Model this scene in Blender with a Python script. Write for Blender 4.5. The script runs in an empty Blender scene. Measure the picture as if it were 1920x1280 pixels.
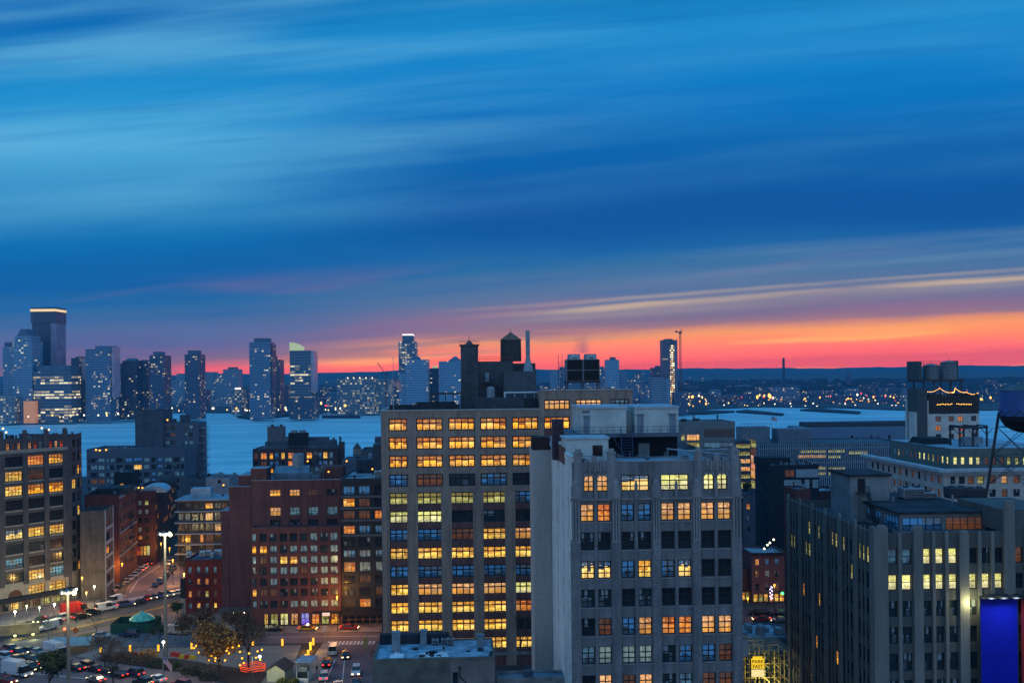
import bpy, bmesh, math, random
from mathutils import Vector, Matrix
rnd = random.Random(7)
R = math.radians
scene = bpy.context.scene
col = scene.collection
# ------------------------------------------------------------------ camera
F, H, HZ, ROLL = 1867.0, 65.0, 703.0, 0.0102     # focal length in photo pixels, eye height in metres, horizon row, camera roll
cam_d = bpy.data.cameras.new('camera')
cam = bpy.data.objects.new('camera', cam_d)
col.objects.link(cam)
cam.location = (0, 0, H)
cam.rotation_euler = (R(90), ROLL, 0)
cam_d.sensor_width = 36.0
cam_d.lens = F / 1920 * 36
cam_d.shift_y = (HZ - 640) / 1920
cam_d.clip_start = 1
cam_d.clip_end = 30000
scene.camera = cam
# ------------------------------------------------------------------ render settings
scene.view_settings.view_transform = 'Standard'
scene.view_settings.look = 'None'
scene.view_settings.exposure = 0.0
scene.view_settings.gamma = 1.0
scene.render.engine = 'CYCLES'
cy = scene.cycles
cy.use_denoising = True
cy.denoiser = 'OPENIMAGEDENOISE'
cy.max_bounces = 5
cy.diffuse_bounces = 3
cy.glossy_bounces = 3
cy.transmission_bounces = 4
cy.volume_bounces = 1
cy.sample_clamp_indirect = 4.0
cy.sample_clamp_direct = 12.0
cy.caustics_reflective = False
cy.caustics_refractive = False
# ------------------------------------------------------------------ node helper
def lin(r, g=None, b=None):
    if g is None: r, g, b = r
    f = lambda c: (c / 255 / 12.92) if c / 255 <= 0.04045 else ((c / 255 + 0.055) / 1.055) ** 2.4
    return (f(r), f(g), f(b), 1.0)

class NT:
    def __init__(s, tree):
        s.t = tree; s.n = tree.nodes; s.l = tree.links
    def new(s, kind, **kw):
        n = s.n.new(kind)
        for k, v in kw.items(): setattr(n, k, v)
        return n
    def put(s, sock, v):
        if isinstance(v, bpy.types.NodeSocket): s.l.new(v, sock)
        elif v is not None: sock.default_value = v
    def m(s, op, a, b=None, c=None, clamp=False):
        n = s.new('ShaderNodeMath', operation=op, use_clamp=clamp)
        s.put(n.inputs[0], a); s.put(n.inputs[1], b); s.put(n.inputs[2], c)
        return n.outputs[0]
    def ss(s, x, a, b):                       # smoothstep a..b -> 0..1
        n = s.new('ShaderNodeMapRange', interpolation_type='SMOOTHSTEP')
        s.put(n.inputs[0], x); n.inputs[1].default_value = a; n.inputs[2].default_value = b
        return n.outputs[0]
    def mr(s, x, a, b, c, d):
        n = s.new('ShaderNodeMapRange')
        s.put(n.inputs[0], x); n.inputs[1].default_value = a; n.inputs[2].default_value = b
        n.inputs[3].default_value = c; n.inputs[4].default_value = d
        return n.outputs[0]
    def mix(s, f, a, b, blend='MIX'):
        n = s.new('ShaderNodeMix', data_type='RGBA', blend_type=blend, clamp_factor=True)
        s.put(n.inputs[0], f); s.put(n.inputs[6], a); s.put(n.inputs[7], b)
        return n.outputs[2]
    def xyz(s, x, y, z=0.0):
        n = s.new('ShaderNodeCombineXYZ')
        s.put(n.inputs[0], x); s.put(n.inputs[1], y); s.put(n.inputs[2], z)
        return n.outputs[0]
    def sep(s, v):
        n = s.new('ShaderNodeSeparateXYZ'); s.put(n.inputs[0], v)
        return n.outputs
    def noise(s, v, scale=1.0, detail=3.0, rough=0.5, dist=0.0):
        n = s.new('ShaderNodeTexNoise'); s.put(n.inputs['Vector'], v)
        n.inputs['Scale'].default_value = scale; n.inputs['Detail'].default_value = detail
        n.inputs['Roughness'].default_value = rough; n.inputs['Distortion'].default_value = dist
        return n.outputs[0]
    def ramp(s, x, stops):
        n = s.new('ShaderNodeValToRGB'); s.put(n.inputs[0], x)
        e = n.color_ramp.elements
        stops = sorted(stops)
        e[0].position, e[0].color = stops[0]
        e[1].position, e[1].color = stops[-1]
        for p, c in stops[1:-1]:
            k = e.new(p); k.color = c
        return n.outputs[0]
# ------------------------------------------------------------------ world: dusk sky
world = bpy.data.worlds.new('World')
scene.world = world
world.use_nodes = True
W = NT(world.node_tree)
W.n.clear()
dirv = W.new('ShaderNodeTexCoord').outputs['Generated']
dx, dy, dz = W.sep(dirv)
hyp = W.m('SQRT', W.m('ADD', W.m('MULTIPLY', dx, dx), W.m('MULTIPLY', dy, dy)))
fwd = W.m('MAXIMUM', dy, 0.3)
E = W.m('MULTIPLY', W.m('DIVIDE', dz, fwd), F)     # height above the horizon
A = W.m('MULTIPLY', W.m('DIVIDE', dx, fwd), F)                           # bearing, 0 = west down the street
E4 = W.m('SUBTRACT', E, W.m('MULTIPLY', A, 0.03))
wob = W.noise(W.xyz(W.m('MULTIPLY', A, 0.0016), W.m('MULTIPLY', E4, 0.012)), 1.0, 4, 0.55)
fine = W.noise(W.xyz(W.m('MULTIPLY', A, 0.0011), W.m('MULTIPLY', W.m('SUBTRACT', E, W.m('MULTIPLY', A, 0.085)), 0.014), 3.0), 1.0, 4, 0.5)
thin = W.noise(W.xyz(W.m('MULTIPLY', A, 0.0022), W.m('MULTIPLY', W.m('SUBTRACT', E, W.m('MULTIPLY', A, 0.06)), 0.05), 7.0), 1.0, 3, 0.45)
Ew = W.m('ADD', E4, W.m('MULTIPLY', W.m('SUBTRACT', wob, 0.5), W.mr(E, 40, 220, 14, 62)))
Ew = W.m('ADD', Ew, W.m('MULTIPLY', W.m('SUBTRACT', thin, 0.5), W.mr(E, 0, 160, 5, 26)))
def P_(y): return (700 - y + 40) / 840.0
t = W.m('DIVIDE', W.m('ADD', Ew, 40), 840.0)
rt = [(694, 215, 60, 56), (685, 236, 72, 52), (668, 252, 92, 46), (648, 255, 122, 52), (634, 255, 150, 70), (627, 240, 142, 92), (619, 172, 122, 120),
      (604, 140, 112, 132), (588, 122, 114, 142), (560, 100, 118, 150), (535, 80, 114, 154), (505, 44, 108, 158), (475, 22, 100, 162),
      (440, 0, 86, 156), (400, 0, 83, 157), (340, 0, 91, 165), (260, 0, 105, 178), (200, 0, 117, 192), (130, 12, 129, 200),
      (60, 24, 138, 204), (0, 16, 124, 190)]
lf = [(694, 214, 70, 76), (680, 246, 84, 76), (664, 250, 98, 84), (653, 196, 104, 112), (643, 140, 104, 136), (620, 110, 106, 146), (600, 98, 110, 152), (570, 66, 106, 154),
      (540, 36, 104, 158), (500, 4, 94, 160), (460, 0, 98, 166), (420, 0, 110, 176), (380, 34, 128, 186), (340, 48, 140, 196),
      (290, 66, 156, 208), (240, 80, 170, 218), (190, 46, 152, 210), (140, 30, 142, 206), (80, 22, 134, 200), (0, 6, 108, 182)]
cr = W.ramp(t, [(P_(y), lin(r, g, b)) for y, r, g, b in rt])
cl = W.ramp(t, [(P_(y), lin(r, g, b)) for y, r, g, b in lf])
skyc = W.mix(W.ss(W.m('ADD', A, W.m('MULTIPLY', E, 0.25)), -560, 60), cl, cr)
# far left end of the glow is weaker and purple
lowm = W.m('MULTIPLY', W.m('SUBTRACT', 1.0, W.ss(A, -690, -590)), W.m('SUBTRACT', 1.0, W.ss(E4, 60, 130)))
skyc = W.mix(W.m('MULTIPLY', lowm, 0.85), skyc, lin(104, 98, 140))
# drifting cloud streaks
hi = W.m('MULTIPLY', W.ss(fine, 0.36, 0.80), W.m('MULTIPLY', W.ss(E4, 260, 420), 1.0))
left_up = W.m('SUBTRACT', 1.0, W.ss(A, -500, 420))
skyc = W.mix(W.m('MULTIPLY', hi, W.m('ADD', 0.12, W.m('MULTIPLY', left_up, 0.42))), skyc, lin(112, 190, 226))
dk = W.m('MULTIPLY', W.ss(thin, 0.5, 0.78), W.m('MULTIPLY', W.ss(E4, 90, 150), 0.22))
skyc = W.mix(dk, skyc, lin(0, 90, 168))
# thin bright bar of cirrus catching the last light, and paler wisps above it
E6 = W.m('SUBTRACT', E, W.m('MULTIPLY', A, 0.062))
E6 = W.m('ADD', E6, W.m('MULTIPLY', W.m('SUBTRACT', wob, 0.5), 14))
def band(c, w): return W.m('SUBTRACT', 1.0, W.ss(W.m('ABSOLUTE', W.m('SUBTRACT', E6, c)), 0.0, w))
bar = W.m('MULTIPLY', W.m('ADD', W.m('ADD', band(114, 9), W.m('MULTIPLY', band(128, 7), .5)), W.m('MULTIPLY', band(104, 20), 0.4)), W.ss(A, -260, 120))
bar = W.m('MULTIPLY', bar, W.mr(thin, 0.36, 0.64, 0.2, 1.0), clamp=True)
skyc = W.mix(W.m('MULTIPLY', bar, 0.72), skyc, lin(226, 190, 146))
wisp = W.m('MULTIPLY', W.m('ADD', band(158, 22), W.m('MULTIPLY', band(192, 26), 0.8)), W.m('MULTIPLY', W.ss(A, -40, 620), W.mr(thin, 0.35, 0.65, 0.1, 1.0)), clamp=True)
skyc = W.mix(W.m('MULTIPLY', wisp, 0.55), skyc, lin(124, 150, 170))
lowbar = W.m('MULTIPLY', W.ss(thin, 0.52, 0.72), W.m('SUBTRACT', 1.0, W.ss(E4, 40, 62)))
skyc = W.mix(W.m('MULTIPLY', lowbar, 0.45), skyc, lin(255, 168, 84))
rag = W.m('MULTIPLY', W.ss(thin, 0.47, 0.6), W.m('MULTIPLY', W.m('MULTIPLY', W.ss(E4, 34, 50), W.m('SUBTRACT', 1.0, W.ss(E4, 76, 90))), W.m('SUBTRACT', 1.0, W.ss(A, -80, 420))))
skyc = W.mix(W.m('MULTIPLY', rag, 0.6), skyc, lin(146, 104, 124))
rosy = W.m('MULTIPLY', W.ss(fine, 0.5, 0.7), W.m('MULTIPLY', W.ss(E4, 55, 95), W.m('SUBTRACT', 1.0, W.ss(E4, 150, 230))))
skyc = W.mix(W.m('MULTIPLY', rosy, 0.4), skyc, lin(168, 108, 132))
# the unseen eastern half of the sky, behind the viewer: brightened to light the facades
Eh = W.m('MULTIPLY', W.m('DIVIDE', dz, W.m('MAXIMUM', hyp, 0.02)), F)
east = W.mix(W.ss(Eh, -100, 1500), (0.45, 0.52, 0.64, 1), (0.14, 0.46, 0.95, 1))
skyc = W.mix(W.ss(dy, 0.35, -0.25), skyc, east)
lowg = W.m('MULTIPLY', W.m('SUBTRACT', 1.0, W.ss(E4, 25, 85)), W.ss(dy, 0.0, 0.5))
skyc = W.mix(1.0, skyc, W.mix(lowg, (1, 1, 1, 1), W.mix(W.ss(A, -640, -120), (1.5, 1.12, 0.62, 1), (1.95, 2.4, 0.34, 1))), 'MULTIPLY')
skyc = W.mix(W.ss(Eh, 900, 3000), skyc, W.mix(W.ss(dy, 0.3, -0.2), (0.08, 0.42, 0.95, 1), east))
nish = W.new('ShaderNodeTexSky', sky_type='NISHITA')
nish.sun_disc = False
nish.sun_elevation = R(-3.0)
nish.sun_rotation = R(12)
nish.altitude = 50
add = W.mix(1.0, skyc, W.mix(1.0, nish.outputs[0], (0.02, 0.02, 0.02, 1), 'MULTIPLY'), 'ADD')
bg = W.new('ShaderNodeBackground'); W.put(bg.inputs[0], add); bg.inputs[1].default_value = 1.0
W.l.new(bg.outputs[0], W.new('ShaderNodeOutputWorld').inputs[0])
# ------------------------------------------------------------------ geometry helpers
def U(px, py):
    a, b = px - 960, py - HZ
    return a - ROLL * b, b + ROLL * a
def X_(px, py, Y): return U(px, py)[0] / F * Y
def Z_(px, py, Y): return H - U(px, py)[1] / F * Y
def G(px, py, z=0.0):
    a, b = U(px, py); Y = F * (H - z) / b
    return Vector((a / F * Y, Y, z))

class Line:
    """A vertical plane through o running at angle a (degrees); u is the distance along it."""
    def __init__(s, ox, oy, a):
        s.ox, s.oy, s.a, s.c, s.s = ox, oy, a, math.cos(R(a)), math.sin(R(a))
    def u(s, px, py):
        k = U(px, py)[0] / F
        return (k * s.oy - s.ox) / (s.c - k * s.s)
    def z(s, px, py):
        return Z_(px, py, s.oy + s.u(px, py) * s.s)
    def at(s, px, py): return s.u(px, py), s.z(px, py)

def box(bm, x0, x1, y0, y1, z0, z1, mi=0, bottom=True):
    if x1 < x0: x0, x1 = x1, x0
    if y1 < y0: y0, y1 = y1, y0
    if z1 < z0: z0, z1 = z1, z0
    v = [bm.verts.new(p) for p in ((x0, y0, z0), (x1, y0, z0), (x1, y1, z0), (x0, y1, z0), (x0, y0, z1), (x1, y0, z1), (x1, y1, z1), (x0, y1, z1))]
    fs = [(0, 1, 5, 4), (1, 2, 6, 5), (2, 3, 7, 6), (3, 0, 4, 7), (4, 5, 6, 7)] + ([(3, 2, 1, 0)] if bottom else [])
    for q in fs:
        bm.faces.new([v[i] for i in q]).material_index = mi

def prism(bm, pts, z0, z1, mi=0, top=None, mtop=None):
    """Vertical prism over a plan polygon; top may be a scale towards the centroid."""
    n = len(pts)
    cx = sum(p[0] for p in pts) / n; cy_ = sum(p[1] for p in pts) / n
    k = 1.0 if top is None else top
    a = [bm.verts.new((p[0], p[1], z0)) for p in pts]
    if k == 0:
        t = bm.verts.new((cx, cy_, z1))
        for i in range(n): bm.faces.new((a[i], a[(i + 1) % n], t)).material_index = mi
    else:
        b = [bm.verts.new((cx + (p[0] - cx) * k, cy_ + (p[1] - cy_) * k, z1)) for p in pts]
        for i in range(n): bm.faces.new((a[i], a[(i + 1) % n], b[(i + 1) % n], b[i])).material_index = mi
        bm.faces.new(b).material_index = mi if mtop is None else mtop
    bm.faces.new(a[::-1]).material_index = mi

def ngon(cx, cy_, r, n=16, a0=0.0): return [(cx + r * math.cos(a0 + 2 * math.pi * i / n), cy_ + r * math.sin(a0 + 2 * math.pi * i / n)) for i in range(n)]

def tube(bm, p0, p1, r0, r1=None, n=8, mi=0):
    r1 = r0 if r1 is None else r1
    p0, p1 = Vector(p0), Vector(p1)
    d = p1 - p0
    if d.length < 1e-6: return
    q = d.to_track_quat('Z', 'Y')
    a = []; b = []
    for i in range(n):
        w = Vector((math.cos(2 * math.pi * i / n), math.sin(2 * math.pi * i / n), 0))
        w = q @ w
        a.append(bm.verts.new(p0 + w * r0)); b.append(bm.verts.new(p1 + w * r1))
    for i in range(n): bm.faces.new((a[i], a[(i + 1) % n], b[(i + 1) % n], b[i])).material_index = mi
    bm.faces.new(b).material_index = mi; bm.faces.new(a[::-1]).material_index = mi

def ball(bm, c, r, mi=0, sub=1, sz=1.0):
    g = bmesh.ops.create_icosphere(bm, subdivisions=sub, radius=r, matrix=Matrix.Translation(c) @ Matrix.Diagonal((1, 1, sz, 1)))
    for v in g['verts']:
        for f in v.link_faces: f.material_index = mi

def mesh_of(bm, name, mats):
    me = bpy.data.meshes.new(name)
    bm.normal_update(); bm.to_mesh(me); bm.free()
    for m_ in (mats if isinstance(mats, (list, tuple)) else [mats]): me.materials.append(m_)
    return me

def put(name, me, parent=None, loc=(0, 0, 0), rz=0.0):
    o = bpy.data.objects.new(name, me); col.objects.link(o)
    o.parent = parent; o.location = loc; o.rotation_euler = (0, 0, rz)
    return o

def obj(name, bm, mats, parent=None, loc=(0, 0, 0), rz=0.0): return put(name, mesh_of(bm, name, mats), parent, loc, rz)

def tag(o, label=None, cat=None, group=None, kind=None):
    if label: o['label'] = label
    if cat: o['category'] = cat
    if group: o['group'] = group
    if kind: o['kind'] = kind
    return o

def thing(name, label, cat, loc=(0, 0, 0), rz=0.0, group=None):
    return tag(put(name, None, None, loc, rz), label, cat, group)

def B(): return bmesh.new()

def copy_tree(o, parent=None):
    c = o.copy(); col.objects.link(c); c.parent = parent
    for ch in list(o.children): copy_tree(ch, c)
    return c

# ------------------------------------------------------------------ materials
MATS = {}
def surf(name, c, rough=0.8, var=0.25, scale=0.6, c2=None, grain=0.0, gscale=9.0, metal=0.0, bump=0.0, streak=False, spec=0.3):
    """Procedural wall, paint or metal: broad weathering plus fine grain, in object metres."""
    if name in MATS: return MATS[name]
    m_ = bpy.data.materials.new(name); m_.use_nodes = True
    N = NT(m_.node_tree); b = N.n['Principled BSDF']
    co = N.new('ShaderNodeTexCoord').outputs['Object']
    if streak:
        x, y, z = N.sep(co)
        cv = N.xyz(x, y, N.m('MULTIPLY', z, 0.18))
    else: cv = co
    c = tuple(c) + (1,)
    c2 = tuple(c2) + (1,) if c2 else tuple(k * (1 - var * 1.6) for k in c[:3]) + (1,)
    n1 = N.noise(cv, scale, 5, 0.62)
    cc = N.mix(N.ss(n1, 0.35, 0.68), c, c2)
    if grain:
        n2 = N.noise(co, gscale, 2, 0.6)
        cc = N.mix(1.0, cc, N.ramp(n2, [(0.3, (1 - grain,) * 3 + (1,)), (0.7, (1 + grain * .6,) * 3 + (1,))]), 'MULTIPLY')
    if grain > .29:                          # rain streaks and soot down the brickwork
        x2, y2, z2 = N.sep(co)
        n3 = N.noise(N.xyz(N.m('MULTIPLY', x2, .9), N.m('MULTIPLY', y2, .9), N.m('MULTIPLY', z2, .07)), 1.0, 4, .65)
        cc = N.mix(1.0, cc, N.ramp(n3, [(.32, (.66, .66, .68, 1)), (.6, (1.08, 1.07, 1.05, 1))]), 'MULTIPLY')
    N.put(b.inputs['Base Color'], cc)
    b.inputs['Roughness'].default_value = rough; b.inputs['Metallic'].default_value = metal
    b.inputs['Specular IOR Level'].default_value = spec
    if bump:
        bp = N.new('ShaderNodeBump'); bp.inputs[0].default_value = bump; bp.inputs[1].default_value = 0.1
        N.put(bp.inputs['Height'], N.noise(co, gscale, 3, 0.6)); N.put(b.inputs['Normal'], bp.outputs[0])
    MATS[name] = m_
    return m_

def glow(name, c, s=1.0, sampling=False):
    if name in MATS: return MATS[name]
    m_ = bpy.data.materials.new(name); m_.use_nodes = True
    b = m_.node_tree.nodes['Principled BSDF']
    b.inputs['Base Color'].default_value = tuple(c) + (1,)
    b.inputs['Emission Color'].default_value = tuple(c) + (1,); b.inputs['Emission Strength'].default_value = s
    m_.cycles.emission_sampling = 'AUTO' if sampling else 'NONE'
    MATS[name] = m_
    return m_

def pane_mat(name, top, bot, s_top, s_bot, split=0.5, furn=0.5, spots=0.0, nx=4, ny=2, base=(0.02, 0.025, 0.03), var=0.55, rough=0.12, blind=0.0):
    """Window glass in front of a room: lit ceiling and lower half, drawn shades per pane, furniture and lamps low down."""
    if name in MATS: return MATS[name]
    m_ = bpy.data.materials.new(name); m_.use_nodes = True
    N = NT(m_.node_tree); b = N.n['Principled BSDF']
    u, v, _ = N.sep(N.new('ShaderNodeUVMap').outputs[0])
    r = N.new('ShaderNodeObjectInfo').outputs['Random']
    wn = N.new('ShaderNodeTexWhiteNoise', noise_dimensions='3D')
    N.put(wn.inputs['Vector'], N.xyz(N.m('FLOOR', N.m('MULTIPLY', u, nx)), N.m('FLOOR', N.m('MULTIPLY', v, ny)), N.m('MULTIPLY', r, 97.0)))
    cell = wn.outputs['Value']
    wn2 = N.new('ShaderNodeTexWhiteNoise', noise_dimensions='2D')
    N.put(wn2.inputs['Vector'], N.xyz(N.m('FLOOR', N.m('MULTIPLY', u, nx)), N.m('MULTIPLY', r, 31.0)))
    drop = N.m('ADD', split, N.m('MULTIPLY', N.m('SUBTRACT', wn2.outputs['Value'], 0.5), 0.35))
    low = N.m('LESS_THAN', v, drop)
    ec = N.mix(low, tuple(top) + (1,), tuple(bot) + (1,))
    st = N.m('ADD', N.m('MULTIPLY', low, s_bot - s_top), s_top)
    st = N.m('MULTIPLY', st, N.m('ADD', 1.0 - var * 0.5, N.m('MULTIPLY', cell, var)))
    st = N.m('MULTIPLY', st, N.m('ADD', 0.72, N.m('MULTIPLY', r, 0.5)))
    nv = N.xyz(N.m('ADD', N.m('MULTIPLY', u, 15.0), N.m('MULTIPLY', r, 53.0)), N.m('MULTIPLY', v, 9.0))
    nz = N.noise(nv, 1.0, 3, 0.6)
    if furn:
        th = N.m('MULTIPLY', N.ss(nz, 0.44, 0.54), N.m('SUBTRACT', 1.0, N.ss(v, 0.18, 0.46)))
        st = N.m('MULTIPLY', st, N.m('SUBTRACT', 1.0, N.m('MULTIPLY', th, furn)))
        st = N.m('MULTIPLY', st, N.m('ADD', 0.82, N.m('MULTIPLY', nz, 0.36)))
    if s_bot > .8:                           # strips of ceiling light, hue drifting from room to room
        lamp = N.m('MULTIPLY', N.m('LESS_THAN', N.m('ABSOLUTE', N.m('SUBTRACT', v, N.m('ADD', .66, N.m('MULTIPLY', wn2.outputs['Value'], .2)))), .03), N.m('LESS_THAN', N.m('FRACT', N.m('ADD', N.m('MULTIPLY', u, nx * .75), N.m('MULTIPLY', r, 7.0))), .45))
        st = N.m('ADD', st, N.m('MULTIPLY', lamp, 1.1))
        ec = N.mix(N.m('MULTIPLY', N.ss(N.noise(N.xyz(N.m('MULTIPLY', r, 91.0), N.m('MULTIPLY', u, 2.0), v), 1.0, 1, .5), .4, .7), .28), ec, (1, .72, .3, 1))
    if spots:
        vo = N.new('ShaderNodeTexVoronoi'); vo.inputs['Scale'].default_value = 1.0
        N.put(vo.inputs['Vector'], N.xyz(N.m('ADD', N.m('MULTIPLY', u, 6.0), N.m('MULTIPLY', r, 77.0)), N.m('MULTIPLY', v, 5.0)))
        sp = N.m('LESS_THAN', vo.outputs['Distance'], 0.16)
        st = N.m('ADD', st, N.m('MULTIPLY', sp, spots))
    bcol = tuple(base) + (1,)
    if blind:
        sh = N.m('GREATER_THAN', cell, 1.0 - blind)
        bcol = N.mix(sh, bcol, (0.30, 0.36, 0.40, 1))
    if s_bot == 0:                           # unlit: shades drawn to a different height in every pane, dark glass below
        bcol = N.mix(N.m('MULTIPLY', low, .7), bcol, (.02, .03, .04, 1))
    N.put(b.inputs['Base Color'], bcol)
    N.put(b.inputs['Emission Color'], ec); N.put(b.inputs['Emission Strength'], st)
    b.inputs['Roughness'].default_value = rough; b.inputs['Specular IOR Level'].default_value = 0.6
    m_.cycles.emission_sampling = 'NONE'
    MATS[name] = m_
    return m_

def L3(r, g, b): return lin(r, g, b)[:3]
AMB, GLD, PCH, LEM, WHT = L3(255, 172, 34), L3(255, 204, 84), L3(246, 176, 116), L3(226, 222, 128), L3(255, 240, 200)
PANE = {
    'A': pane_mat('lit_amber', L3(214, 118, 18), AMB, .55, 1.5, .5, .75, .5),
    'G': pane_mat('lit_gold', L3(244, 170, 60), GLD, .72, 1.35, .45, .75, .5),
    'P': pane_mat('lit_peach', PCH, L3(250, 170, 70), .72, .95, .4, .4, .2),
    'L': pane_mat('lit_lemon', L3(188, 170, 84), LEM, .42, .72, .45, .6, .5),
    'Y': pane_mat('lit_pale', LEM, L3(240, 234, 170), .95, 1.15, .5, .65, .5),
    'O': pane_mat('lit_orange', L3(226, 120, 52), L3(255, 150, 50), .55, .85, .55, .5, .3),
    'm': pane_mat('dim_room', L3(120, 84, 66), L3(128, 76, 36), .35, .5, .5, .6, .15),
    'H': pane_mat('half_lit', L3(70, 110, 150), GLD, .12, 1.2, .55, .4, .5, base=(.06, .1, .14), blind=.5),
    'B': pane_mat('blue_shades', L3(48, 116, 180), L3(30, 84, 140), 0, 0, .35, 0, 0, base=(.20, .55, .90), blind=.25),
    'T': pane_mat('teal_shades', L3(96, 150, 150), L3(60, 110, 116), 0, 0, .2, 0, 0, base=(.40, .62, .60), blind=.3),
    'W': pane_mat('white_shades', L3(150, 170, 150), L3(150, 170, 150), .42, .36, .3, .5, 0, base=(.3, .34, .32), blind=.6),
    'D': pane_mat('dark_room', L3(20, 30, 44), L3(20, 26, 34), 0, 0, .5, 0, 0, base=(.012, .017, .024), blind=.06),
    'd': pane_mat('dark_teal', L3(30, 60, 66), L3(16, 30, 36), 0, 0, .5, 0, 0, base=(.03, .05, .055), blind=.22),
    'x': pane_mat('dark_sparks', L3(14, 14, 18), L3(16, 14, 14), 0, 0, .5, 0, 0, base=(.012, .014, .018)),
    'V': pane_mat('lit_violet', L3(90, 110, 230), L3(120, 90, 240), .6, .9, .5, .5, .6),
    'R': pane_mat('lit_red', L3(200, 60, 40), L3(240, 90, 40), .4, .8, .5, .5, .6),
}
FRAME = surf('window_frame_black', (.018, .02, .024), .5, .1)
FRAME_W = surf('window_frame_grey', (.16, .17, .18), .6, .1)

WIN = {}
def win_mesh(w, h, nx, ny, bar, fm, first=None):
    """Window frame with glazing bars (one mesh) and its panes (one mesh with UV)."""
    k = (round(w, 2), round(h, 2), nx, ny, bar, fm.name, first)
    if k in WIN: return WIN[k]
    bm = B(); t = bar
    box(bm, 0, w, 0, .12, 0, t); box(bm, 0, w, 0, .12, h - t, h)
    box(bm, 0, t, 0, .12, t, h - t); box(bm, w - t, w, 0, .12, t, h - t)
    for i in range(1, nx): box(bm, w * i / nx - t / 2, w * i / nx + t / 2, .01, .11, t, h - t)
    zs = [h * i / ny for i in range(1, ny)]
    if first is not None: zs = [h * first] + ([] if ny < 3 else [h * first * .5])
    for z in zs: box(bm, t, w - t, .004, .1, z - t / 2, z + t / 2)
    f = mesh_of(bm, 'window', fm)
    bm = B(); uvl = bm.loops.layers.uv.new('UVMap')
    q = [bm.verts.new(p) for p in ((0.02, .09, .02), (w - .02, .09, .02), (w - .02, .09, h - .02), (.02, .09, h - .02))]
    fa = bm.faces.new(q)
    for lp, uv in zip(fa.loops, ((0, 0), (1, 0), (1, 1), (0, 1))): lp[uvl].uv = uv
    p = mesh_of(bm, 'pane', PANE['D'])
    WIN[k] = (f, p)
    return WIN[k]

def window(parent, loc, rz, w, h, kind, nx=2, ny=2, bar=.1, fm=None, first=None, name='window', label=None):
    f, p = win_mesh(w, h, nx, ny, bar, fm or FRAME, first)
    o = put(name, f, parent, loc, rz)
    g = put('pane', p, o)
    g.material_slots[0].link = 'OBJECT'; g.material_slots[0].material = PANE[kind]
    if label: o['label'] = label
    return o

def facade(bm, o, d, n, us, zs, holes, depth=.35, mi=0, mfun=None):
    """Wall sheet from us[0]..us[1], zs[0]..zs[1] with rectangular holes and their reveals."""
    o, d, n = Vector(o), Vector(d), Vector(n)
    U = sorted(set([round(us[0], 3), round(us[1], 3)] + [round(k, 3) for h in holes for k in h[:2]]))
    Zz = sorted(set([round(zs[0], 3), round(zs[1], 3)] + [round(k, 3) for h in holes for k in h[2:4]]))
    U = [u for u in U if us[0] - 1e-3 <= u <= us[1] + 1e-3]; Zz = [z for z in Zz if zs[0] - 1e-3 <= z <= zs[1] + 1e-3]
    V = {}
    def vert(u, z, dp=0.0):
        k = (round(u, 3), round(z, 3), dp)
        if k not in V: V[k] = bm.verts.new(o + d * u + n * dp + Vector((0, 0, z)))
        return V[k]
    for i in range(len(U) - 1):
        for j in range(len(Zz) - 1):
            u0, u1, z0, z1 = U[i], U[i + 1], Zz[j], Zz[j + 1]
            if u1 - u0 < 2e-3 or z1 - z0 < 2e-3: continue
            cu, cz = (u0 + u1) / 2, (z0 + z1) / 2
            if any(h[0] < cu < h[1] and h[2] < cz < h[3] for h in holes): continue
            f = bm.faces.new((vert(u0, z0), vert(u1, z0), vert(u1, z1), vert(u0, z1)))
            f.material_index = mfun(cu, cz) if mfun else mi
    for h in holes:
        u0, u1, z0, z1 = [round(k, 3) for k in h[:4]]
        c = [(u0, z0), (u1, z0), (u1, z1), (u0, z1)]
        a = [bm.verts.new(o + d * p[0] + Vector((0, 0, p[1]))) for p in c]
        b_ = [bm.verts.new(o + d * p[0] + n * depth + Vector((0, 0, p[1]))) for p in c]
        for i in range(4):
            bm.faces.new((a[i], a[(i + 1) % 4], b_[(i + 1) % 4], b_[i])).material_index = mfun(u0 - .05, (z0 + z1) / 2) if mfun else mi

def back_shell(bm, W_, D_, z0, z1, sides='LRB', mi=0, roof=True, rmi=None, rz=None):
    """Remaining sides of a box building whose front is a facade sheet at y = 0."""
    q = lambda *p: setattr(bm.faces.new([bm.verts.new(k) for k in p]), 'material_index', mi)
    if 'L' in sides: q((0, D_, z0), (0, 0, z0), (0, 0, z1), (0, D_, z1))
    if 'R' in sides: q((W_, 0, z0), (W_, D_, z0), (W_, D_, z1), (W_, 0, z1))
    if 'B' in sides: q((W_, D_, z0), (0, D_, z0), (0, D_, z1), (W_, D_, z1))

def roof_mesh(W_, D_, z, par=.9, t=.35, x0=0.0, y0=0.0, mi_p=1):
    """Flat roof slab with a parapet standing on it."""
    bm = B()
    box(bm, x0 + .02, x0 + W_ - .02, y0 + .02, y0 + D_ - .02, z - .3, z, 0)
    e = .004
    if par:
        box(bm, x0 - e, x0 + W_ + e, y0 - e, y0 + t, z + e, z + par, mi_p)
        box(bm, x0 - e, x0 + W_ + e, y0 + D_ - t, y0 + D_ + e, z + e, z + par, mi_p)
        box(bm, x0 - e, x0 + t, y0 + t, y0 + D_ - t, z + e, z + par, mi_p)
        box(bm, x0 + W_ - t, x0 + W_ + e, y0 + t, y0 + D_ - t, z + e, z + par, mi_p)
    return bm

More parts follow.
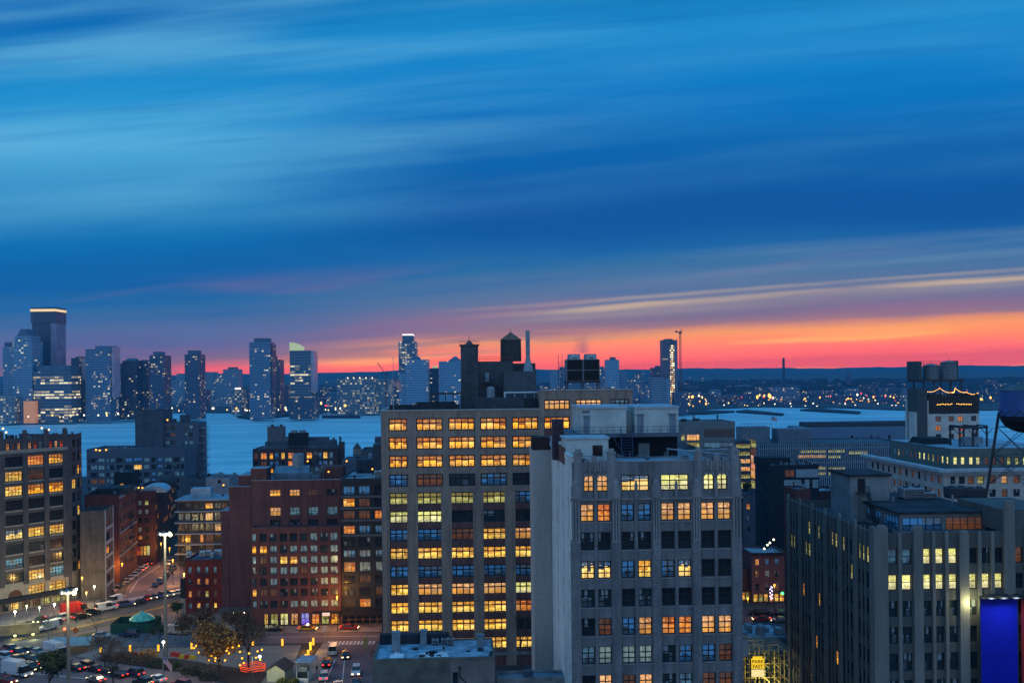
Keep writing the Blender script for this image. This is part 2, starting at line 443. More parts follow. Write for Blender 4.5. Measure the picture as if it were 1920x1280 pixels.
# common surfaces
M_ROOF = surf('roof_membrane', (.10, .13, .16), .85, .4, .25)
M_ROOFD = surf('roof_tar', (.035, .04, .05), .9, .4, .3)
M_ROOFL = surf('roof_silver_coating', (.32, .40, .46), .6, .35, .25)
M_STEEL = surf('painted_steel_dark', (.03, .035, .042), .5, .2)
M_STEELG = surf('galvanised_steel', (.28, .32, .35), .45, .3, 1.2, metal=.3)
M_WHITE = surf('white_paint', (.62, .64, .64), .6, .2)
M_CONC = surf('concrete', (.26, .26, .26), .85, .3, .5, grain=.1)
M_WOOD = surf('weathered_timber', (.16, .11, .075), .85, .35, 1.0)

# ------------------------------------------------------------------ a building: empty > wall, roof, windows (> pane)
FIT = {}
def pick(seq): return seq[rnd.randrange(len(seq))]

def face_windows(root, bm, o, d, n, rz, us, zs, holes, kinds, depth=.35, mi=0, mfun=None, nx=2, ny=2, bar=.1, fm=None, first=None, limit=None, name='window'):
    facade(bm, o, d, n, us, zs, holes, depth, mi, mfun)
    o, d, n = Vector(o), Vector(d), Vector(n)
    out = []
    for k, h in enumerate(holes):
        if limit is not None and k >= limit: break
        loc = o + d * h[0] + n * (depth - .125) + Vector((0, 0, h[2]))
        kd = kinds[k]
        nn = h[4] if len(h) > 4 else nx
        out.append(window(root, loc, rz, h[1] - h[0], h[3] - h[2], kd, nn, ny, bar, fm, first, name))
    return out

def bld(name, label, p0, px1, Y, a=3.0, D=20.0, z0=0.0, mats=None, cols=(), rows=(), ref=None, kinds=None, nx=2, ny=2, bar=.1, fm=None, first=None,
        depth=.35, par=.9, roof=None, left=None, right=None, mfun=None, cat='building', group=None, pt=.35, loc_z=0.0):
    """p0 = photo point of the front's top left corner at distance Y; the front runs at angle a to px1."""
    L = Line(X_(p0[0], p0[1], Y), Y, a)
    W_ = L.u(px1, p0[1]); z1 = Z_(p0[0], p0[1], Y)
    root = thing(name, label, cat, (L.ox, L.oy, 0), R(a), group)
    mats = mats or [M_CONC]
    mats = mats if isinstance(mats, (list, tuple)) else [mats]
    zr = z1 - par
    bm = B()
    holes = []; ks = []
    if cols:
        for i, (r0, r1) in enumerate(rows):
            zt, zb = L.z(ref[0], r0), L.z(ref[0], r1)
            for j, c in enumerate(cols):
                k = kinds[i][j] if kinds else 'D'
                if k == ' ': continue
                holes.append((L.u(c[0], ref[1]), L.u(c[1], ref[1]), zb, zt) + tuple(c[2:])); ks.append(k)
    face_windows(root, bm, (0, 0, 0), (1, 0, 0), (0, 1, 0), 0, (0, W_), (z0, zr), holes, ks, depth, 0, mfun, nx, ny, bar, fm, first)
    sides = 'B'
    if left:                                     # list of (v0, v1) and (z0, z1) plus kinds
        hs = [(D - v1, D - v0, q0, q1) for (q0, q1) in left['rows'] for (v0, v1) in left['cols']]
        lk = left['kinds'] if 'kinds' in left else [pick(left['mix']) for _ in hs]
        face_windows(root, bm, (0, D, 0), (0, -1, 0), (1, 0, 0), R(-90), (0, D), (z0, zr), hs, lk, left.get('depth', .3), 0, None, left.get('nx', 1), left.get('ny', 2), left.get('bar', .1), fm, left.get('first'))
    else: sides += 'L'
    if right:
        hs = [(v0, v1, q0, q1) for (q0, q1) in right['rows'] for (v0, v1) in right['cols']]
        lk = right['kinds'] if 'kinds' in right else [pick(right['mix']) for _ in hs]
        face_windows(root, bm, (W_, 0, 0), (0, 1, 0), (-1, 0, 0), R(90), (0, D), (z0, zr), hs, lk, right.get('depth', .3), 0, None, right.get('nx', 1), right.get('ny', 2), right.get('bar', .1), fm, right.get('first'))
    else: sides += 'R'
    back_shell(bm, W_, D, z0, zr, sides)
    obj('wall', bm, mats, root)
    obj('roof', roof_mesh(W_, D, zr, par, pt), [roof or M_ROOF, mats[0]], root)
    FIT[root.name] = (W_, D, zr, 0 if name in ('near_stucco_house', 'near_blue_roof', 'white_wall', 'black_hoarding', 'white_hotel', 'cream_building', 'brick_block', 'red_house', 'pier_shed') else max(2, min(9, int(W_ * D / 45))))
    root_info = dict(root=root, L=L, W=W_, z1=z1, zr=zr, D=D)
    return root_info

def part_box(name, b, mats, u0, u1, v0, v1, z0, z1, bev=0):
    bm = B(); box(bm, u0, u1, v0, v1, z0, z1)
    if bev: bmesh.ops.bevel(bm, geom=bm.edges[:], offset=bev, segments=1, affect='EDGES')
    return obj(name, bm, mats, b['root'])
# ------------------------------------------------------------------ ground, river, far land, hills
def ground_mat(name, c, c2, scale, rough=.9, gs=2.0):
    return surf(name, c, rough, .3, scale, c2, grain=.25, gscale=gs)
M_ASPH = ground_mat('asphalt', (.055, .055, .06), (.035, .035, .04), .12)
M_PAVE = ground_mat('paving_stone', (.24, .22, .20), (.16, .15, .14), .2)
bm = B(); box(bm, -900, 900, -300, 668, -3.5, 0)
tag(obj('ground', bm, M_ASPH), kind='structure')

wm = bpy.data.materials.new('river_water'); wm.use_nodes = True
N = NT(wm.node_tree); b = N.n['Principled BSDF']
co = N.new('ShaderNodeTexCoord').outputs['Object']
x, y, _ = N.sep(co)
b.inputs['Roughness'].default_value = .22
b.inputs['IOR'].default_value = 1.7
w1 = N.noise(N.xyz(N.m('MULTIPLY', x, .035), N.m('MULTIPLY', y, .09)), 1.0, 6, .65)
w2 = N.noise(N.xyz(N.m('MULTIPLY', x, .0035), N.m('MULTIPLY', y, .03)), 1.0, 6, .68, .5)
N.put(b.inputs['Base Color'], N.mix(N.ss(w2, .35, .7), (.22, .54, .62, 1), (.52, .92, .94, 1)))  # sky reflection and ripple sheen put into the base colour
N.put(b.inputs['Roughness'], N.mr(w2, .3, .7, .34, .5))
bp = N.new('ShaderNodeBump'); bp.inputs[0].default_value = 1.0; bp.inputs[1].default_value = 9.0
N.put(bp.inputs['Height'], w1); N.put(b.inputs['Normal'], bp.outputs[0])
bm = B()
vs = [bm.verts.new(p) for p in ((-3500, 600, -2.2), (3500, 600, -2.2), (3500, 3000, -2.2), (-3500, 3000, -2.2))]
bm.faces.new(vs)
tag(obj('river', bm, wm), kind='structure')

M_FAR = ground_mat('far_land', (.05, .055, .05), (.03, .035, .035), .01)
shore = [(-2500, 1330)] + [tuple(G(px, py, -2.2)[:2]) for px, py in ((0, 788), (120, 786), (215, 785), (255, 776), (330, 774), (450, 775), (560, 776), (700, 774), (900, 772), (1080, 772),
         (1270, 770), (1420, 764), (1560, 765), (1700, 770), (1840, 770), (1925, 768))] + [(2600, 1900)]
bm = B()
n = len(shore)
t0 = [bm.verts.new((p[0], p[1], .4)) for p in shore]; b0 = [bm.verts.new((p[0], p[1], -3)) for p in shore]
def tz(Y): return .4 + max(0, min(Y, 4700) - 2100) * .019
tr_ = [t0] + [[bm.verts.new((p[0] / p[1] * Yk, Yk, zk)) for p in shore] for Yk, zk in ((2100, .4), (4700, tz(4700)), (5300, 0), (7400, .4))]
for i in range(n - 1):
    for a_, c_ in zip(tr_[:-1], tr_[1:]): bm.faces.new((a_[i], a_[i + 1], c_[i + 1], c_[i]))
    bm.faces.new((b0[i], b0[i + 1], t0[i + 1], t0[i]))
tag(obj('far_shore', bm, M_FAR), kind='structure')

M_HILL = ground_mat('wooded_hill', (.030, .036, .034), (.020, .026, .026), .004)
bm = B(); nx_, rows_ = 150, []
for k, (Yh, hf) in enumerate(((4700, 0), (5600, .62), (6300, 1.0), (7000, .8), (7300, 0))):
    row = []
    for i in range(nx_ + 1):
        px = -300 + 2520 * i / nx_
        pyr = 705 + (692 - 705) * min(1, max(0, (px - 330) / 560)) + (685 - 691) * min(1, max(0, (px - 1300) / 560))
        pyr += .9 * math.sin(px * .013) + .6 * math.sin(px * .037 + 1) + .35 * math.sin(px * .11)
        zt = Z_(px, pyr, 6300)
        row.append(bm.verts.new((X_(px, pyr, Yh), Yh, max(.2, zt * hf + (rnd.random() * 3 if 0 < hf else 0)))))
    rows_.append(row)
for k in range(len(rows_) - 1):
    for i in range(nx_): bm.faces.new((rows_[k][i], rows_[k][i + 1], rows_[k + 1][i + 1], rows_[k + 1][i]))
tag(obj('hills', bm, M_HILL), kind='structure')
# ------------------------------------------------------------------ brown loft building
M_BR = surf('brown_brick', (.36, .265, .21), .9, .22, .25, (.28, .21, .17), grain=.4, gscale=5.0, bump=.4)
M_SP = surf('dark_red_spandrel_brick', (.19, .085, .075), .9, .2, .3, (.14, .068, .064), grain=.3, gscale=6.0)
rowsA = [(784.5, 808), (819.5, 843), (854, 877), (889, 912.5), (923.5, 946.5), (958, 981), (992, 1015), (1026.5, 1049.5), (1061, 1084), (1094.5, 1117.5), (1128.5, 1151.5), (1162.5, 1185.5), (1197, 1220)]
colsA = [(728.6, 763.5, 3), (780.2, 829.8, 4), (840.8, 890, 4), (900.3, 949.4, 4), (960, 1009, 4), (1020, 1068.5, 4), (1079.5, 1128, 4)]
kA = ['AAAAAA ', 'AAAAA  ', 'AAAAA  ', 'BmdBD  ', 'LLLLB  ', 'YYDdD  ', 'BBmGP  ', 'GGGGG  ', 'BBBBB  ', 'GPPPY  ', 'GGGGO  ', 'GGGGD  ', 'GGPGG  ']
LA = Line(X_(714, 770, 222), 222, 3.0)
WA = LA.u(1186, 731)
mA = thing('loft_building', 'tall brown brick loft building with rows of glowing amber office windows', 'building', (LA.ox, LA.oy, 0), R(3))
uH = LA.u(1013, 750)                       # where the higher right part begins
zA = LA.z(714, 771); zA2 = LA.z(1100, 731.5)
hA, ksA = [], []
for i, (r0, r1) in enumerate(rowsA):
    for j, c in enumerate(colsA):
        k = kA[i][j]
        if k == ' ': continue
        zt, zb = LA.z(746, r0), LA.z(746, r1)
        hA.append((LA.u(c[0], 796), LA.u(c[1], 796), zb, zt, c[2])); ksA.append(k)
colU = [(LA.u(a_, 796), LA.u(b_, 796)) for a_, b_, _ in colsA]
zsp = LA.z(746, 948)
def mfA(u, z): return 1 if z < zsp and any(a_ < u < b_ for a_, b_ in colU) else 0
up = [(1020, 1068.5, 5, 'P'), (1079.5, 1128, 5, 'P'), (1145, 1180, 4, 'T')]
zt, zb = LA.z(1044, 749), LA.z(1044, 768)
bm = B()
h1 = [h for h in hA if h[1] < uH]; k1 = [k for h, k in zip(hA, ksA) if h[1] < uH]
h2 = [h for h in hA if h[0] > uH] + [(LA.u(p[0], 758), LA.u(p[1], 758), zb, zt, p[2]) for p in up]
k2 = [k for h, k in zip(hA, ksA) if h[0] > uH] + [p[3] for p in up]
face_windows(mA, bm, (0, 0, 0), (1, 0, 0), (0, 1, 0), 0, (0, uH), (0, zA), h1, k1, .4, 0, mfA, 4, 2, .25, None, .62)
face_windows(mA, bm, (0, 0, 0), (1, 0, 0), (0, 1, 0), 0, (uH, WA), (0, zA2), h2, k2, .4, 0, mfA, 4, 2, .25, None, .62)
back_shell(bm, WA, 45, 0, zA - 1, 'LB'); 
q = [bm.verts.new(p) for p in ((WA, 0, 0), (WA, 45, 0), (WA, 45, zA2), (WA, 0, zA2))]; bm.faces.new(q)
q = [bm.verts.new(p) for p in ((uH, 0, zA - 1), (uH, 20, zA - 1), (uH, 20, zA2), (uH, 0, zA2))]; bm.faces.new(q[::-1])
# brick piers stand a little proud between the window bays
pu = [(0, LA.u(724, 796))] + [((colU[i][1] + colU[i + 1][0]) / 2 - 1.2, (colU[i][1] + colU[i + 1][0]) / 2 + 1.2) for i in range(4)]
for a_, b_ in pu: box(bm, max(a_, -.12), b_, -.16, -.003, 0, LA.z(746, 921), 0)
obj('wall', bm, [M_BR, M_SP], mA)
bm = B()
box(bm, .02, uH - .02, .3, 44.9, zA - 1.2, zA - .9, 0)
box(bm, uH + .1, WA - .05, .3, 20, zA2 - .8, zA2 - .5, 0)
obj('roof', bm, [M_ROOFD], mA)
bm = B()
box(bm, -.12, uH - .06, -.14, .45, zA + .004, zA + .28); box(bm, uH - .05, WA + .12, -.14, .45, zA2 + .004, zA2 + .25)
box(bm, -.12, .4, .45, 30, zA - .95, zA + .28)
obj('coping', bm, surf('pale_coping', (.42, .44, .42), .7, .2), mA)
bm = B(); zg = LA.z(746, 1222)
box(bm, -.1, WA, -.22, -.004, zg - 1.2, zg - .5); obj('string_course', bm, M_CONC, mA)
# roof bulkheads
M_BULK = surf('bulkhead_grey_cladding', (.075, .082, .095), .75, .25, .3, grain=.15, gscale=3)
def rA(px, py, v=0.0):                      # roof point of the loft building at depth v behind its front
    Ln = Line(LA.ox - v * LA.s, LA.oy + v * LA.c, 3.0)
    return Ln.at(px, py)
def bulk(name, px0, px1, pyt, v0, v1, zb, mats, pyref=None):
    u0, z1 = rA(px0, pyt, v0); u1, _ = rA(px1, pyt, v0)
    bm = B(); box(bm, u0, u1, v0, v1, zb, z1)
    return obj(name, bm, mats, mA), u0, u1, z1
zr = zA - .9
_, s0, s1, sz = bulk('stair_tower', 863.5, 896.5, 648, 14, 20, zr, M_BULK)
bm = B()
box(bm, s0 - .25, s1 + .25, 13.75, 20.25, sz + .004, sz + .3)
for k in range(9):
    x_ = s0 - .2 + (s1 - s0 + .4) * k / 8
    box(bm, x_ - .04, x_ + .04, 13.76, 13.84, sz + .3, sz + 1.0)
box(bm, s0 - .25, s1 + .25, 13.76, 13.84, sz + 1.0, sz + 1.08)
prism(bm, [(s0 + 1.0, 15.5), (s1 - 1.0, 15.5), (s1 - 1.0, 18.5), (s0 + 1.0, 18.5)], sz + .3, sz + 1.5, top=.0)
tube(bm, ((s0 + s1) / 2, 17, sz + 1.4), ((s0 + s1) / 2, 17, sz + 2.4), .06)
obj('tower_cap', bm, M_BULK, mA)
_, q0, q1, qz = bulk('bulkhead', 897, 962, 677.5, 15, 26, zr, M_BULK)
bulk('bulkhead', 962, 1004, 681, 16, 24, zr, M_BULK)
_, c0, c1, cz = bulk('bulkhead', 945, 1005.5, 696, 10, 15.9, zr, surf('bulkhead_blue_grey', (.085, .1, .12), .7, .2, .4, grain=.1))
bulk('bulkhead', 892, 984, 746, 5, 9, zr, surf('bulkhead_low_wall', (.06, .07, .085), .75, .25, .4))
bulk('plant_screen', 985, 1008, 747, 4.5, 12, zr, surf('dark_panel', (.03, .033, .038), .7, .2))
bm = B()                                     # steel door, landing and stair on the bulkhead
u0, z0_ = rA(910, 715, 14.9); u1, z1_ = rA(917, 698, 14.9)
box(bm, u0, u1, 14.82, 14.98, z0_, z1_); obj('door', bm, surf('door_grey_blue', (.2, .26, .32), .5, .15), mA)
bm = B()
ua, za = rA(906, 718, 13.5); ub, zb_ = rA(921, 718, 13.5); uc, zc = rA(939, 737, 13.5)
box(bm, ua, ub, 13.2, 14.8, za, za + .15)
for dv in (13.3, 14.6):
    tube(bm, (ub, dv, za + .1), (uc, dv, zc), .09, n=6); tube(bm, (ub, dv, za + 1.1), (uc, dv, zc + 1), .05, n=6); tube(bm, (ua, dv, za + 1.1), (ub, dv, za + 1.1), .05, n=6)
for k in range(9): box(bm, ub + (uc - ub) * k / 8 - .12, ub + (uc - ub) * k / 8 + .12, 13.3, 14.6, za + (zc - za) * k / 8, za + (zc - za) * k / 8 + .05)
for u_, z_ in ((ua, za), (ub, za)): tube(bm, (u_, 13.3, zr), (u_, 13.3, z_ + 1.1), .05, n=6)
obj('roof_stair', bm, M_STEEL, mA)
bm = B()                                     # railing on top of the bulkhead
for k in range(14):
    x_ = q0 + (q1 - q0 - .6) * k / 13 + .3
    tube(bm, (x_, 15.1, qz), (x_, 15.1, qz + 1.15), .035, n=5)
for dz in (.6, 1.15): tube(bm, (q0 + .3, 15.1, qz + dz), (q1 - .3, 15.1, qz + dz), .035, n=5)
obj('railing', bm, surf('orange_lit_railing', (.25, .08, .05), .7, .2), mA)  # orange light on the rails, put into their colour
bm = B()                                     # white steam pipe with elbow
pu0, pz0 = rA(946.5, 736, 8.5); pu1, _ = rA(1008, 736, 8.5)
tube(bm, (pu0, 8.5, pz0), (pu1, 8.5, pz0), .22, n=10); tube(bm, (pu0, 8.5, zr + .2), (pu0, 8.5, pz0 + .22), .24, n=10)
for k in (.3, .62, .9): tube(bm, (pu0 + (pu1 - pu0) * k, 8.5, pz0), (pu0 + (pu1 - pu0) * k, 8.5, pz0 - 2.2), .06, n=6)
obj('roof_pipe', bm, surf('white_pipe', (.55, .62, .66), .5, .1), mA)
bm = B()
ua, za = rA(921, 742, 7.5)
prism(bm, ngon(ua, 9.8, .95, 14), zr, rA(921, 728, 9.8)[1]); ball(bm, (ua, 9.8, rA(921, 728, 9.8)[1]), .95, sub=2, sz=.5)
obj('expansion_tank', bm, surf('tank_grey', (.25, .3, .34), .5, .15), mA)
bm = B()                                     # roof terrace pergola and planters along the front parapet
ua, za = rA(806, 739.5, 6); ub, _ = rA(864, 739.5, 6)
box(bm, ua, ub, 5.9, 6.15, za, za + .3); box(bm, ua, ub, 9.9, 10.15, za, za + .3)
for k in range(5):
    x_ = ua + (ub - ua) * k / 4
    box(bm, x_ - .08, x_ + .08, 5.8, 10.2, za + .3, za + .48); box(bm, x_ - .09, x_ + .09, 5.92, 6.12, zr, za); box(bm, x_ - .09, x_ + .09, 9.92, 10.12, zr, za)
obj('pergola', bm, M_STEEL, mA)
bm = B()
ua, za = rA(730, 758, 2.2); ub, _ = rA(862, 758, 2.2)
box(bm, ua, ub, 2.2, 3.4, zr, za - .1); box(bm, ua + 6, ub - 1, 3.6, 4.6, zr, za + .45)
obj('terrace_screen', bm, surf('dark_slat_screen', (.02, .03, .04), .7, .3), mA)

# water tank on the bulkhead
def water_tank(label, x, y, z, r, h, cone, leg=0.0, mat=None, roofm=None, legs=8, rz=0.0, group=None, hoops=7, name='water_tank'):
    t_ = thing(name, label, 'water tank', (x, y, z), rz, group)
    bm = B()
    prism(bm, ngon(0, 0, r, 28), leg, leg + h, top=.97)
    obj('tank', bm, mat or M_WOOD, t_)
    bm = B()
    for k in range(hoops): prism(bm, ngon(0, 0, r * (1 - .03 * (k + .5) / hoops) + .05, 28), leg + h * (k + .5) / hoops - .04, leg + h * (k + .5) / hoops + .04)
    obj('hoops', bm, M_STEEL, t_)
    bm = B()
    prism(bm, ngon(0, 0, r * 1.06, 28), leg + h + .004, leg + h + cone, top=0)
    tube(bm, (0, 0, leg + h + cone - .1), (0, 0, leg + h + cone + .7), .06, n=6)
    obj('conical_roof', bm, roofm or M_WOOD, t_)
    if leg:
        bm = B()
        for i in range(legs):
            a_ = 2 * math.pi * i / legs + .4
            p = Vector((math.cos(a_) * r * .82, math.sin(a_) * r * .82, 0))
            tube(bm, p, p + Vector((0, 0, leg - .3)), .12, n=6)
            a2 = a_ + 2 * math.pi / legs
            p2 = Vector((math.cos(a2) * r * .82, math.sin(a2) * r * .82, 0))
            tube(bm, p + Vector((0, 0, .2)), p2 + Vector((0, 0, leg - .4)), .05, n=5)
        box(bm, -r * .98, r * .98, -r * .98, r * .98, leg - .3, leg - .01)
        obj('stand', bm, M_STEEL, t_)
    return t_
M_TANKD = surf('cedar_stave_dark', (.085, .075, .07), .85, .35, 2.5, streak=True)
M_TANKR = surf('tank_roof_felt', (.20, .13, .085), .85, .25, 1)
vT = 20.0
uT, zT = rA(958, 677, vT); ur, _ = rA(977.5, 660, vT); _, zc_ = rA(958, 637.5, vT); _, za_ = rA(958, 622, vT)
pos = Vector((LA.ox + uT * LA.c - vT * LA.s, LA.oy + uT * LA.s + vT * LA.c, 0))
water_tank('dark wooden water tank with a tan conical roof on the brown loft building', pos.x, pos.y, qz, ur - uT, zc_ - qz, za_ - zc_, 0, M_TANKD, M_TANKR)
t_ = thing('chimney', 'tall slim pale chimney stack beside the conical water tank', 'chimney', (0, 0, 0))
vC = 15.0
u0, zb0 = rA(985.3, 673, vC); u1, zt0 = rA(992.3, 620, vC)
ul, zl = rA(980.5, 694, vC); ur2, _ = rA(999, 694, vC)
def wA(u, v, z): return Vector((LA.ox + u * LA.c - v * LA.s, LA.oy + u * LA.s + v * LA.c, z))
M_CHIM = surf('chimney_pale_metal', (.24, .32, .38), .5, .2, .8)
t_.location = wA((u0 + u1) / 2, vC - 1.5, cz); t_.rotation_euler = (0, 0, R(3))
w2 = (u1 - u0) / 2; w3 = (ur2 - ul) / 2
bm = B(); box(bm, -w2, w2, -w2, w2, zb0 - cz, zt0 - cz); obj('stack', bm, M_CHIM, t_)
bm = B(); prism(bm, [(-w3, -w3), (w3, -w3), (w3, w3), (-w3, w3)], .004, zb0 - cz - .01, top=.45)
box(bm, -w3 - .15, w3 + .15, -w3 - .15, w3 + .15, -.1, .02)
obj('flared_base', bm, M_CHIM, t_)
# cooling tower on the higher roof part
vK = 10.0
kx0, kz0 = rA(1062.5, 714, vK); kx1, kz1 = rA(1124.5, 673, vK)
zr2 = zA2 - .5
k_ = cool_t = thing('cooling_tower', 'black louvred cooling tower of four bays on steel legs above the loft roof', 'cooling tower', wA(kx0, vK, zr2), R(3))
w = kx1 - kx0; zlo, zhi = kz0 - zr2, kz1 - zr2; cool_top = zhi
bm = B(); box(bm, 0, w, 0.15, 4.6, zlo, zhi); obj('casing', bm, surf('casing_grey_blue', (.16, .2, .24), .5, .15), k_)
for i in range(2):
    for j in range(2):
        a_, b_ = w * i / 2 + .2, w * (i + 1) / 2 - .2
        c_, d_ = zlo + (zhi - zlo) * j / 2 + .12, zlo + (zhi - zlo) * (j + 1) / 2 - .12
        bm = B()
        for s_ in range(10):
            zz = c_ + (d_ - c_) * s_ / 10
            box(bm, a_, b_, 0.02, .12, zz, zz + (d_ - c_) / 10 * .75)
        box(bm, a_, b_, .125, .145, c_, d_)
        obj('louvre', bm, surf('black_louvre', (.006, .007, .008), .6, .1), k_)
for i in range(2):
    cx = w * (i + .5) / 2
    bm = B(); prism(bm, ngon(cx, 2.3, w * .2, 20), zhi + .004, zhi + 1.25, top=.94); obj('fan_cowl', bm, surf('cowl_pale', (.3, .36, .4), .5, .15), k_)
    bm = B()
    for dx in (-.8, .8): tube(bm, (cx + dx, .3, zhi), (cx + dx, .3, zhi + .7), .14)
    tube(bm, (cx - .8, .3, zhi + .7), (cx + .8, .3, zhi + .7), .16); obj('header_pipe', bm, surf('bright_pipe', (.5, .6, .66), .4, .1), k_)
bm = B()
for x_ in (0.2, w / 2, w - .2):
    for y_ in (.4, 4.4): box(bm, x_ - .12, x_ + .12, y_ - .12, y_ + .12, 0, zlo)
box(bm, -.2, w + .2, .2, 4.6, zlo - .5, zlo - .004)
for x_ in (-1.0, -1.9): tube(bm, (x_, .4, 0), (x_, .4, zhi + 1.2), .06, n=6)
for k in range(14): tube(bm, (-1.9, .4, .4 + k * .5), (-1.0, .4, .4 + k * .5), .04, n=5)
obj('steel_frame', bm, M_STEEL, k_)
bm = B()
for x_ in range(9): tube(bm, (-5 + x_ * 1.7, -6, 0), (-5 + x_ * 1.7, -6, 1.1), .04, n=5)
for dz in (.55, 1.1): tube(bm, (-5, -6, dz), (8.6, -6, dz), .04, n=5)
obj('roof_railing', bm, surf('ochre_rail', (.3, .2, .06), .6, .2), k_)
# flag on the corner of the roof
def stripes(name):
    m_ = bpy.data.materials.new(name); m_.use_nodes = True
    N = NT(m_.node_tree); b = N.n['Principled BSDF']
    u, v, _ = N.sep(N.new('ShaderNodeUVMap').outputs[0])
    st = N.m('LESS_THAN', N.m('FRACT', N.m('MULTIPLY', v, 6.5)), .5)
    c = N.mix(st, (.62, .58, .58, 1), (.42, .04, .06, 1))
    can = N.m('MULTIPLY', N.m('LESS_THAN', u, .4), N.m('GREATER_THAN', v, .46))
    c = N.mix(can, c, (.03, .05, .2, 1))
    vo = N.new('ShaderNodeTexVoronoi'); vo.inputs['Scale'].default_value = 1; vo.inputs['Randomness'].default_value = 0
    N.put(vo.inputs['Vector'], N.xyz(N.m('MULTIPLY', u, 20), N.m('MULTIPLY', v, 14)))
    c = N.mix(N.m('MULTIPLY', can, N.m('LESS_THAN', vo.outputs['Distance'], .22)), c, (.6, .6, .65, 1))
    N.put(b.inputs['Base Color'], c); b.inputs['Roughness'].default_value = .8
    return m_
M_FLAG = stripes('flag_cloth')
def flagpole(label, x, y, z, h, fl, fh, droop, rz=0.0, zf=None):
    t_ = thing('flagpole', label, 'flagpole', (x, y, z), rz)
    bm = B(); tube(bm, (0, 0, 0), (0, 0, h), .11, .05, 8); ball(bm, (0, 0, h), .14); obj('pole', bm, surf('pole_grey', (.3, .33, .36), .4, .1), t_)
    bm = B(); uvl = bm.loops.layers.uv.new('UVMap')
    zf = h - .4 if zf is None else zf
    nx, ny = 14, 8; g = []
    for i in range(nx + 1):
        s = i / nx
        g.append([bm.verts.new((.1 + fl * s * (1 - .25 * droop), .18 * math.sin(s * 7) * s ** .5 * fl / 2.4, zf - fh * (1 - j / ny) - droop * fl * (s ** 1.3) * .85)) for j in range(ny + 1)])
    for i in range(nx):
        for j in range(ny):
            f = bm.faces.new((g[i][j], g[i + 1][j], g[i + 1][j + 1], g[i][j + 1])); f.smooth = True
            for lp, (a_, b_) in zip(f.loops, ((i, j), (i + 1, j), (i + 1, j + 1), (i, j + 1))): lp[uvl].uv = (a_ / nx, b_ / ny)
    obj('flag', bm, M_FLAG, t_)
    return t_
uF, zF = rA(738, 770, 1.5)
p = wA(uF, 1.5, zr)
flagpole('slim pole flying a drooping striped flag on the loft building roof corner', p.x, p.y, p.z, Z_(737, 671, p.y) - zr, 2.2, 2.0, .9, 0, Z_(737, 706, p.y) - zr)
# ------------------------------------------------------------------ grey brick tower with stone finials
M_GB = surf('blue_grey_brick', (.225, .225, .235), .9, .2, .3, (.160, .168, .182), grain=.36, gscale=5.5, bump=.5)
M_GST = surf('cast_stone_grey', (.29, .285, .285), .85, .25, .6, (.18, .185, .195), grain=.15, gscale=3, streak=True)
M_PEEL = surf('peeling_white_paint', (.74, .72, .67), .85, .3, .35, (.55, .53, .49), grain=.18, gscale=1.6, streak=True)
M_SHAFT = surf('cement_render', (.44, .41, .375), .9, .25, .25, (.33, .31, .29), grain=.12, gscale=2, streak=True)
LB = Line(X_(1072, 870, 140), 140, 3.0)
def tb(px, py, v=0.0):
    return Line(LB.ox - v * LB.s, LB.oy + v * LB.c, 3.0).at(px, py)
mB = thing('brick_tower', 'blue grey brick tower with stone finials, white painted flank and mixed lit windows', 'building', (LB.ox, LB.oy, 0), R(3))
WB = LB.u(1391, 1000)
zpar = tb(1110, 866)[1]                       # parapet of the middle bays
zpav = tb(1110, 850)[1]
colsB = [(1090, 1115.3), (1121.8, 1146.2), (1166.2, 1190.5), (1197.3, 1222.2), (1241, 1265.8), (1272.3, 1297.2), (1315.8, 1340.7), (1347, 1372)]
rowsB = [(944.5, 978), (997.5, 1031.5), (1051.5, 1085), (1104.5, 1138.5), (1158.5, 1192), (1212, 1245), (1265.5, 1299), (1319, 1352)]
kB = ['POBBPPPP', 'dDDDDDDD', 'HHBGBHDD', 'ddDdxxDD', 'DmBPOOPP', 'TWWWdBBm', 'DPmPdTmm', 'DDPPDDGG']
holes, ks = [], []
for i, (r0, r1) in enumerate(rowsB):
    for j, c in enumerate(colsB):
        holes.append((LB.u(c[0], 1100), LB.u(c[1], 1100), tb(1105, r1)[1], tb(1105, r0)[1], 2)); ks.append(kB[i][j])
# top storey
t0, t1 = tb(1105, 921.5)[1], tb(1105, 891)[1]
for px0, px1, n_, k_ in ((1094.5, 1113.5, 2, 'P'), (1119, 1140, 2, 'P'), (1165, 1217, 3, 'H'), (1239, 1291.5, 3, 'Y'), (1319, 1339, 2, 'Y'), (1344, 1364, 2, 'Y')):
    holes.append((LB.u(px0, 905), LB.u(px1, 905), t0, t1, n_)); ks.append(k_)
bm = B()
DB = 62.0
face_windows(mB, bm, (0, 0, 0), (1, 0, 0), (0, 1, 0), 0, (0, WB), (0, zpar), holes, ks, .4, 0, None, 2, 3, .14, None, .62)
q = [bm.verts.new(p) for p in ((WB, 0, 0), (WB, DB, 0), (WB, DB, zpar), (WB, 0, zpar))]; bm.faces.new(q)
q = [bm.verts.new(p) for p in ((0, DB, 0), (WB, DB, 0), (WB, DB, zpar), (0, DB, zpar))]; bm.faces.new(q[::-1])
obj('wall', bm, M_GB, mB)
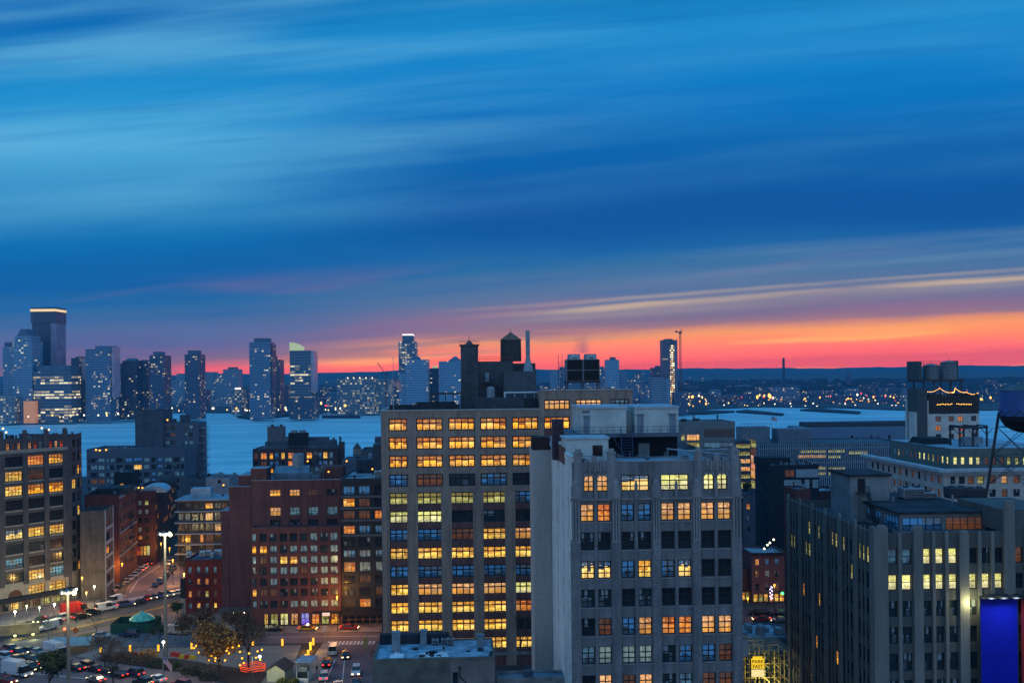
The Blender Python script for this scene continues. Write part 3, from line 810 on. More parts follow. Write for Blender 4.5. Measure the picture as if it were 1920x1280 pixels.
# buttress piers and mullions
pier = [(1072, 1089), (1148, 1164), (1224, 1239), (1299, 1314), (1373, 1391)]
zmid = tb(1080, 1011)[1]; zsh = tb(1080, 934)[1]
bm = B()
for i, (a_, b_) in enumerate(pier):
    u0, u1 = LB.u(a_, 1100), LB.u(b_, 1100)
    box(bm, u0 - (.12 if i == 0 else 0), u1, -.3, -.003, 0, zmid, 0)
    box(bm, u0 + .1, u1 - .1, -.22, -.003, zmid + .004, zsh, 0)
    for k in (0.18, .5, .82):
        uc = u0 + (u1 - u0) * k
        box(bm, uc - .11, uc + .11, -.42, -.224, zmid - .25, zsh - .3 + (.3 if k == .5 else 0), 1)
    box(bm, u0 + .02, u1 - .02, -.36, -.305, zmid - .5, zmid - .2, 1)
    if i < 4:
        for j in (0, ):
            c0, c1 = colsB[2 * i][1], colsB[2 * i + 1][0]
            m0, m1 = LB.u(c0, 1100), LB.u(c1, 1100)
            box(bm, m0 + .04, m1 - .04, -.12, -.003, 0, tb(1105, 930)[1], 0)
obj('piers', bm, [M_GB, M_GST], mB)
bm = B()                                      # setback ledge and sills
zl = tb(1105, 934)[1]
box(bm, -.3, WB + .1, -.34, -.004, zl - .28, zl, 0)
obj('ledge', bm, M_GST, mB)
for r0, r1 in rowsB:
    z_ = tb(1105, r1)[1]
    bm = B(); box(bm, LB.u(colsB[0][0], 1100) - .1, LB.u(colsB[7][1], 1100) + .1, -.08, -.004, z_ - .16, z_ - .01, 0); obj('sill_course', bm, M_GST, mB)
for a_, b_ in pier:
    u0, u1 = LB.u(a_, 1100), LB.u(b_, 1100); uc = (u0 + u1) / 2
    ht = tb(1080, 905)[1]
    bm = B()
    box(bm, uc - .42, uc + .42, -.62, -.006, zl + .004, ht, 0)
    prism(bm, [(uc - .42, -.62), (uc + .42, -.62), (uc + .42, -.006), (uc - .42, -.006)], ht + .003, ht + .5, top=.35)
    for sx in (-.52, .52): box(bm, uc + sx - .098, uc + sx + .098, -.55, -.006, zl + .004, ht - .5, 0)
    obj('buttress', bm, M_GST, mB)
for i in range(4):                            # slender finials between the paired windows
    m_ = (LB.u(colsB[2 * i][1], 1100) + LB.u(colsB[2 * i + 1][0], 1100)) / 2
    zf = tb(1105, 905)[1]
    bm = B()
    box(bm, m_ - .2, m_ + .2, -.45, -.006, zl + .004, zf - .5)
    prism(bm, [(m_ - .25, -.45), (m_ + .25, -.45), (m_ + .25, -.006), (m_ - .25, -.006)], zf - .5, zf + .4, top=.1)
    obj('finial', bm, M_GST, mB)
for u0, u1 in ((LB.u(1078, 870), LB.u(1152, 870)), (LB.u(1304, 870), LB.u(1384, 870))):
    zt = zpav - .3
    bm = B()
    box(bm, u0, u1, -.06, .5, t1 + .55, zt - 1.0, 0)
    n_ = 5
    for k in range(n_):                       # crenellations
        x0 = u0 + (u1 - u0) * (k + .18) / n_; x1 = u0 + (u1 - u0) * (k + .82) / n_
        box(bm, x0, x1, -.06, .5, zt - 1.0, zt - (.1 if k % 2 == 0 else .55), 0)
    for k in (.36, .5, .64):
        uc = u0 + (u1 - u0) * k
        box(bm, uc - .13, uc + .13, -.3, -.06, t1 + .3, zt - .8, 0)
    for k in (.43, .57, .28, .72):
        uc = u0 + (u1 - u0) * k
        prism(bm, [(uc - .22, -.16), (uc + .22, -.16), (uc + .22, -.06), (uc - .22, -.06)], t1 + 1.0, t1 + 1.9)
    obj('corner_pavilion', bm, M_GST, mB)
    for uc, r_ in ((u0 + .45, .62), (u1 - .45, .62)):       # octagonal turrets
        bm = B()
        prism(bm, ngon(uc, .1, r_, 8, R(22.5)), zl + .006, zt + .25)
        prism(bm, ngon(uc, .1, r_ * 1.18, 8, R(22.5)), zt + .25, zt + .5)
        prism(bm, ngon(uc, .1, r_ * .7, 8, R(22.5)), zt + .5, zt + .95)
        obj('turret', bm, M_GST, mB)
for px0, px1 in ((1094.5, 1113.5), (1119, 1140), (1319, 1339), (1344, 1364)):
    u0, u1 = LB.u(px0, 905), LB.u(px1, 905)
    bm = B()                                  # low arched head over a pavilion window
    for k in range(6):
        f_ = (k - 2.5) / 2.5
        a_ = u0 + (u1 - u0) * k / 6; b_ = u0 + (u1 - u0) * (k + 1) / 6
        box(bm, a_, b_, -.12, .3, t1 - .32 * f_ * f_, t1 + .25)
    obj('arched_head', bm, M_GST, mB)
# painted flank with slit windows (left side)
zfl = tb(1072, 868)[1]
slits = []
zt_ = zfl - 5.2
k = 0
while zt_ > 6:
    for (v0, w_) in ((4.2, .75), (12.5, .75), (21.5, .75), (28.0, .8)):
        dz = {4.2: 0, 12.5: 1.3, 21.5: .4, 28.0: 1.0}[v0]
        slits.append((DB - v0 - w_, DB - v0, zt_ - dz - 1.9, zt_ - dz))
    zt_ -= 4.02
bm = B()
face_windows(mB, bm, (0, DB, 0), (0, -1, 0), (1, 0, 0), R(-90), (0, DB), (0, zfl), slits, [pick('DDDDDdm') for _ in slits], .3, 0, None, 1, 2, .08, None, None, 96, 'slit_window')
box(bm, -.06, .4, .3, 17, zfl + .004, zfl + .9, 0); box(bm, -.06, .4, 17.1, 31.5, zfl + .004, zfl + 1.9, 0)
obj('painted_flank', bm, M_PEEL, mB)
def vdep(px, py, v):                          # local u on a plane v behind the front
    return tb(px, py, v)
vs = 32.0
s0, zs_ = vdep(999.5, 843, vs); s1, _ = vdep(1036, 900, vs)
bm = B()
box(bm, s0, -.05, vs, vs + 9, 0, zs_ - .004)
obj('stair_shaft', bm, M_SHAFT, mB)
bm = B(); z2 = vdep(1000, 820, vs)[1]
box(bm, s0 - .12, -.2, vs - .1, vs + 4, zs_, z2); obj('shaft_cap', bm, surf('burnt_brown_brick', (.055, .032, .03), .9, .25, 1, grain=.3, gscale=4), mB)
bm = B()                                      # flat roof
box(bm, .4, WB - .05, .5, DB - .05, zpar - 1.5, zpar - 1.2); obj('roof', bm, M_ROOFL, mB)
zrB = zpar - 1.2
bm = B(); box(bm, LB.u(1153, 870), LB.u(1303, 870), -.03, .42, zpar + .004, zpar + .12); obj('coping', bm, M_ROOFL, mB)
def rbox(name, px0, px1, pyt, pyb, v0, v1, mats, zb=None):
    u0, zt = vdep(px0, pyt, v0); u1, zb_ = vdep(px1, pyb, v0)
    bm = B(); box(bm, u0, u1, v0, v1, zb_ if zb is None else zb, zt)
    return obj(name, bm, mats, mB), u0, u1, zt
M_PH = surf('penthouse_cream_render', (.50, .56, .54), .7, .15, .4, grain=.06)
M_PHE = surf('penthouse_blue_edge', (.40, .50, .56), .6, .2, .8)
# rear penthouse on its raised deck
vp = 22.0
zd = vdep(1150, 812, vp)[1]
d0 = vdep(1073, 812, vp)[0]; d1 = vdep(1273, 812, vp)[0]
bm = B(); box(bm, d0 - .6, d1 + .2, vp - 1.6, vp + 14, zd - .55, zd - .02); obj('raised_deck', bm, surf('deck_steel_blue', (.10, .13, .17), .6, .2), mB)
bm = B(); box(bm, d0 + 6.5, d1, vp + 1.2, vp + 13.8, zrB, zd - .56); box(bm, d0, d0 + 6.4, vp + 3, vp + 13, zrB, zd - .56, 1)
obj('deck_base', bm, [surf('under_deck_shade', (.006, .007, .01), .8, .1), M_PEEL], mB)  # near-black block stands in for the shaded void below the deck
u0, zt = vdep(1089, 766, vp); u1, _ = vdep(1174, 766, vp); u2, zt2 = vdep(1191, 764, vp); u3, _ = vdep(1273, 766, vp)
bm = B()
box(bm, u0 - .02, u1, vp, vp + 12, zd, zt); obj('penthouse', bm, M_PH, mB)
bm = B(); box(bm, u1 + .01, u2 - .01, vp + 3.5, vp + 12, zd, zt - .3); box(bm, u2, u3, vp + .4, vp + 12, zd, zt2 - .15); obj('penthouse', bm, M_PH, mB)
bm = B(); box(bm, u0 - .25, u1 + .15, vp - .25, vp + 12.2, zt + .004, zt + .34); box(bm, u2 - .15, u3 + .1, vp + .15, vp + 12.2, zt2 - .146, zt2 + .2); obj('penthouse_roof', bm, M_PHE, mB)
for pa, pb, pt_, pb_, vv in ((1094, 1106, 780, 806, vp - .06), (1194.5, 1207, 777, 804, vp + .34), (1254.5, 1267.5, 776, 803, vp + .34)):
    a_, zt_ = vdep(pa, pt_, vv); b_, zb_ = vdep(pb, pb_, vv)
    bm = B(); box(bm, a_, b_, vv, vv + .05, zd, zt_); box(bm, a_ - .1, b_ + .1, vv - .25, vv + .05, zt_ + .004, zt_ + .12)
    obj('door', bm, surf('door_blue_grey', (.17, .24, .3), .5, .15), mB)
bm = B()
for k in range(5): box(bm, u0 + .2 + k * .25, u0 + .34 + k * .25, vp - .05, vp - .003, zt - .75, zt - .3)
obj('vents', bm, M_STEEL, mB)
bm = B()
for k in range(17):
    x_ = d0 + (d1 - d0) * k / 16; tube(bm, (x_, vp - 1.5, zd), (x_, vp - 1.5, zd + 1.1), .03, n=5)
for dz in (.55, 1.1): tube(bm, (d0, vp - 1.5, zd + dz), (d1, vp - 1.5, zd + dz), .03, n=5)
obj('deck_railing', bm, M_STEEL, mB)
bm = B()                                      # blue steel ladder stair below the deck
a_, zt_ = vdep(1165, 812, vp - 2.2); b_, _ = vdep(1186, 812, vp - 2.2)
for x_ in (a_, b_): tube(bm, (x_, vp - 2.4, zrB), (x_, vp - 1.8, zd + 1), .07, n=6)
for k in range(9): box(bm, a_, b_, vp - 2.5 + .06 * k, vp - 2.2 + .06 * k, zrB + .45 * k + .2, zrB + .45 * k + .26)
tube(bm, (a_ - 1.6, vp - 2.2, zd), (a_ + .6, vp - 2.9, zrB), .05, n=6)
obj('deck_ladder', bm, surf('blue_steel', (.04, .07, .16), .5, .15), mB)
# nearer roof hut
vq = 9.0
_, h0, h1, hz = rbox('roof_hut', 1060, 1141, 823.5, 860, vq, vq + 6, M_PH, zrB)
bm = B(); box(bm, h0 - .2, h1 + .2, vq - .2, vq + 6.2, hz + .004, hz + .28); obj('hut_roof', bm, M_PHE, mB)
a_, z1_ = vdep(1111, 834.5, vq - .05); b_, z0_ = vdep(1130, 854.5, vq - .05)
bm = B(); box(bm, a_, b_, vq - .06, vq + .0, z0_, z1_); obj('hut_window', bm, surf('dark_red_glass', (.03, .015, .015), .2, .2), mB)
rbox('brick_flue', 1037, 1057, 787, 850, 18, 21, surf('plum_brick', (.075, .045, .06), .9, .25, 1, grain=.25, gscale=4), zrB)
bm = B(); x_, z_ = vdep(1052, 838, 14); box(bm, .41, x_, 9.2, 18, zrB, z_ + .2); obj('brick_flue_base', bm, surf('salmon_brick', (.20, .09, .065), .9, .3, .8, grain=.25, gscale=4), mB)
rbox('doorway_box', 1197, 1218, 831, 853, vp + .9, vp + 1.19, surf('pale_door', (.2, .24, .26), .6, .2), zrB)
bm = B()                                      # aerials, pipes and conduit clutter along the parapet
for k in range(46):
    x_ = rnd.uniform(1.5, WB - 1.5); y_ = rnd.uniform(1.2, 7.5); h_ = rnd.uniform(.5, 2.2)
    if h0 - .3 < x_ < h1 + .3: y_ = rnd.uniform(1, 7)
    tube(bm, (x_, y_, zrB), (x_ + rnd.uniform(-.2, .2), y_, zrB + h_), .035, n=5)
    if k % 3 == 0: tube(bm, (x_ - rnd.uniform(.6, 2), y_, zrB + h_ * .9), (x_ + rnd.uniform(.6, 2), y_ + .4, zrB + h_ * .8), .04, n=5)
for k in range(24):
    x_ = LB.u(1252, 870) + k * .17; tube(bm, (x_, 1.4, zrB), (x_ + rnd.uniform(-.3, .3), 1.6, zrB + rnd.uniform(1.3, 2.4)), .03, n=4)
obj('roof_aerials', bm, M_STEELG, mB)
bm = B()
for k in range(12):
    x_ = rnd.uniform(1.2, WB - 2); y_ = rnd.uniform(1.5, 6); s_ = rnd.uniform(.4, 1.1)
    box(bm, x_, x_ + s_, y_, y_ + s_, zrB + .004, zrB + rnd.uniform(.4, 1.5))
obj('roof_boxes', bm, surf('roof_box_blue_grey', (.09, .12, .15), .7, .3), mB)
bm = B()                                      # inclined spars of a roof sign frame at the right
for k in range(7):
    x_ = LB.u(1260, 865) + k * 1.9; tube(bm, (x_, 3.2, zrB), (x_ + .1, 3.0, zrB + 2.6 - .18 * k), .06, n=5)
tube(bm, (LB.u(1258, 865), 3, zrB + 2.7), (WB - 1, 3.2, zrB + 1.7), .12, n=6); tube(bm, (LB.u(1290, 865), 5, zrB + 2.2), (WB - .5, 5, zrB + 2.4), .1, n=6)
obj('sign_frame', bm, surf('frame_pale_blue', (.28, .36, .42), .5, .2), mB)

# ------------------------------------------------------------------ charcoal pier building at the right
M_CH = surf('charcoal_render', (.105, .105, .098), .85, .2, .3, (.075, .078, .078), grain=.15, gscale=2.5, streak=True)
LC = Line(X_(1640, 985, 145), 145, 2.2)
def tc(px, py, v=0.0): return Line(LC.ox - v * LC.s, LC.oy + v * LC.c, 2.2).at(px, py)
mC = thing('pier_building', 'dark grey office building with round topped piers and long flank of narrow windows', 'building', (LC.ox, LC.oy, 0), R(2.2))
WC, DC = LC.u(1990, 1000), 39.5
zC = tc(1700, 1000)[1]
zC2 = tc(1900, 955)[1]
colsC = [(1664.5, 1682.5), (1691, 1709.5), (1730, 1746), (1754.3, 1770), (1779, 1795.3), (1816, 1832), (1840.6, 1856.3), (1864.7, 1880.5), (1902, 1918), (1926, 1942), (1950, 1966)]
rowsC = [(1029, 1058), (1077.5, 1106), (1126, 1155.5), (1174.5, 1206), (1224, 1257), (1274, 1306)]
kC = ['TTYYYDDDmDD', 'YYYYYYYYDDD', 'ddddddddDDD', 'ddddddddDDD', 'ddddddddDDD', 'dddddddDDDD']
hs, ks = [], []
zrows = []
for i, (r0, r1) in enumerate(rowsC):
    zrows.append((tc(1690, r1)[1], tc(1690, r0)[1]))
    for j, c in enumerate(colsC):
        hs.append((LC.u(c[0], 1080), LC.u(c[1], 1080), zrows[-1][0], zrows[-1][1])); ks.append(kC[i][j])
step = (zrows[0][1] - zrows[4][1]) / 4
bm = B()
face_windows(mC, bm, (0, 0, 0), (1, 0, 0), (0, 1, 0), 0, (0, WC), (0, zC), hs, ks, .45, 0, None, 1, 2, .09, None, .5)
q = [bm.verts.new(p) for p in ((0, DC, 0), (WC, DC, 0), (WC, DC, zC), (0, DC, zC))]; bm.faces.new(q[::-1])
uR = LC.u(1882, 1000)
q = [bm.verts.new(p) for p in ((WC, 0, 0), (WC, DC, 0), (WC, DC, zC), (WC, 0, zC))]; bm.faces.new(q)
box(bm, uR, WC, 0, 14, zC + .004, zC2)
# flank: six bays of three narrow windows, ten storeys
vb = []
bay = (DC - .8) / 6
for b_ in range(6):
    for j in range(3): vb.append((.8 + b_ * bay + 1.5 + j * 1.55, .8 + b_ * bay + 1.5 + j * 1.55 + .85))
zf = []
z_ = zrows[0][1]
while z_ > 4: zf.append((z_ - 2.35, z_)); z_ -= step
fl = [(DC - v1, DC - v0, a_, c_) for (a_, c_) in zf for (v0, v1) in vb]
fl.sort(key=lambda h: (h[0] < DC - 12.5, -h[2]))
near = 34
def fk(h):
    r_ = rnd.random(); top = h[2] > zrows[2][0]
    if top and r_ < .38: return 'L'
    return 'A' if r_ < (.06 if not top else .1) else pick('DDDdD')
fks = [fk(h) for h in fl]
face_windows(mC, bm, (0, DC, 0), (0, -1, 0), (1, 0, 0), R(-90), (0, DC), (0, zC), fl, fks, .14, 0, None, 1, 2, .08, None, .5, near)
obj('wall', bm, M_CH, mC)
bm = B(); uvl = bm.loops.layers.uv.new('UVMap'); order = 'LADd'
for h, k in list(zip(fl, fks))[near:]:
    y0, y1 = DC - h[0], DC - h[1]
    f = bm.faces.new([bm.verts.new(p) for p in ((.1, y0, h[2]), (.1, y1, h[2]), (.1, y1, h[3]), (.1, y0, h[3]))]); f.material_index = order.index(k)
    for lp, uv in zip(f.loops, ((0, 0), (1, 0), (1, 1), (0, 1))): lp[uvl].uv = uv
    for z_ in (h[2] + .02, (h[2] + h[3]) / 2 - .05, h[3] - .12): box(bm, .03, .09, min(y0, y1) + .02, max(y0, y1) - .02, z_, z_ + .1, 4)
tag(obj('window', bm, [PANE[k] for k in order] + [FRAME], mC), kind='stuff')
# piers
bm = B()
def round_pier(x0, x1, y0, y1, zt):
    box(bm, x0, x1, y0, y1, 0, zt - .7); prism(bm, [(x0, y0), (x1, y0), (x1, y1), (x0, y1)], zt - .697, zt - .2, top=.86); 
    cx, cy2 = (x0 + x1) / 2, (y0 + y1) / 2
    prism(bm, [(cx + (p[0] - cx) * .86, cy2 + (p[1] - cy2) * .86) for p in ((x0, y0), (x1, y0), (x1, y1), (x0, y1))], zt - .197, zt, top=.6)
for a_, b_, t_ in ((1641, 1663.5, 983), (1711.5, 1729, 984), (1797.5, 1815, 993), (1881.5, 1901, 936), (1968, 1988, 940)):
    round_pier(LC.u(a_, 1080), LC.u(b_, 1080), -.45, -.003, tc((a_ + b_) / 2, t_)[1])
for a_, b_, t_ in ((1683.5, 1690, 1001), (1747.3, 1753, 998), (1771.3, 1777.5, 998), (1833.3, 1839.3, 999), (1857.5, 1863.5, 999), (1919, 1925, 990), (1943, 1949, 990)):
    x0, x1 = LC.u(a_, 1080), LC.u(b_, 1080); zt = tc((a_ + b_) / 2, t_)[1]
    box(bm, x0, x1, -.28, -.003, 0, zt); prism(bm, [(x0, -.28), (x1, -.28), (x1, -.003), (x0, -.003)], zt + .003, zt + .3, top=.4)
for b_ in range(7):
    v_ = .8 + b_ * bay
    round_pier(-.32, -.003, v_ - .55 if b_ else -.44, v_ + .55, zC + 1.15)
    if b_ < 6:
        for j in range(4):
            w_ = v_ + 1.15 + j * 1.52
            if j in (1, 2): box(bm, -.12, -.003, w_ - .05, w_ + .28, 0, zC + .45); prism(bm, [(-.12, w_ - .05), (-.003, w_ - .05), (-.003, w_ + .28), (-.12, w_ + .28)], zC + .453, zC + .75, top=.4)
obj('piers', bm, surf('pier_grey_render', (.20, .20, .185), .85, .2, .4, (.145, .147, .14), grain=.12, gscale=2, streak=True), mC)
bm = B(); box(bm, .05, WC - .05, .45, DC - .05, zC - 1.5, zC - 1.2); obj('roof', bm, M_ROOFD, mC)
bm = B(); box(bm, -.02, uR, -.02, .42, zC + .004, zC + .16); box(bm, -.02, .42, .43, DC, zC + .004, zC + .16); obj('coping', bm, M_CH, mC)
zrC = zC - 1.2
# glazed penthouse
vq = 6.5
p0, pz = tc(1688, 963, vq); p1, _ = tc(1850, 963, vq)
phs = [(tc(a_, 980, vq)[0], tc(b_, 980, vq)[0], tc(1720, 994, vq)[1], tc(1720, 969.5, vq)[1], n_) for a_, b_, n_ in ((1691.5, 1765.5, 5), (1773, 1842, 5))]
bm = B()
lw = [(24 - v0 - 5.6, 24 - v0, phs[0][2], phs[0][3], 5) for v0 in (.9, 7.4, 14)]
def ofs(hs_, du): return [(h[0] - du,) + (h[1] - du,) + h[2:] for h in hs_]
facade_o = Vector((p0, vq, 0))
face_windows(mC, bm, (p0, vq, 0), (1, 0, 0), (0, 1, 0), 0, (0, p1 - p0), (zrC, pz), ofs(phs, p0), ['B', 'm'], .12, 0, None, 5, 2, .09, None, .42)
face_windows(mC, bm, (p0, vq + 24, 0), (0, -1, 0), (1, 0, 0), R(-90), (0, 24), (zrC, pz), lw, ['B', 'B', 'G'], .12, 0, None, 5, 2, .09, None, .42)
q = [bm.verts.new(p) for p in ((p1, vq, zrC), (p1, vq + 24, zrC), (p1, vq + 24, pz), (p1, vq, pz))]; bm.faces.new(q)
obj('penthouse', bm, surf('penthouse_grey', (.20, .215, .23), .6, .15), mC)
bm = B(); box(bm, p0 - .5, p1 + .5, vq - .5, vq + 24.5, pz + .004, pz + .3); obj('penthouse_roof', bm, M_ROOFD, mC)
# lift tower with roof stair
vl = 20.0
l0, lz = tc(1594, 893, vl); l1, _ = tc(1667.5, 893, vl)
bm = B(); box(bm, l0, l1, vl, vl + 9, zrC, lz); obj('lift_tower', bm, surf('lift_tower_render', (.22, .25, .265), .8, .2, .4), mC)
bm = B(); box(bm, l0 - .35, l1 + .35, vl - .35, vl + 9.3, lz + .004, lz + .35); obj('lift_tower_roof', bm, M_ROOFD, mC)
a_, dzt = tc(1608, 897, vl - .05); b_, dzb = tc(1622.5, 922, vl - .05)
bm = B(); box(bm, a_, b_, vl - .06, vl - .003, dzb, dzt); obj('door', bm, surf('dark_doorway', (.012, .014, .018), .6, .2), mC)
bm = B()
box(bm, a_ - .4, b_ + .2, vl - 1.6, vl - .1, dzb - .15, dzb)
e_, ez = tc(1645, 978, vl - 6)
for dv in (0, 1.1):
    tube(bm, (b_, vl - 1.5 + dv * .9, dzb), (e_, vl - 5.5 + dv * .9, zrC + .3), .1, n=6)
    tube(bm, (b_, vl - 1.5 + dv * .9, dzb + 1.05), (e_, vl - 5.5 + dv * .9, zrC + 1.35), .05, n=6)
for k in range(14):
    f_ = (k + .5) / 14
    cx = b_ + (e_ - b_) * f_; cv = vl - 1.5 - 4 * f_; cz_ = dzb + (zrC + .3 - dzb) * f_
    box(bm, cx - .15, cx + .15, cv - .05, cv + 1.1, cz_, cz_ + .05)
    if k % 2 == 0: tube(bm, (cx, cv, cz_), (cx, cv, cz_ + 1.05), .035, n=5)
for x_ in (a_ - .35, b_ + .1): tube(bm, (x_, vl - 1.5, zrC), (x_, vl - 1.5, dzb + 1.1), .06, n=6)
tube(bm, (a_ - .35, vl - 1.5, dzb + 1.1), (b_, vl - 1.5, dzb + 1.1), .05, n=6)
obj('roof_stair', bm, M_STEEL, mC)
bm = B()                                      # stair glazing at the penthouse's rear corner
# roof plant
def roof_unit(label, x, y, z, w, d, h, mat, par=None, rz=0.0, fan=True, name='air_conditioner', cat='air conditioner', group=None):
    t_ = thing(name, label, cat, (x, y, z), rz, group)
    bm = B(); box(bm, 0, w, 0, d, .25, h); bmesh.ops.bevel(bm, geom=bm.edges[:], offset=.04, segments=1, affect='EDGES'); obj('casing', bm, mat, t_)
    bm = B(); box(bm, .1, w - .1, .1, d - .1, 0, .246); obj('base_frame', bm, M_STEEL, t_)
    if fan:
        bm = B(); n_ = max(1, int(w / 1.4))
        for k in range(n_): prism(bm, ngon(w * (k + .5) / n_, d / 2, min(.5, d * .38), 14), h + .003, h + .2)
        obj('fan', bm, M_STEEL, t_)
    bm = B()
    for k in range(5): box(bm, .15, w - .15, -.03, -.004, .4 + (h - .6) * k / 5, .4 + (h - .6) * (k + .6) / 5)
    obj('grille', bm, M_STEEL, t_)
    return t_
def wC(u, v): return (LC.ox + u * LC.c - v * LC.s, LC.oy + u * LC.s + v * LC.c)
M_ACG = surf('ac_grey', (.25, .3, .33), .5, .15); M_ACD = surf('ac_dark', (.05, .06, .075), .6, .2)
for px, py, w_, d_, h_, m_, lb in ((1690, 946, 3.6, 2.4, 1.9, M_ACG, 'grey rooftop air conditioner on the dark glazed penthouse beside the lift tower'), (1776, 938, 3.4, 2.4, 1.9, M_ACD, 'dark rooftop unit at the far middle of the glazed penthouse roof'),
                                   (1812, 948, 3.0, 2.2, 1.7, M_ACD, 'dark rooftop unit near the right end of the glazed penthouse roof'), (1728, 952, 2.2, 2, 1.2, M_ACG, 'small pale rooftop unit at the middle of the glazed penthouse roof')):
    u_, _ = tc(px, py, vq + 15); x_, y_ = wC(u_, vq + 14)
    roof_unit(lb, x_, y_, pz + .31, w_, d_, h_, m_, rz=R(2.2))
# billboards
b0, bzt = tc(1838, 1119, -1.6); b1, bzb = tc(1909, 1300, -1.6)
bb = thing('billboard', 'huge deep blue blank billboard on the dark building front, lit from above', 'billboard', wC(b0, -1.6) + (0,), R(2.2))
bm = B(); box(bm, 0, b1 - b0, 0, .3, bzb, bzt); bw_ = b1 - b0; [box(bm, *q, 1) for q in ((-.12, -.004, -.06, .32, bzb, bzt), (bw_ + .004, bw_ + .12, -.06, .32, bzb, bzt))]; [box(bm, .02, bw_ - .02, -.012, -.003, bzb + (bzt - bzb) * k / 5, bzb + (bzt - bzb) * k / 5 + .05, 0) for k in range(1, 5)]
obj('panel', bm, [surf('billboard_blue', (.005, .012, .42), .45, .12, .15, grain=.02, spec=.2), M_STEEL], bb)
bm = B()
for zz in (bzb + 1, (bzb + bzt) / 2, bzt - .5):
    for xx in (.5, b1 - b0 - .5): tube(bm, (xx, .3, zz), (xx, 1.15, zz), .08, n=6)
box(bm, -.15, b1 - b0 + .15, -1.5, .3, bzt + .05, bzt + .16); obj('catwalk', bm, M_STEEL, bb)
for k in range(3):
    xx = (b1 - b0) * (k + .5) / 3
    bm = B(); tube(bm, (xx, 0, bzt + .2), (xx, -1.7, bzt + .75), .05, n=6); box(bm, xx - .35, xx + .35, -2.0, -1.4, bzt + .62, bzt + .8); obj('flood_lamp', bm, M_STEEL, bb)
    ld = bpy.data.lights.new('billboard_lamp', 'SPOT'); ld.energy = 900; ld.spot_size = R(110); ld.spot_blend = .8; ld.color = (.9, .95, 1); ld.shadow_soft_size = .3
    lo = bpy.data.objects.new('billboard_lamp', ld); col.objects.link(lo); lo.parent = bb; lo.location = (xx, -1.75, bzt + .55)
    lo.rotation_euler = (R(28), 0, 0)
ld = bpy.data.lights.new('wash_lamp', 'POINT'); ld.energy = 420; ld.color = (1, .92, .42); ld.shadow_soft_size = .25
lo = bpy.data.objects.new('wash_lamp', ld); col.objects.link(lo); lo.parent = bb; lo.location = (-1.2, .1, bzt - 1.0)
r0, _ = tc(1911, 1119, -1.4); r1, _ = tc(1985, 1119, -1.4)
b2 = thing('billboard', 'deep red billboard at the right picture edge beside the blue one', 'billboard', wC(r0 + .25, -1.6) + (0,), R(2.2))
bm = B(); box(bm, 0, r1 - r0, 0, .3, bzb, bzt - .1); obj('panel', bm, surf('billboard_red', (.36, .022, .012), .5, .5, .3, (.2, .02, .05)), b2)
bm = B(); box(bm, 0, r1 - r0, -1.5, .3, bzt + .0, bzt + .11); obj('catwalk', bm, M_STEEL, b2)
# ------------------------------------------------------------------ left: curved loft block
M_LOFT = surf('loft_grey_brick', (.10, .095, .105), .9, .25, .3, (.066, .066, .076), grain=.3, gscale=4)
M_LOFTS = surf('loft_pale_stone', (.30, .28, .25), .85, .2, .5, (.22, .21, .195), grain=.1)
L1 = Line(X_(0, 1150, 277), 277, 53.0)
u_l, u_r = -7.0, L1.u(127, 900)
m1 = thing('corner_loft', 'big grey loft block at the left edge with curved corner and long dark awning', 'building', (L1.ox, L1.oy, 0), R(53))
c1 = [(-5.2, -.6, 4)] + [(L1.u(a_, 890), L1.u(b_, 890), 5) for a_, b_ in ((10, 42), (52, 82.5), (91, 121.5))]
r1 = [(856, 874.5), (883.5, 902), (911, 929.5), (937.5, 956), (965, 983.5), (993, 1010.5), (1020.5, 1038), (1047.5, 1065), (1074, 1092.5)]
k1 = ['DDOA', 'DGmD', 'AGAA', 'DDDD', 'DDDD', 'GHGG', 'mddD', 'ABDD', 'BDGB']
z1 = lambda py: L1.z(26, py)
hs, ks = [], []
for i, (a_, b_) in enumerate(r1):
    for j, c in enumerate(c1): hs.append((c[0], c[1], z1(b_), z1(a_), c[2])); ks.append(k1[i][j])
for j, c in enumerate(c1): 
    if j != 1: hs.append((c[0], c[1], z1(1121), z1(1102), c[2])); ks.append('GGGG'[j])
for j, c in enumerate(c1):                    # top storey: three narrow lights per bay
    w_ = (c[1] - c[0]) / 3
    for k in range(3): hs.append((c[0] + w_ * k + .35, c[0] + w_ * (k + 1) - .35, z1(846.5), z1(830), 2)); ks.append(['OmO', 'OmO', 'ORT', 'RPR'][j][k])
shop = []
for k in range(9): shop.append((u_l + 1 + k * 3.05, u_l + 1 + k * 3.05 + 2.3, .4, 2.8, 2)); 
ztop = z1(822)
bm = B()
zt1, zt2 = z1(849), z1(1098)
def mf1(u, z): return 1 if (zt1 - .1 < z < zt1 + 1.0) or z < zt2 + .6 else 0
face_windows(m1, bm, (0, 0, 0), (1, 0, 0), (0, 1, 0), 0, (u_l, u_r), (0, ztop), hs + shop, ks + [pick('LmLGLD') for _ in shop], .35, 0, mf1, 5, 3, .12, FRAME)
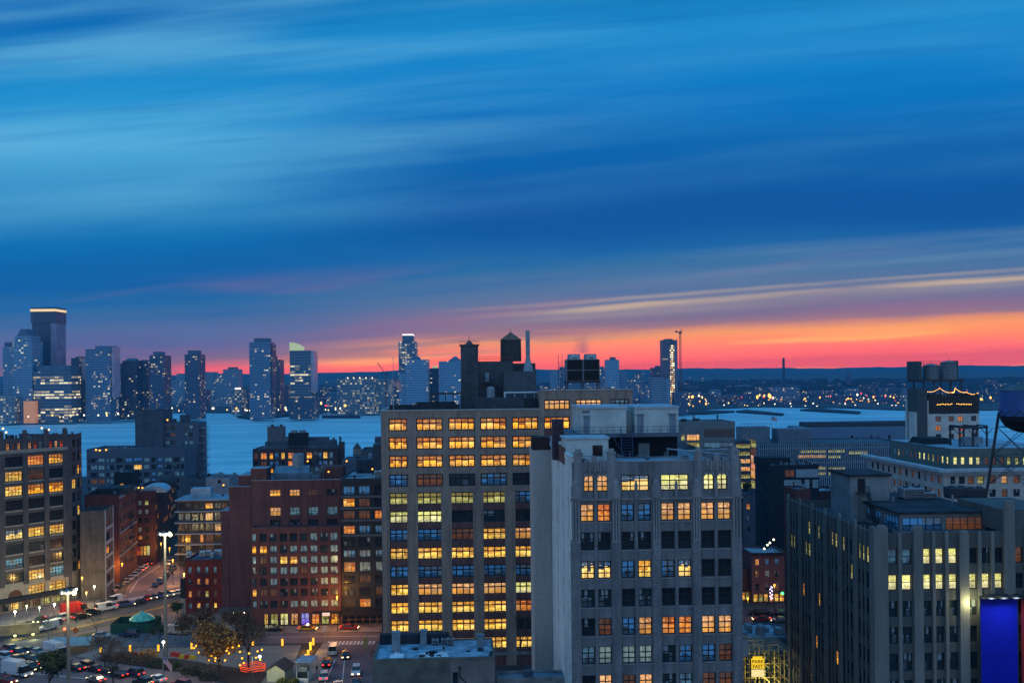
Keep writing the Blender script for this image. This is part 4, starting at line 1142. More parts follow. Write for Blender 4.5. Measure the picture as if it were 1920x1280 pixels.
# curved corner: three facets, then the flank along the side street
L1b = Line(L1.ox + u_r * L1.c, L1.oy + u_r * L1.s, 53.0)
px_, py_, an = u_r, 0.0, 0.0
kc = ['DDAGDDADDD', 'DAGDDmADDD']
for s_ in range(4):
    an = R(12 + 13 * s_)
    d = Vector((math.cos(an), math.sin(an), 0)); n_ = Vector((-math.sin(an), math.cos(an), 0))
    ln = 2.6 if s_ else 1.2
    hh, kk = [], []
    if s_:
        for i, (a_, b_) in enumerate(r1): hh.append((.45, ln - .35, z1(b_) + .3, z1(a_) + .3, 2)); kk.append(pick('DDDGDA'))
        hh.append((.5, ln - .5, z1(846), z1(831), 1)); kk.append(pick('RDD'))
    face_windows(m1, bm, (px_, py_, 0), d, n_, an, (0, ln), (0, ztop + .2 * s_), hh, kk, .3, 0, mf1, 2, 3, .1, FRAME)
    px_ += d.x * ln; py_ += d.y * ln
q = [bm.verts.new(p) for p in ((px_, py_, 0), (px_ - 9, py_ + 20, 0), (px_ - 9, py_ + 20, ztop), (px_, py_, ztop))]; bm.faces.new(q)
q = [bm.verts.new(p) for p in ((u_l, 0, 0), (u_l, 18, 0), (u_l, 18, ztop), (u_l, 0, ztop))]; bm.faces.new(q[::-1])
obj('wall', bm, [M_LOFT, M_LOFTS], m1)
bm = B(); prism(bm, [(u_l + .1, .3), (u_r, .3), (px_ - .3, py_), (px_ - 9, py_ + 19), (u_l + .1, 18)], ztop - 1.4, ztop - 1.1); obj('roof', bm, M_ROOFL, m1)
bm = B()
edges = [c1[0][1] + .4, c1[1][1] + .35, c1[2][1] + .35]
for uc in [c1[0][0] - .9] + [(c1[i][1] + c1[i + 1][0]) / 2 for i in range(3)] + [u_r - .8]:
    box(bm, uc - .75, uc + .75, -.28, -.003, z1(1098), ztop + 1.6); [box(bm, uc + q - .22, uc + q + .22, -.2, .35, ztop - .1, ztop + 1.0) for q in (-2.4, 2.4)]; box(bm, uc - .45, uc + .45, -.4, .4, ztop + .5, ztop + 2.3)
obj('piers', bm, M_LOFT, m1)
for i, (a_, b_) in enumerate(r1 + [(1102, 1121)]):
    bm = B(); z_ = z1(b_); box(bm, u_l, u_r, -.14, -.004, z_ - .5, z_ - .12); obj('sill_course', bm, M_LOFTS, m1)
bm = B(); box(bm, u_l, u_r, -.34, -.29, zt1 - .1, zt1 + .9); obj('cornice_band', bm, M_LOFTS, m1)
M_AWN = surf('awning_navy', (.012, .018, .03), .8, .2)
bm = B()                                      # awning along the pavement, turning the corner
prism(bm, [(u_l, -1.9), (u_r + 1, -1.9), (u_r + 1, -.02), (u_l, -.02)], 2.9, 3.0); prism(bm, [(u_l, -1.9), (u_r + 1, -1.9), (u_r + 1, -.02), (u_l, -.02)], 3.0, 4.1, top=.97)
obj('awning', bm, M_AWN, m1)
bm = B()
for k in range(9): box(bm, u_l + .4 + k * 3.05, u_l + .62 + k * 3.05, -1.85, -1.65, 0, 2.9)
box(bm, u_l + .4, u_r, -1.8, -1.7, 2.75, 2.895)
obj('awning_posts', bm, surf('post_rust', (.16, .10, .06), .7, .2), m1)
bm = B()
a_ = c1[1]; uc = (a_[0] + a_[1]) / 2
prism_pts = [(uc + 2.1 * math.cos(math.pi * k / 10), z1(1121) + 2.3 * math.sin(math.pi * k / 10)) for k in range(11)]
f = bm.faces.new([bm.verts.new((p[0], -.02, p[1])) for p in prism_pts][::-1]); obj('arched_window', bm, PANE['m'], m1)

def pt1(u, v, z): return Vector((L1.ox + u * L1.c - v * L1.s, L1.oy + u * L1.s + v * L1.c, z))

# ------------------------------------------------------------------ side street row
M_PLUM = surf('plum_red_brick', (.120, .046, .042), .9, .25, .3, (.085, .035, .036), grain=.3, gscale=4)
M_PLUM2 = surf('dark_plum_brick', (.085, .036, .04), .9, .25, .3, grain=.3, gscale=4)
M_BRN = surf('drab_brown_brick', (.11, .092, .085), .9, .25, .3, grain=.3, gscale=4)
rz_ = lambda n, z0, st, h: [(z0 + st * i, z0 + st * i + h) for i in range(n)]
b = bld('grey_townhouse', 'narrow grey townhouse with pale side front beside the curved loft corner', (150, 958), 196, 292, 10.4, 12, mats=[M_BRN],
        right=dict(rows=rz_(5, 4.5, 4.2, 2.2), cols=[(1.5, 6.5)], mix='DDDmO', nx=3, ny=1), roof=M_ROOFD)
bm = B(); box(bm, b['W'] + .003, b['W'] + .12, .1, 1.2, 0, b['z1']); box(bm, b['W'] + .003, b['W'] + .12, 10.8, 11.9, 0, b['z1'])
for z_ in rz_(5, 4.5, 4.2, 2.2): box(bm, b['W'] + .003, b['W'] + .1, 1.2, 10.8, z_[0] - 1.0, z_[0] - .2)
obj('pale_front', bm, surf('pale_blue_render', (.34, .38, .42), .8, .2, .5), b['root'])
b = bld('plum_warehouse', 'long plum brick warehouse with many tall windows along the side street', (158, 928), 223, 313, 10.4, 29, mats=[M_PLUM],
        right=dict(rows=rz_(6, 5.2, 3.55, 2.1), cols=[(1.2 + k * 2.75, 2.4 + k * 2.75) for k in range(10)], mix='DDDDdT', nx=1, ny=2, depth=.15), roof=M_ROOFD)
bm = B(); box(bm, b['W'] + .003, b['W'] + .5, 0, 29, b['zr'] - .5, b['zr'] + .2); box(bm, b['W'] + .003, b['W'] + .3, 0, 29, 16.0, 16.4); box(bm, b['W'] + .003, b['W'] + .3, 0, 29, 8.8, 9.2)
obj('cornice', bm, surf('cornice_blue_grey', (.22, .26, .3), .7, .2), b['root'])
def fire_escape(root, W_, v0, v1, zs):
    bm = B()
    for z_ in zs:
        box(bm, W_ + .01, W_ + 1.1, v0, v1, z_, z_ + .08)
        for k in range(9): tube(bm, (W_ + 1.08, v0 + (v1 - v0) * k / 8, z_), (W_ + 1.08, v0 + (v1 - v0) * k / 8, z_ + 1), .03, n=4)
        tube(bm, (W_ + 1.08, v0, z_ + 1), (W_ + 1.08, v1, z_ + 1), .04, n=4)
    for z_, z2 in zip(zs[:-1], zs[1:]): tube(bm, (W_ + .6, v0 + .5, z_), (W_ + .6, v1 - .5, z2), .07, n=4)
    obj('fire_escape', bm, M_STEEL, root)
fire_escape(b['root'], b['W'], 15, 21, [4.8, 8.5, 12, 15.5, 19])
roofW = [('bulkhead', 190, 212, 905, 10, 16, M_PLUM2), ('skylight', 226, 250, 917, 16, 22, surf('glass_roof', (.3, .42, .5), .25, .2))]
bm = B(); box(bm, 2, 12, 6, 16, b['zr'] + .01, b['zr'] + 2.2); obj('roof_bulkhead', bm, M_ROOFD, b['root'])
bm = B(); box(bm, 4, 9, 18, 24, b['zr'] + .01, b['zr'] + 1.2); obj('roof_skylight', bm, surf('glass_roof', (.3, .42, .5), .25, .2), b['root'])
kk = ['TL', 'TT', 'DD', 'TD', 'OD']
b = bld('corner_shop_house', 'dark red corner building with a bright lit shop front below four rows of windows', (245, 921), 291, 347, 10.4, 36, mats=[M_PLUM2],
        cols=[(259, 266.5), (271.5, 279)], rows=[(938, 947), (954.5, 964), (970.5, 980), (988, 998), (1004, 1011)], ref=(265, 980), kinds=kk,
        right=dict(rows=rz_(5, 5.0, 3.5, 2.0), cols=[(1.5 + k * 3.4, 2.8 + k * 3.4) for k in range(10)], mix='DDDdDO', depth=.15), nx=1, ny=2, roof=M_ROOFD)
u0, zt_ = b['L'].at(257, 1023); u1, zb_ = b['L'].at(282, 1040)
for k in range(4):
    w_ = (u1 - u0) / 4
    window(b['root'], (u0 + w_ * k, -.14, zb_), 0, w_ - .12, zt_ - zb_, 'ROGY'[k], 2, 2, .1, FRAME, None, 'shop_window')
bm = B(); box(bm, u0 - .3, u1 + .3, -1.4, -.15, zt_ + .1, zt_ + .6); obj('shop_canopy', bm, M_AWN, b['root'])
bm = B()                                      # barrel skylight and sail on the roof behind
for k in range(8):
    a0, a1 = math.pi * k / 8, math.pi * (k + 1) / 8
    q = [(-4.5 * math.cos(a0), 2.4 * math.sin(a0)), (-4.5 * math.cos(a1), 2.4 * math.sin(a1))]
    bm.faces.new([bm.verts.new(p) for p in ((7 + q[0][0], 2, b['zr'] + .05 + q[0][1]), (7 + q[1][0], 2, b['zr'] + .05 + q[1][1]), (7 + q[1][0], 14, b['zr'] + .05 + q[1][1]), (7 + q[0][0], 14, b['zr'] + .05 + q[0][1]))])
bm.faces.new([bm.verts.new((7 - 4.5 * math.cos(math.pi * k / 8), 2, b['zr'] + .05 + 2.4 * math.sin(math.pi * k / 8))) for k in range(9)])
obj('barrel_skylight', bm, surf('glass_roof', (.3, .42, .5), .25, .2), b['root'])
b = bld('gabled_house', 'row house with steep dormers and pale lintels at the far end of side street', (300, 912), 310, 386, 10.4, 30, mats=[M_PLUM2],
        right=dict(rows=rz_(5, 5.0, 3.4, 2.0), cols=[(1.5 + k * 3.4, 3.0 + k * 3.4) for k in range(8)], mix='TTWdmO', depth=.12), nx=1, ny=2, roof=M_ROOFD)
bm = B()
for k in range(4):
    v_ = 2 + k * 7
    for p in (((b['W'] + .02, v_, b['zr']), (b['W'] + .02, v_ + 5, b['zr']), (b['W'] + .02, v_ + 2.5, b['zr'] + 4)), ): 
        a_ = [bm.verts.new(q) for q in p]; c_ = [bm.verts.new((q[0] - 3, q[1], q[2])) for q in p]
        bm.faces.new(a_); bm.faces.new(c_[::-1])
        for i in range(3): bm.faces.new((a_[i], a_[(i + 1) % 3], c_[(i + 1) % 3], c_[i]))
obj('dormers', bm, surf('dormer_slate', (.05, .06, .07), .7, .2), b['root'])
b = bld('black_annex', 'small black block with one lit window on roofs behind the plum warehouse', (213, 886), 249, 372, 8, 10, mats=[surf('black_cladding', (.012, .014, .02), .7, .2)],
        cols=[(224.5, 232)], rows=[(906, 915)], ref=(228, 910), kinds=['G'], nx=2, ny=2, roof=M_ROOFD, par=.3)
# ------------------------------------------------------------------ glass condo with pale floor slabs
M_COND = surf('condo_dark_panel', (.05, .055, .06), .5, .2)
M_SLAB = surf('condo_slab_grey', (.27, .32, .37), .7, .2)
b = bld('glass_condo', 'dark glass condominium banded by pale floor slabs behind the small red house', (333, 940), 480, 345, 4, 16, mats=[M_COND],
        cols=[(335, 344, 2), (347, 356.5, 2), (359, 372, 2), (374.5, 381, 1), (385, 399, 3), (402, 414, 2), (416, 426, 2)], rows=[(942.5, 953), (961, 975), (981, 995), (1001, 1016), (1021, 1033), (1038, 1050)], ref=(400, 975),
        kinds=['DDDDADm', 'TTDmPDm', 'dDDDdTD', 'DADOmDD', 'DTDDmDD', 'DDDDDDD'], nx=2, ny=1, roof=M_ROOF, par=.2)
for py in (936, 957, 978, 998.5, 1018.5, 1036):
    z_ = b['L'].z(400, py)
    bm = B(); box(bm, -.8, b['W'], -1.3, 2.0 if py > 940 else 15, z_ - .25, z_ + .12); obj('floor_slab', bm, M_SLAB, b['root'])
bm = B()
u0, zt_ = b['L'].at(352, 918); u1, zb_ = b['L'].at(390, 935)
box(bm, u0, u1, 4, 9, b['z1'], zt_); obj('roof_pavilion', bm, surf('glass_pavilion', (.28, .4, .48), .3, .2), b['root'])
# ------------------------------------------------------------------ small red house with fire escape
M_RED = surf('red_painted_brick', (.215, .028, .018), .9, .22, .3, (.16, .022, .016), grain=.3, gscale=5)
colsR = [(353, 359.5), (369, 375.5), (384.5, 391), (400.5, 406.5), (415.5, 422)]
b = bld('red_house', 'small bright red brick house with a black fire escape and rooftop cabinets', (347, 1049), 427, 275, 2, 15, mats=[M_RED], cols=colsR,
        rows=[(1062, 1074), (1084, 1095.5), (1107, 1119), (1130, 1140)], ref=(386, 1100), kinds=['TTTTT', 'DOOmT', 'OmLmT', 'TGTGT'], nx=1, ny=2, bar=.09, fm=FRAME_W, roof=M_ROOF, par=.5)
hb = b
bm = B(); box(bm, -.15, b['W'] + .15, -.35, -.005, b['z1'] - .55, b['z1'] - .05); obj('cornice', bm, surf('cornice_red', (.13, .02, .016), .7, .2), b['root'])
bm = B()
ue0, ue1 = b['L'].u(367, 1100), b['L'].u(393, 1100)
zs = [b['L'].z(386, p) for p in (1142, 1121, 1097, 1076)]
for z_ in zs:
    box(bm, ue0, ue1, -1.1, -.01, z_, z_ + .08)
    for k in range(10): tube(bm, (ue0 + (ue1 - ue0) * k / 9, -1.08, z_), (ue0 + (ue1 - ue0) * k / 9, -1.08, z_ + .95), .028, n=4)
    tube(bm, (ue0, -1.08, z_ + .95), (ue1, -1.08, z_ + .95), .035, n=4)
for z_, z2 in zip(zs[:-1], zs[1:]):
    tube(bm, (ue0 + .5, -.8, z_), (ue1 - .8, -.8, z2), .06, n=4); tube(bm, (ue0 + .5, -.3, z_), (ue1 - .8, -.3, z2), .06, n=4)
obj('fire_escape', bm, M_STEEL, b['root'])
for i, (a_, c_, t_, v) in enumerate(((374, 383, 1033, 6), (385, 395, 1032, 7), (401, 413, 1031, 8), (414, 427, 1031, 6), (395, 399, 1036, 4), (349, 357, 1035, 5))):
    Ln = Line(b['L'].ox - v * b['L'].s, b['L'].oy + v * b['L'].c, 2); u0, zt_ = Ln.at(a_, t_); u1, _ = Ln.at(c_, t_)
    x_, y_ = b['L'].ox + u0 * b['L'].c - v * b['L'].s, b['L'].oy + u0 * b['L'].s + v * b['L'].c
    roof_unit(['first white cabinet from the left on red house roof', 'second white cabinet on red house roof, left of the wide pair', 'wide pale cabinet right of centre on red house roof', 'pale cabinet at the right end of red house roof', 'thin white vent box between the red house cabinets', 'pale slatted box at left end of red house roof'][i],
              x_, y_, b['zr'], u1 - u0, 1.4, max(.8, zt_ - b['zr']), M_WHITE, rz=R(2), fan=False, name='roof_cabinet', cat='cabinet', group='cabinets on the red house roof')
b = bld('dark_annex', 'dark windowless annex squeezed between the red house and the wide brick block', (428, 1040), 449, 279, 2, 14, mats=[M_PLUM2], roof=M_ROOFD, par=.4)
b = bld('low_garage', 'low dark building with a white wall band beside the wide red brick block', (449, 1124), 471.5, 268, 2, 18, mats=[surf('dark_stucco', (.05, .055, .065), .85, .2)], roof=M_ROOF, par=.3)
b = bld('white_wall', 'blank white wall panel between the red house and wide red brick block', (428.5, 1123), 470, 266, 2, .6, mats=[surf('white_wall_paint', (.52, .55, .55), .8, .15)], par=.0, cat='wall')
b = bld('black_hoarding', 'narrow black hoarding on a beige base at the left side of red house', (338, 1084), 347, 274, 2, .5, z0=Z_(342, 1121, 274), mats=[surf('black_board', (.008, .012, .012), .6, .1)], par=0, cat='hoarding')
bm = B(); box(bm, 0, b['W'], .05, .45, -b['root'].location.z, Z_(342, 1121.5, 274)); obj('base_wall', bm, surf('beige_wall', (.34, .28, .22), .85, .2), b['root'])
# ------------------------------------------------------------------ wide red brick block
M_RB = surf('rust_red_brick', (.150, .058, .050), .9, .2, .25, (.112, .044, .042), grain=.3, gscale=5)
M_RB2 = surf('plum_upper_brick', (.130, .052, .050), .9, .2, .25, (.100, .042, .044), grain=.3, gscale=5)
cols5 = [(472.6, 480.6, 1), (487, 500.5, 2), (506, 519.5, 2), (525, 539, 2), (543.5, 557.8, 2), (563, 576.5, 2), (581.6, 595.5, 2), (601, 615, 2), (619.2, 633.5, 2)]
rows5 = [(999, 1014.5), (1022, 1036), (1042, 1056.5), (1062, 1076.5), (1083, 1097), (1103, 1117), (1125, 1138.5)]
k5 = ['TDdxxdTdT', 'AATdTTTxT', 'TmTGATTTd', 'dDTTTmTTT', 'dDTDDDdTT', 'AmmDdDdDm', 'TdDDTTTTT']
b5 = bld('brick_block', 'wide red brick apartment block with a grid of square teal windows and lit shops', (470, 989), 638.5, 260, 2.2, 22, mats=[M_RB], cols=cols5, rows=rows5, ref=(555, 1060), kinds=k5, nx=2, ny=1, bar=.11, par=.5, roof=M_ROOF)
for i, (a_, c_, k) in enumerate(((496, 503, 'G'), (508, 522, 'L'), (526, 540.5, 'Y'), (546, 559, 'P'), (565, 580, 'V'), (585, 599, 'O'), (603, 617, 'L'), (621, 635, 'A'))):
    u0, u1 = b5['L'].u(a_, 1160), b5['L'].u(c_, 1160); zt_, zb_ = b5['L'].z(555, 1148.5), b5['L'].z(555, 1170)
    window(b5['root'], (u0, -.14, zb_), 0, u1 - u0, zt_ - zb_, k, 2, 2, .1, FRAME, None, 'shop_window')
bm = B(); box(bm, b5['L'].u(588, 1145), b5['L'].u(640, 1145), -1.6, -.15, b5['L'].z(610, 1147.5), b5['L'].z(610, 1144)); obj('shop_awning', bm, M_AWN, b5['root'])
bm = B(); box(bm, b5['L'].u(606, 1148), b5['L'].u(620, 1148), -1.7, -1.61, b5['L'].z(612, 1151), b5['L'].z(612, 1145)); obj('shop_sign', bm, glow('sign_pale', L3(210, 200, 200), .5), b5['root'])
L5 = b5['L']
def t5(px, py, v): return Line(L5.ox - v * L5.s, L5.oy + v * L5.c, 2.2).at(px, py)
vU = 5.0
bm = B()
uu0, uz = t5(470, 901, vU); uu1, _ = t5(638.5, 900, vU)
hu, ku = [], []
for (a_, c_), kk in zip(((506, 526), (543, 562), (577.5, 596.5), (613, 632.5)), ('APD', 'PTD', 'mTD', 'DTD')):
    for (r0, r1_), k in zip(((917, 929), (950, 966), (973, 984)), kk):
        hu.append((t5(a_, 940, vU)[0] - uu0, t5(c_, 940, vU)[0] - uu0, t5(570, r1_, vU)[1], t5(570, r0, vU)[1], 3)); ku.append(k)
face_windows(b5['root'], bm, (uu0, vU, 0), (1, 0, 0), (0, 1, 0), 0, (0, uu1 - uu0), (b5['zr'], uz), hu, ku, .3, 0, None, 3, 2, .1)
for p in (((uu1, vU, 0), (uu1, vU + 20, 0), (uu1, vU + 20, uz), (uu1, vU, uz)),): bm.faces.new([bm.verts.new(q) for q in p])
obj('upper_wall', bm, M_RB2, b5['root'])
bm = B(); box(bm, uu0 + .05, uu1 - .05, vU + .4, vU + 20, uz - .8, uz - .5); obj('upper_roof', bm, M_ROOF, b5['root'])
bm = B(); box(bm, uu0, uu1, vU - .05, vU + .35, uz + .004, uz + .15); obj('coping', bm, M_SLAB, b5['root'])
for (a_, c_, t_, vv, dd) in ((470, 499.5, 878.5, vU + .3, 6), (447, 469.8, 891.5, vU + 2, 12), (429, 469.7, 912.5, vU + .8, 1.0), (415, 428.8, 957.5, vU + .9, 14)):
    u0, zt_ = t5(a_, t_, vv); u1, _ = t5(c_, t_, vv)
    bm = B(); box(bm, u0, u1, vv, vv + dd, uz - .5 if a_ == 470 else 0, zt_); obj('brick_wing', bm, M_RB2, b5['root'])
    bm = B(); box(bm, u0 - .05, u1 + .05, vv - .06, vv + dd, zt_ + .004, zt_ + .14); obj('coping', bm, M_SLAB, b5['root'])
u0, zt_ = t5(598, 875, 12); u1, _ = t5(643, 875, 12)
bm = B(); box(bm, u0, u1, 12, 18, uz - .5, zt_); obj('roof_bulkhead', bm, M_RB2, b5['root'])
u0, zt_ = t5(513, 887, 11); u1, _ = t5(578, 887, 11)
bm = B(); box(bm, u0, u1, 11, 17, uz - .5, zt_)
q = [bm.verts.new(p) for p in ((u0, 11, zt_ + .004), (u1, 11, zt_ + .004), (u1, 14, zt_ + 1.8), (u0, 14, zt_ + 1.8))]; bm.faces.new(q)
q = [bm.verts.new(p) for p in ((u1, 17, zt_ + .004), (u0, 17, zt_ + .004), (u0, 14, zt_ + 1.8), (u1, 14, zt_ + 1.8))]; bm.faces.new(q)
for k in range(15): box(bm, u0 + (u1 - u0) * k / 14 - .06, u0 + (u1 - u0) * k / 14 + .06, 10.9, 10.997, uz - .5, zt_, 1)
obj('roof_greenhouse', bm, [surf('greenhouse_glass', (.14, .2, .25), .2, .2), M_SLAB], b5['root'])
M_STK = surf('duct_grey', (.2, .26, .3), .5, .2)
bm = B(); u0, z_ = t5(560, 850, 16); tube(bm, (u0, 15, uz - .5), (u0, 15, z_), 1.6, n=14); obj('roof_duct', bm, M_STK, b5['root'])
bm = B()
for k in range(14): u0, z_ = t5(580 + k * 2, 868, 10); tube(bm, (u0, 9.5, uz - .5), (u0 + rnd.uniform(-1, 1), 9.5, uz + rnd.uniform(1, 4)), .06, n=4)
for k in range(6): u0, z_ = t5(582 + k * 4, 868, 10); tube(bm, (u0 - 2, 9.2, uz + .6 * k), (u0 + 1.5, 9.2, uz + .4 + .5 * k), .05, n=4)
obj('roof_frames', bm, M_STEELG, b5['root'])
# ------------------------------------------------------------------ dark glass block next to it
cols6 = [(644, 665.5, 3), (673, 694, 3), (703, 716, 2)]
rows6 = [(911, 928), (934, 949.5), (957, 972.5), (985, 1000.5), (1007, 1024), (1031, 1045), (1053, 1072), (1078, 1093), (1100, 1116), (1122, 1138)]
b6 = bld('dark_glass_block', 'dark glass and metal block wedged between the red brick block and brown loft', (638.8, 897), 722, 262, 2.2, 24, mats=[surf('black_metal_panel', (.022, .027, .036), .5, .2)], cols=cols6, rows=rows6, ref=(660, 1000),
         kinds=['BBD', 'AmD', 'mmO', 'OBB', 'DDD', 'BTB', 'OTT', 'DmD', 'dDm', 'mOD'], nx=3, ny=1, bar=.1, par=.4, roof=M_ROOFL)
for r0, r1_ in rows6[:4]:
    bm = B(); z_ = b6['L'].z(660, r1_ + 2.5); box(bm, 0, b6['W'], -.35, -.004, z_ - .25, z_ + .25); obj('floor_band', bm, surf('band_blue_grey', (.10, .125, .15), .6, .15), b6['root'])
x_, y_ = b6['L'].ox + 8, b6['L'].oy + 6
roof_unit('pale rooftop air unit on the dark glass block near the brown loft corner', x_, y_, b6['zr'], 3.4, 2, 1.8, M_WHITE)
bm = B(); box(bm, b6['W'] - 4.5, b6['W'], 14, 22, b6['zr'], b6['L'].z(700, 840)); box(bm, 2, b6['W'] - 4.6, 18, 23.8, b6['zr'], b6['L'].z(690, 872)); obj('stair_bulkhead', bm, surf('bulkhead_dark_blue', (.045, .06, .08), .8, .2), b6['root'])
# scaffold shed along the pavement, flat canopy with lamps
sh = thing('sidewalk_shed', 'black plywood pedestrian shed on scaffold posts at the foot of dark glass block', 'scaffold', G(640, 1176) + Vector((0, 0, 0)), R(2.2))
wsh = 11.0
bm = B(); box(bm, 0, wsh, 0, 2.6, 3.0, 4.1); obj('deck', bm, surf('plywood_black', (.012, .014, .016), .8, .2), sh)
bm = B()
for k in range(7):
    for y_ in (.1, 2.5): tube(bm, (wsh * k / 6, y_, 0), (wsh * k / 6, y_, 3), .06, n=6)
for z_ in (.9, 2.0): tube(bm, (0, .1, z_), (wsh, .1, z_), .05, n=6)
tube(bm, (wsh * .7, .1, .2), (wsh, .1, 2.9), .05, n=6)
obj('scaffold_posts', bm, surf('scaffold_rust', (.22, .13, .07), .6, .2), sh)
cn = thing('canopy', 'flat grey canopy with lamps below it in front of the white wall', 'canopy', (G(410, 1171)[0], 262, 0), R(2))
wc = X_(487, 1150, 262) - X_(410, 1150, 262)
bm = B(); box(bm, 0, wc, 0, 4.2, 3.4, 3.9); obj('roof_slab', bm, surf('canopy_brown', (.09, .08, .07), .8, .2), cn)
bm = B()
for k in range(6): tube(bm, (.2 + (wc - .4) * k / 5, .2, 0), (.2 + (wc - .4) * k / 5, .2, 3.4), .09, n=6)
obj('posts', bm, M_CONC, cn)
for k in range(3):
    bm = B(); ball(bm, (wc * (.35 + .27 * k), .6, 3.2), .22, sub=2); obj('lamp', bm, glow('lamp_white', (1, .93, .75), 14), cn)
bm = B(); box(bm, .3, wc - .3, 3.9, 4.1, .2, 3.2); obj('lit_wall', bm, surf('shop_beige', (.4, .34, .26), .8, .2), cn)

# ------------------------------------------------------------------ buildings towards the river
M_NV = surf('navy_grey_concrete', (.095, .12, .16), .85, .2, .3, (.075, .098, .13))
M_NV2 = surf('slate_concrete', (.075, .095, .125), .85, .2, .3)
c_ = [(165, 168), (170, 182), (184, 196), (199.5, 205), (207, 215), (219, 230), (234, 248), (251, 266), (270, 280), (284, 292), (296, 304), (309, 322), (326, 336), (339, 345)]
rr = [(858, 866.5), (871, 880), (885, 893.5), (897, 906), (911, 919)]
kk = [[pick('DDTBDT') for _ in c_] for _ in rr]; kk[1][7] = 'G'; kk[3][1] = 'm'; kk[3][2] = 'm'
b = bld('long_low_block', 'long low blue grey block with strip windows in front of the river', (162, 842), 346, 470, 3, 24, mats=[M_NV], cols=c_, rows=rr, ref=(250, 880), kinds=kk, nx=2, ny=1, bar=.12, par=1, roof=M_ROOF)
b = bld('blank_slab', 'windowless dark slab tower rising above the long low block by the river', (253, 769), 306, 492, 3, 16, mats=[M_NV2], par=.3, roof=M_ROOFD)
c_ = [(308, 316), (320, 328), (331, 341)]; rr = [(811, 817), (826, 832), (840, 846), (854, 860), (868, 874)]
b = bld('balcony_flats', 'grey riverside apartment block with stacked balconies at its right end', (306.3, 793), 372, 494, 3, 16, mats=[M_NV], cols=[(310, 318, 2), (320.5, 328.5, 2), (346, 352, 1), (355, 362, 1)], rows=[(797, 805), (811, 818), (826, 833), (840, 847), (854, 861), (868, 875)], ref=(335, 840),
        kinds=['DDDT', 'DmTD', 'TDTT', 'DDTD', 'TDDT', 'DDTD'], nx=2, ny=1, bar=.12, par=.4, roof=M_ROOF)
for k, py in enumerate((804, 818, 832, 847, 861, 875, 888)):
    z_ = b['L'].z(375, py)
    bm = B(); box(bm, b['W'] + .01, b['W'] + 2.4, .5, 12, z_, z_ + .25)
    for q in range(4): tube(bm, (b['W'] + 2.3, .6 + 3.7 * q, z_), (b['W'] + 2.3, .6 + 3.7 * q, z_ + 3.6 if k else z_ + 1.1), .08, n=5)
    tube(bm, (b['W'] + 2.3, .6, z_ + 1.1), (b['W'] + 2.3, 11.8, z_ + 1.1), .05, n=5); obj('balcony', bm, M_STEELG, b['root'])
bm = B(); box(bm, 7, 11, 4, 9, b['zr'], b['L'].z(340, 778)); box(bm, .6, 4, 3, 9, b['zr'] + .01, b['L'].z(315, 786)); obj('roof_plant', bm, M_NV2, b['root'])
# brick flats by the water with roof plant
M_NB = surf('dim_red_brick', (.085, .055, .055), .9, .25, .3, grain=.2)
c3 = [(476, 483, 2), (489, 500, 2), (505.5, 512, 1), (515, 522, 2), (527, 534, 1), (540, 552, 2), (556, 566, 2), (575, 585, 2), (590, 603, 2), (606, 614, 2), (617, 624, 1)]
r3 = [(848, 860), (863.5, 873), (877, 886)]
k3 = ['mOABGOBABGT', 'DmBBDOTDBBT', 'DDATDDDTTDD']
b = bld('river_flats', 'brick riverside flats with penthouse windows, roof terrace and a square lift tower', (473.5, 842), 633, 430, 3, 22, mats=[M_NB], cols=c3, rows=r3, ref=(550, 860), kinds=k3, nx=2, ny=1, bar=.12, par=.5, roof=M_ROOF)
L = b['L']
def t3(px, py, v): return Line(L.ox - v * L.s, L.oy + v * L.c, 3).at(px, py)
for nm, a_, c_, t_, v0, v1, mt in (('penthouse', 497, 622, 828, 7, 18, M_NV2), ('lift_tower', 501, 531, 800, 9, 15, surf('lift_tower_grey', (.13, .14, .16), .8, .2)), ('cooling_unit', 540.5, 576.5, 811.5, 6, 10, surf('plant_black', (.012, .014, .02), .7, .2)),
                                   ('bulkhead', 577, 614, 820, 9, 15, M_NV2), ('bulkhead', 531.2, 540, 818, 10, 13, M_STK), ('brick_tower', 635, 643.5, 829, 3, 9, M_NB)):
    u0, zt_ = t3(a_, t_, v0); u1, _ = t3(c_, t_, v0)
    bm = B(); box(bm, u0, u1, v0, v1, b['zr'] if nm != 'brick_tower' else 0, zt_); obj(nm, bm, mt, b['root'])
    if nm == 'lift_tower':
        bm = B()
        for k in range(8): tube(bm, (u0 + (u1 - u0) * k / 7, v0 + .1, zt_), (u0 + (u1 - u0) * k / 7, v0 + .1, zt_ + 1.1), .05, n=4)
        tube(bm, (u0, v0 + .1, zt_ + 1.1), (u1, v0 + .1, zt_ + 1.1), .05, n=4); tube(bm, (u0 + 2, v0 + 3, zt_), (u0 + 2, v0 + 3, zt_ + 3.2), .06, n=4)
        for dx in (.3, .86): box(bm, u0 + (u1 - u0) * dx - .5, u0 + (u1 - u0) * dx + .5, v0 + .2, v0 + 1.2, zt_, zt_ + .9)
        obj('lift_roof_rail', bm, M_STEEL, b['root'])
    if nm == 'cooling_unit':
        bm = B()
        for k in (.28, .72): prism(bm, ngon(u0 + (u1 - u0) * k, 8, 1.5, 16), zt_ + .004, zt_ + 1.1)
        obj('fan_cowl', bm, M_STK, b['root'])
bm = B()
for k in range(30): u0 = b['W'] * (k + .3) / 30; tube(bm, (u0, .3, b['z1']), (u0, .3, b['z1'] + 1), .04, n=4)
tube(bm, (0, .3, b['z1'] + 1), (b['W'], .3, b['z1'] + 1), .05, n=4); obj('terrace_rail', bm, M_STEELG, b['root'])
bm = B()
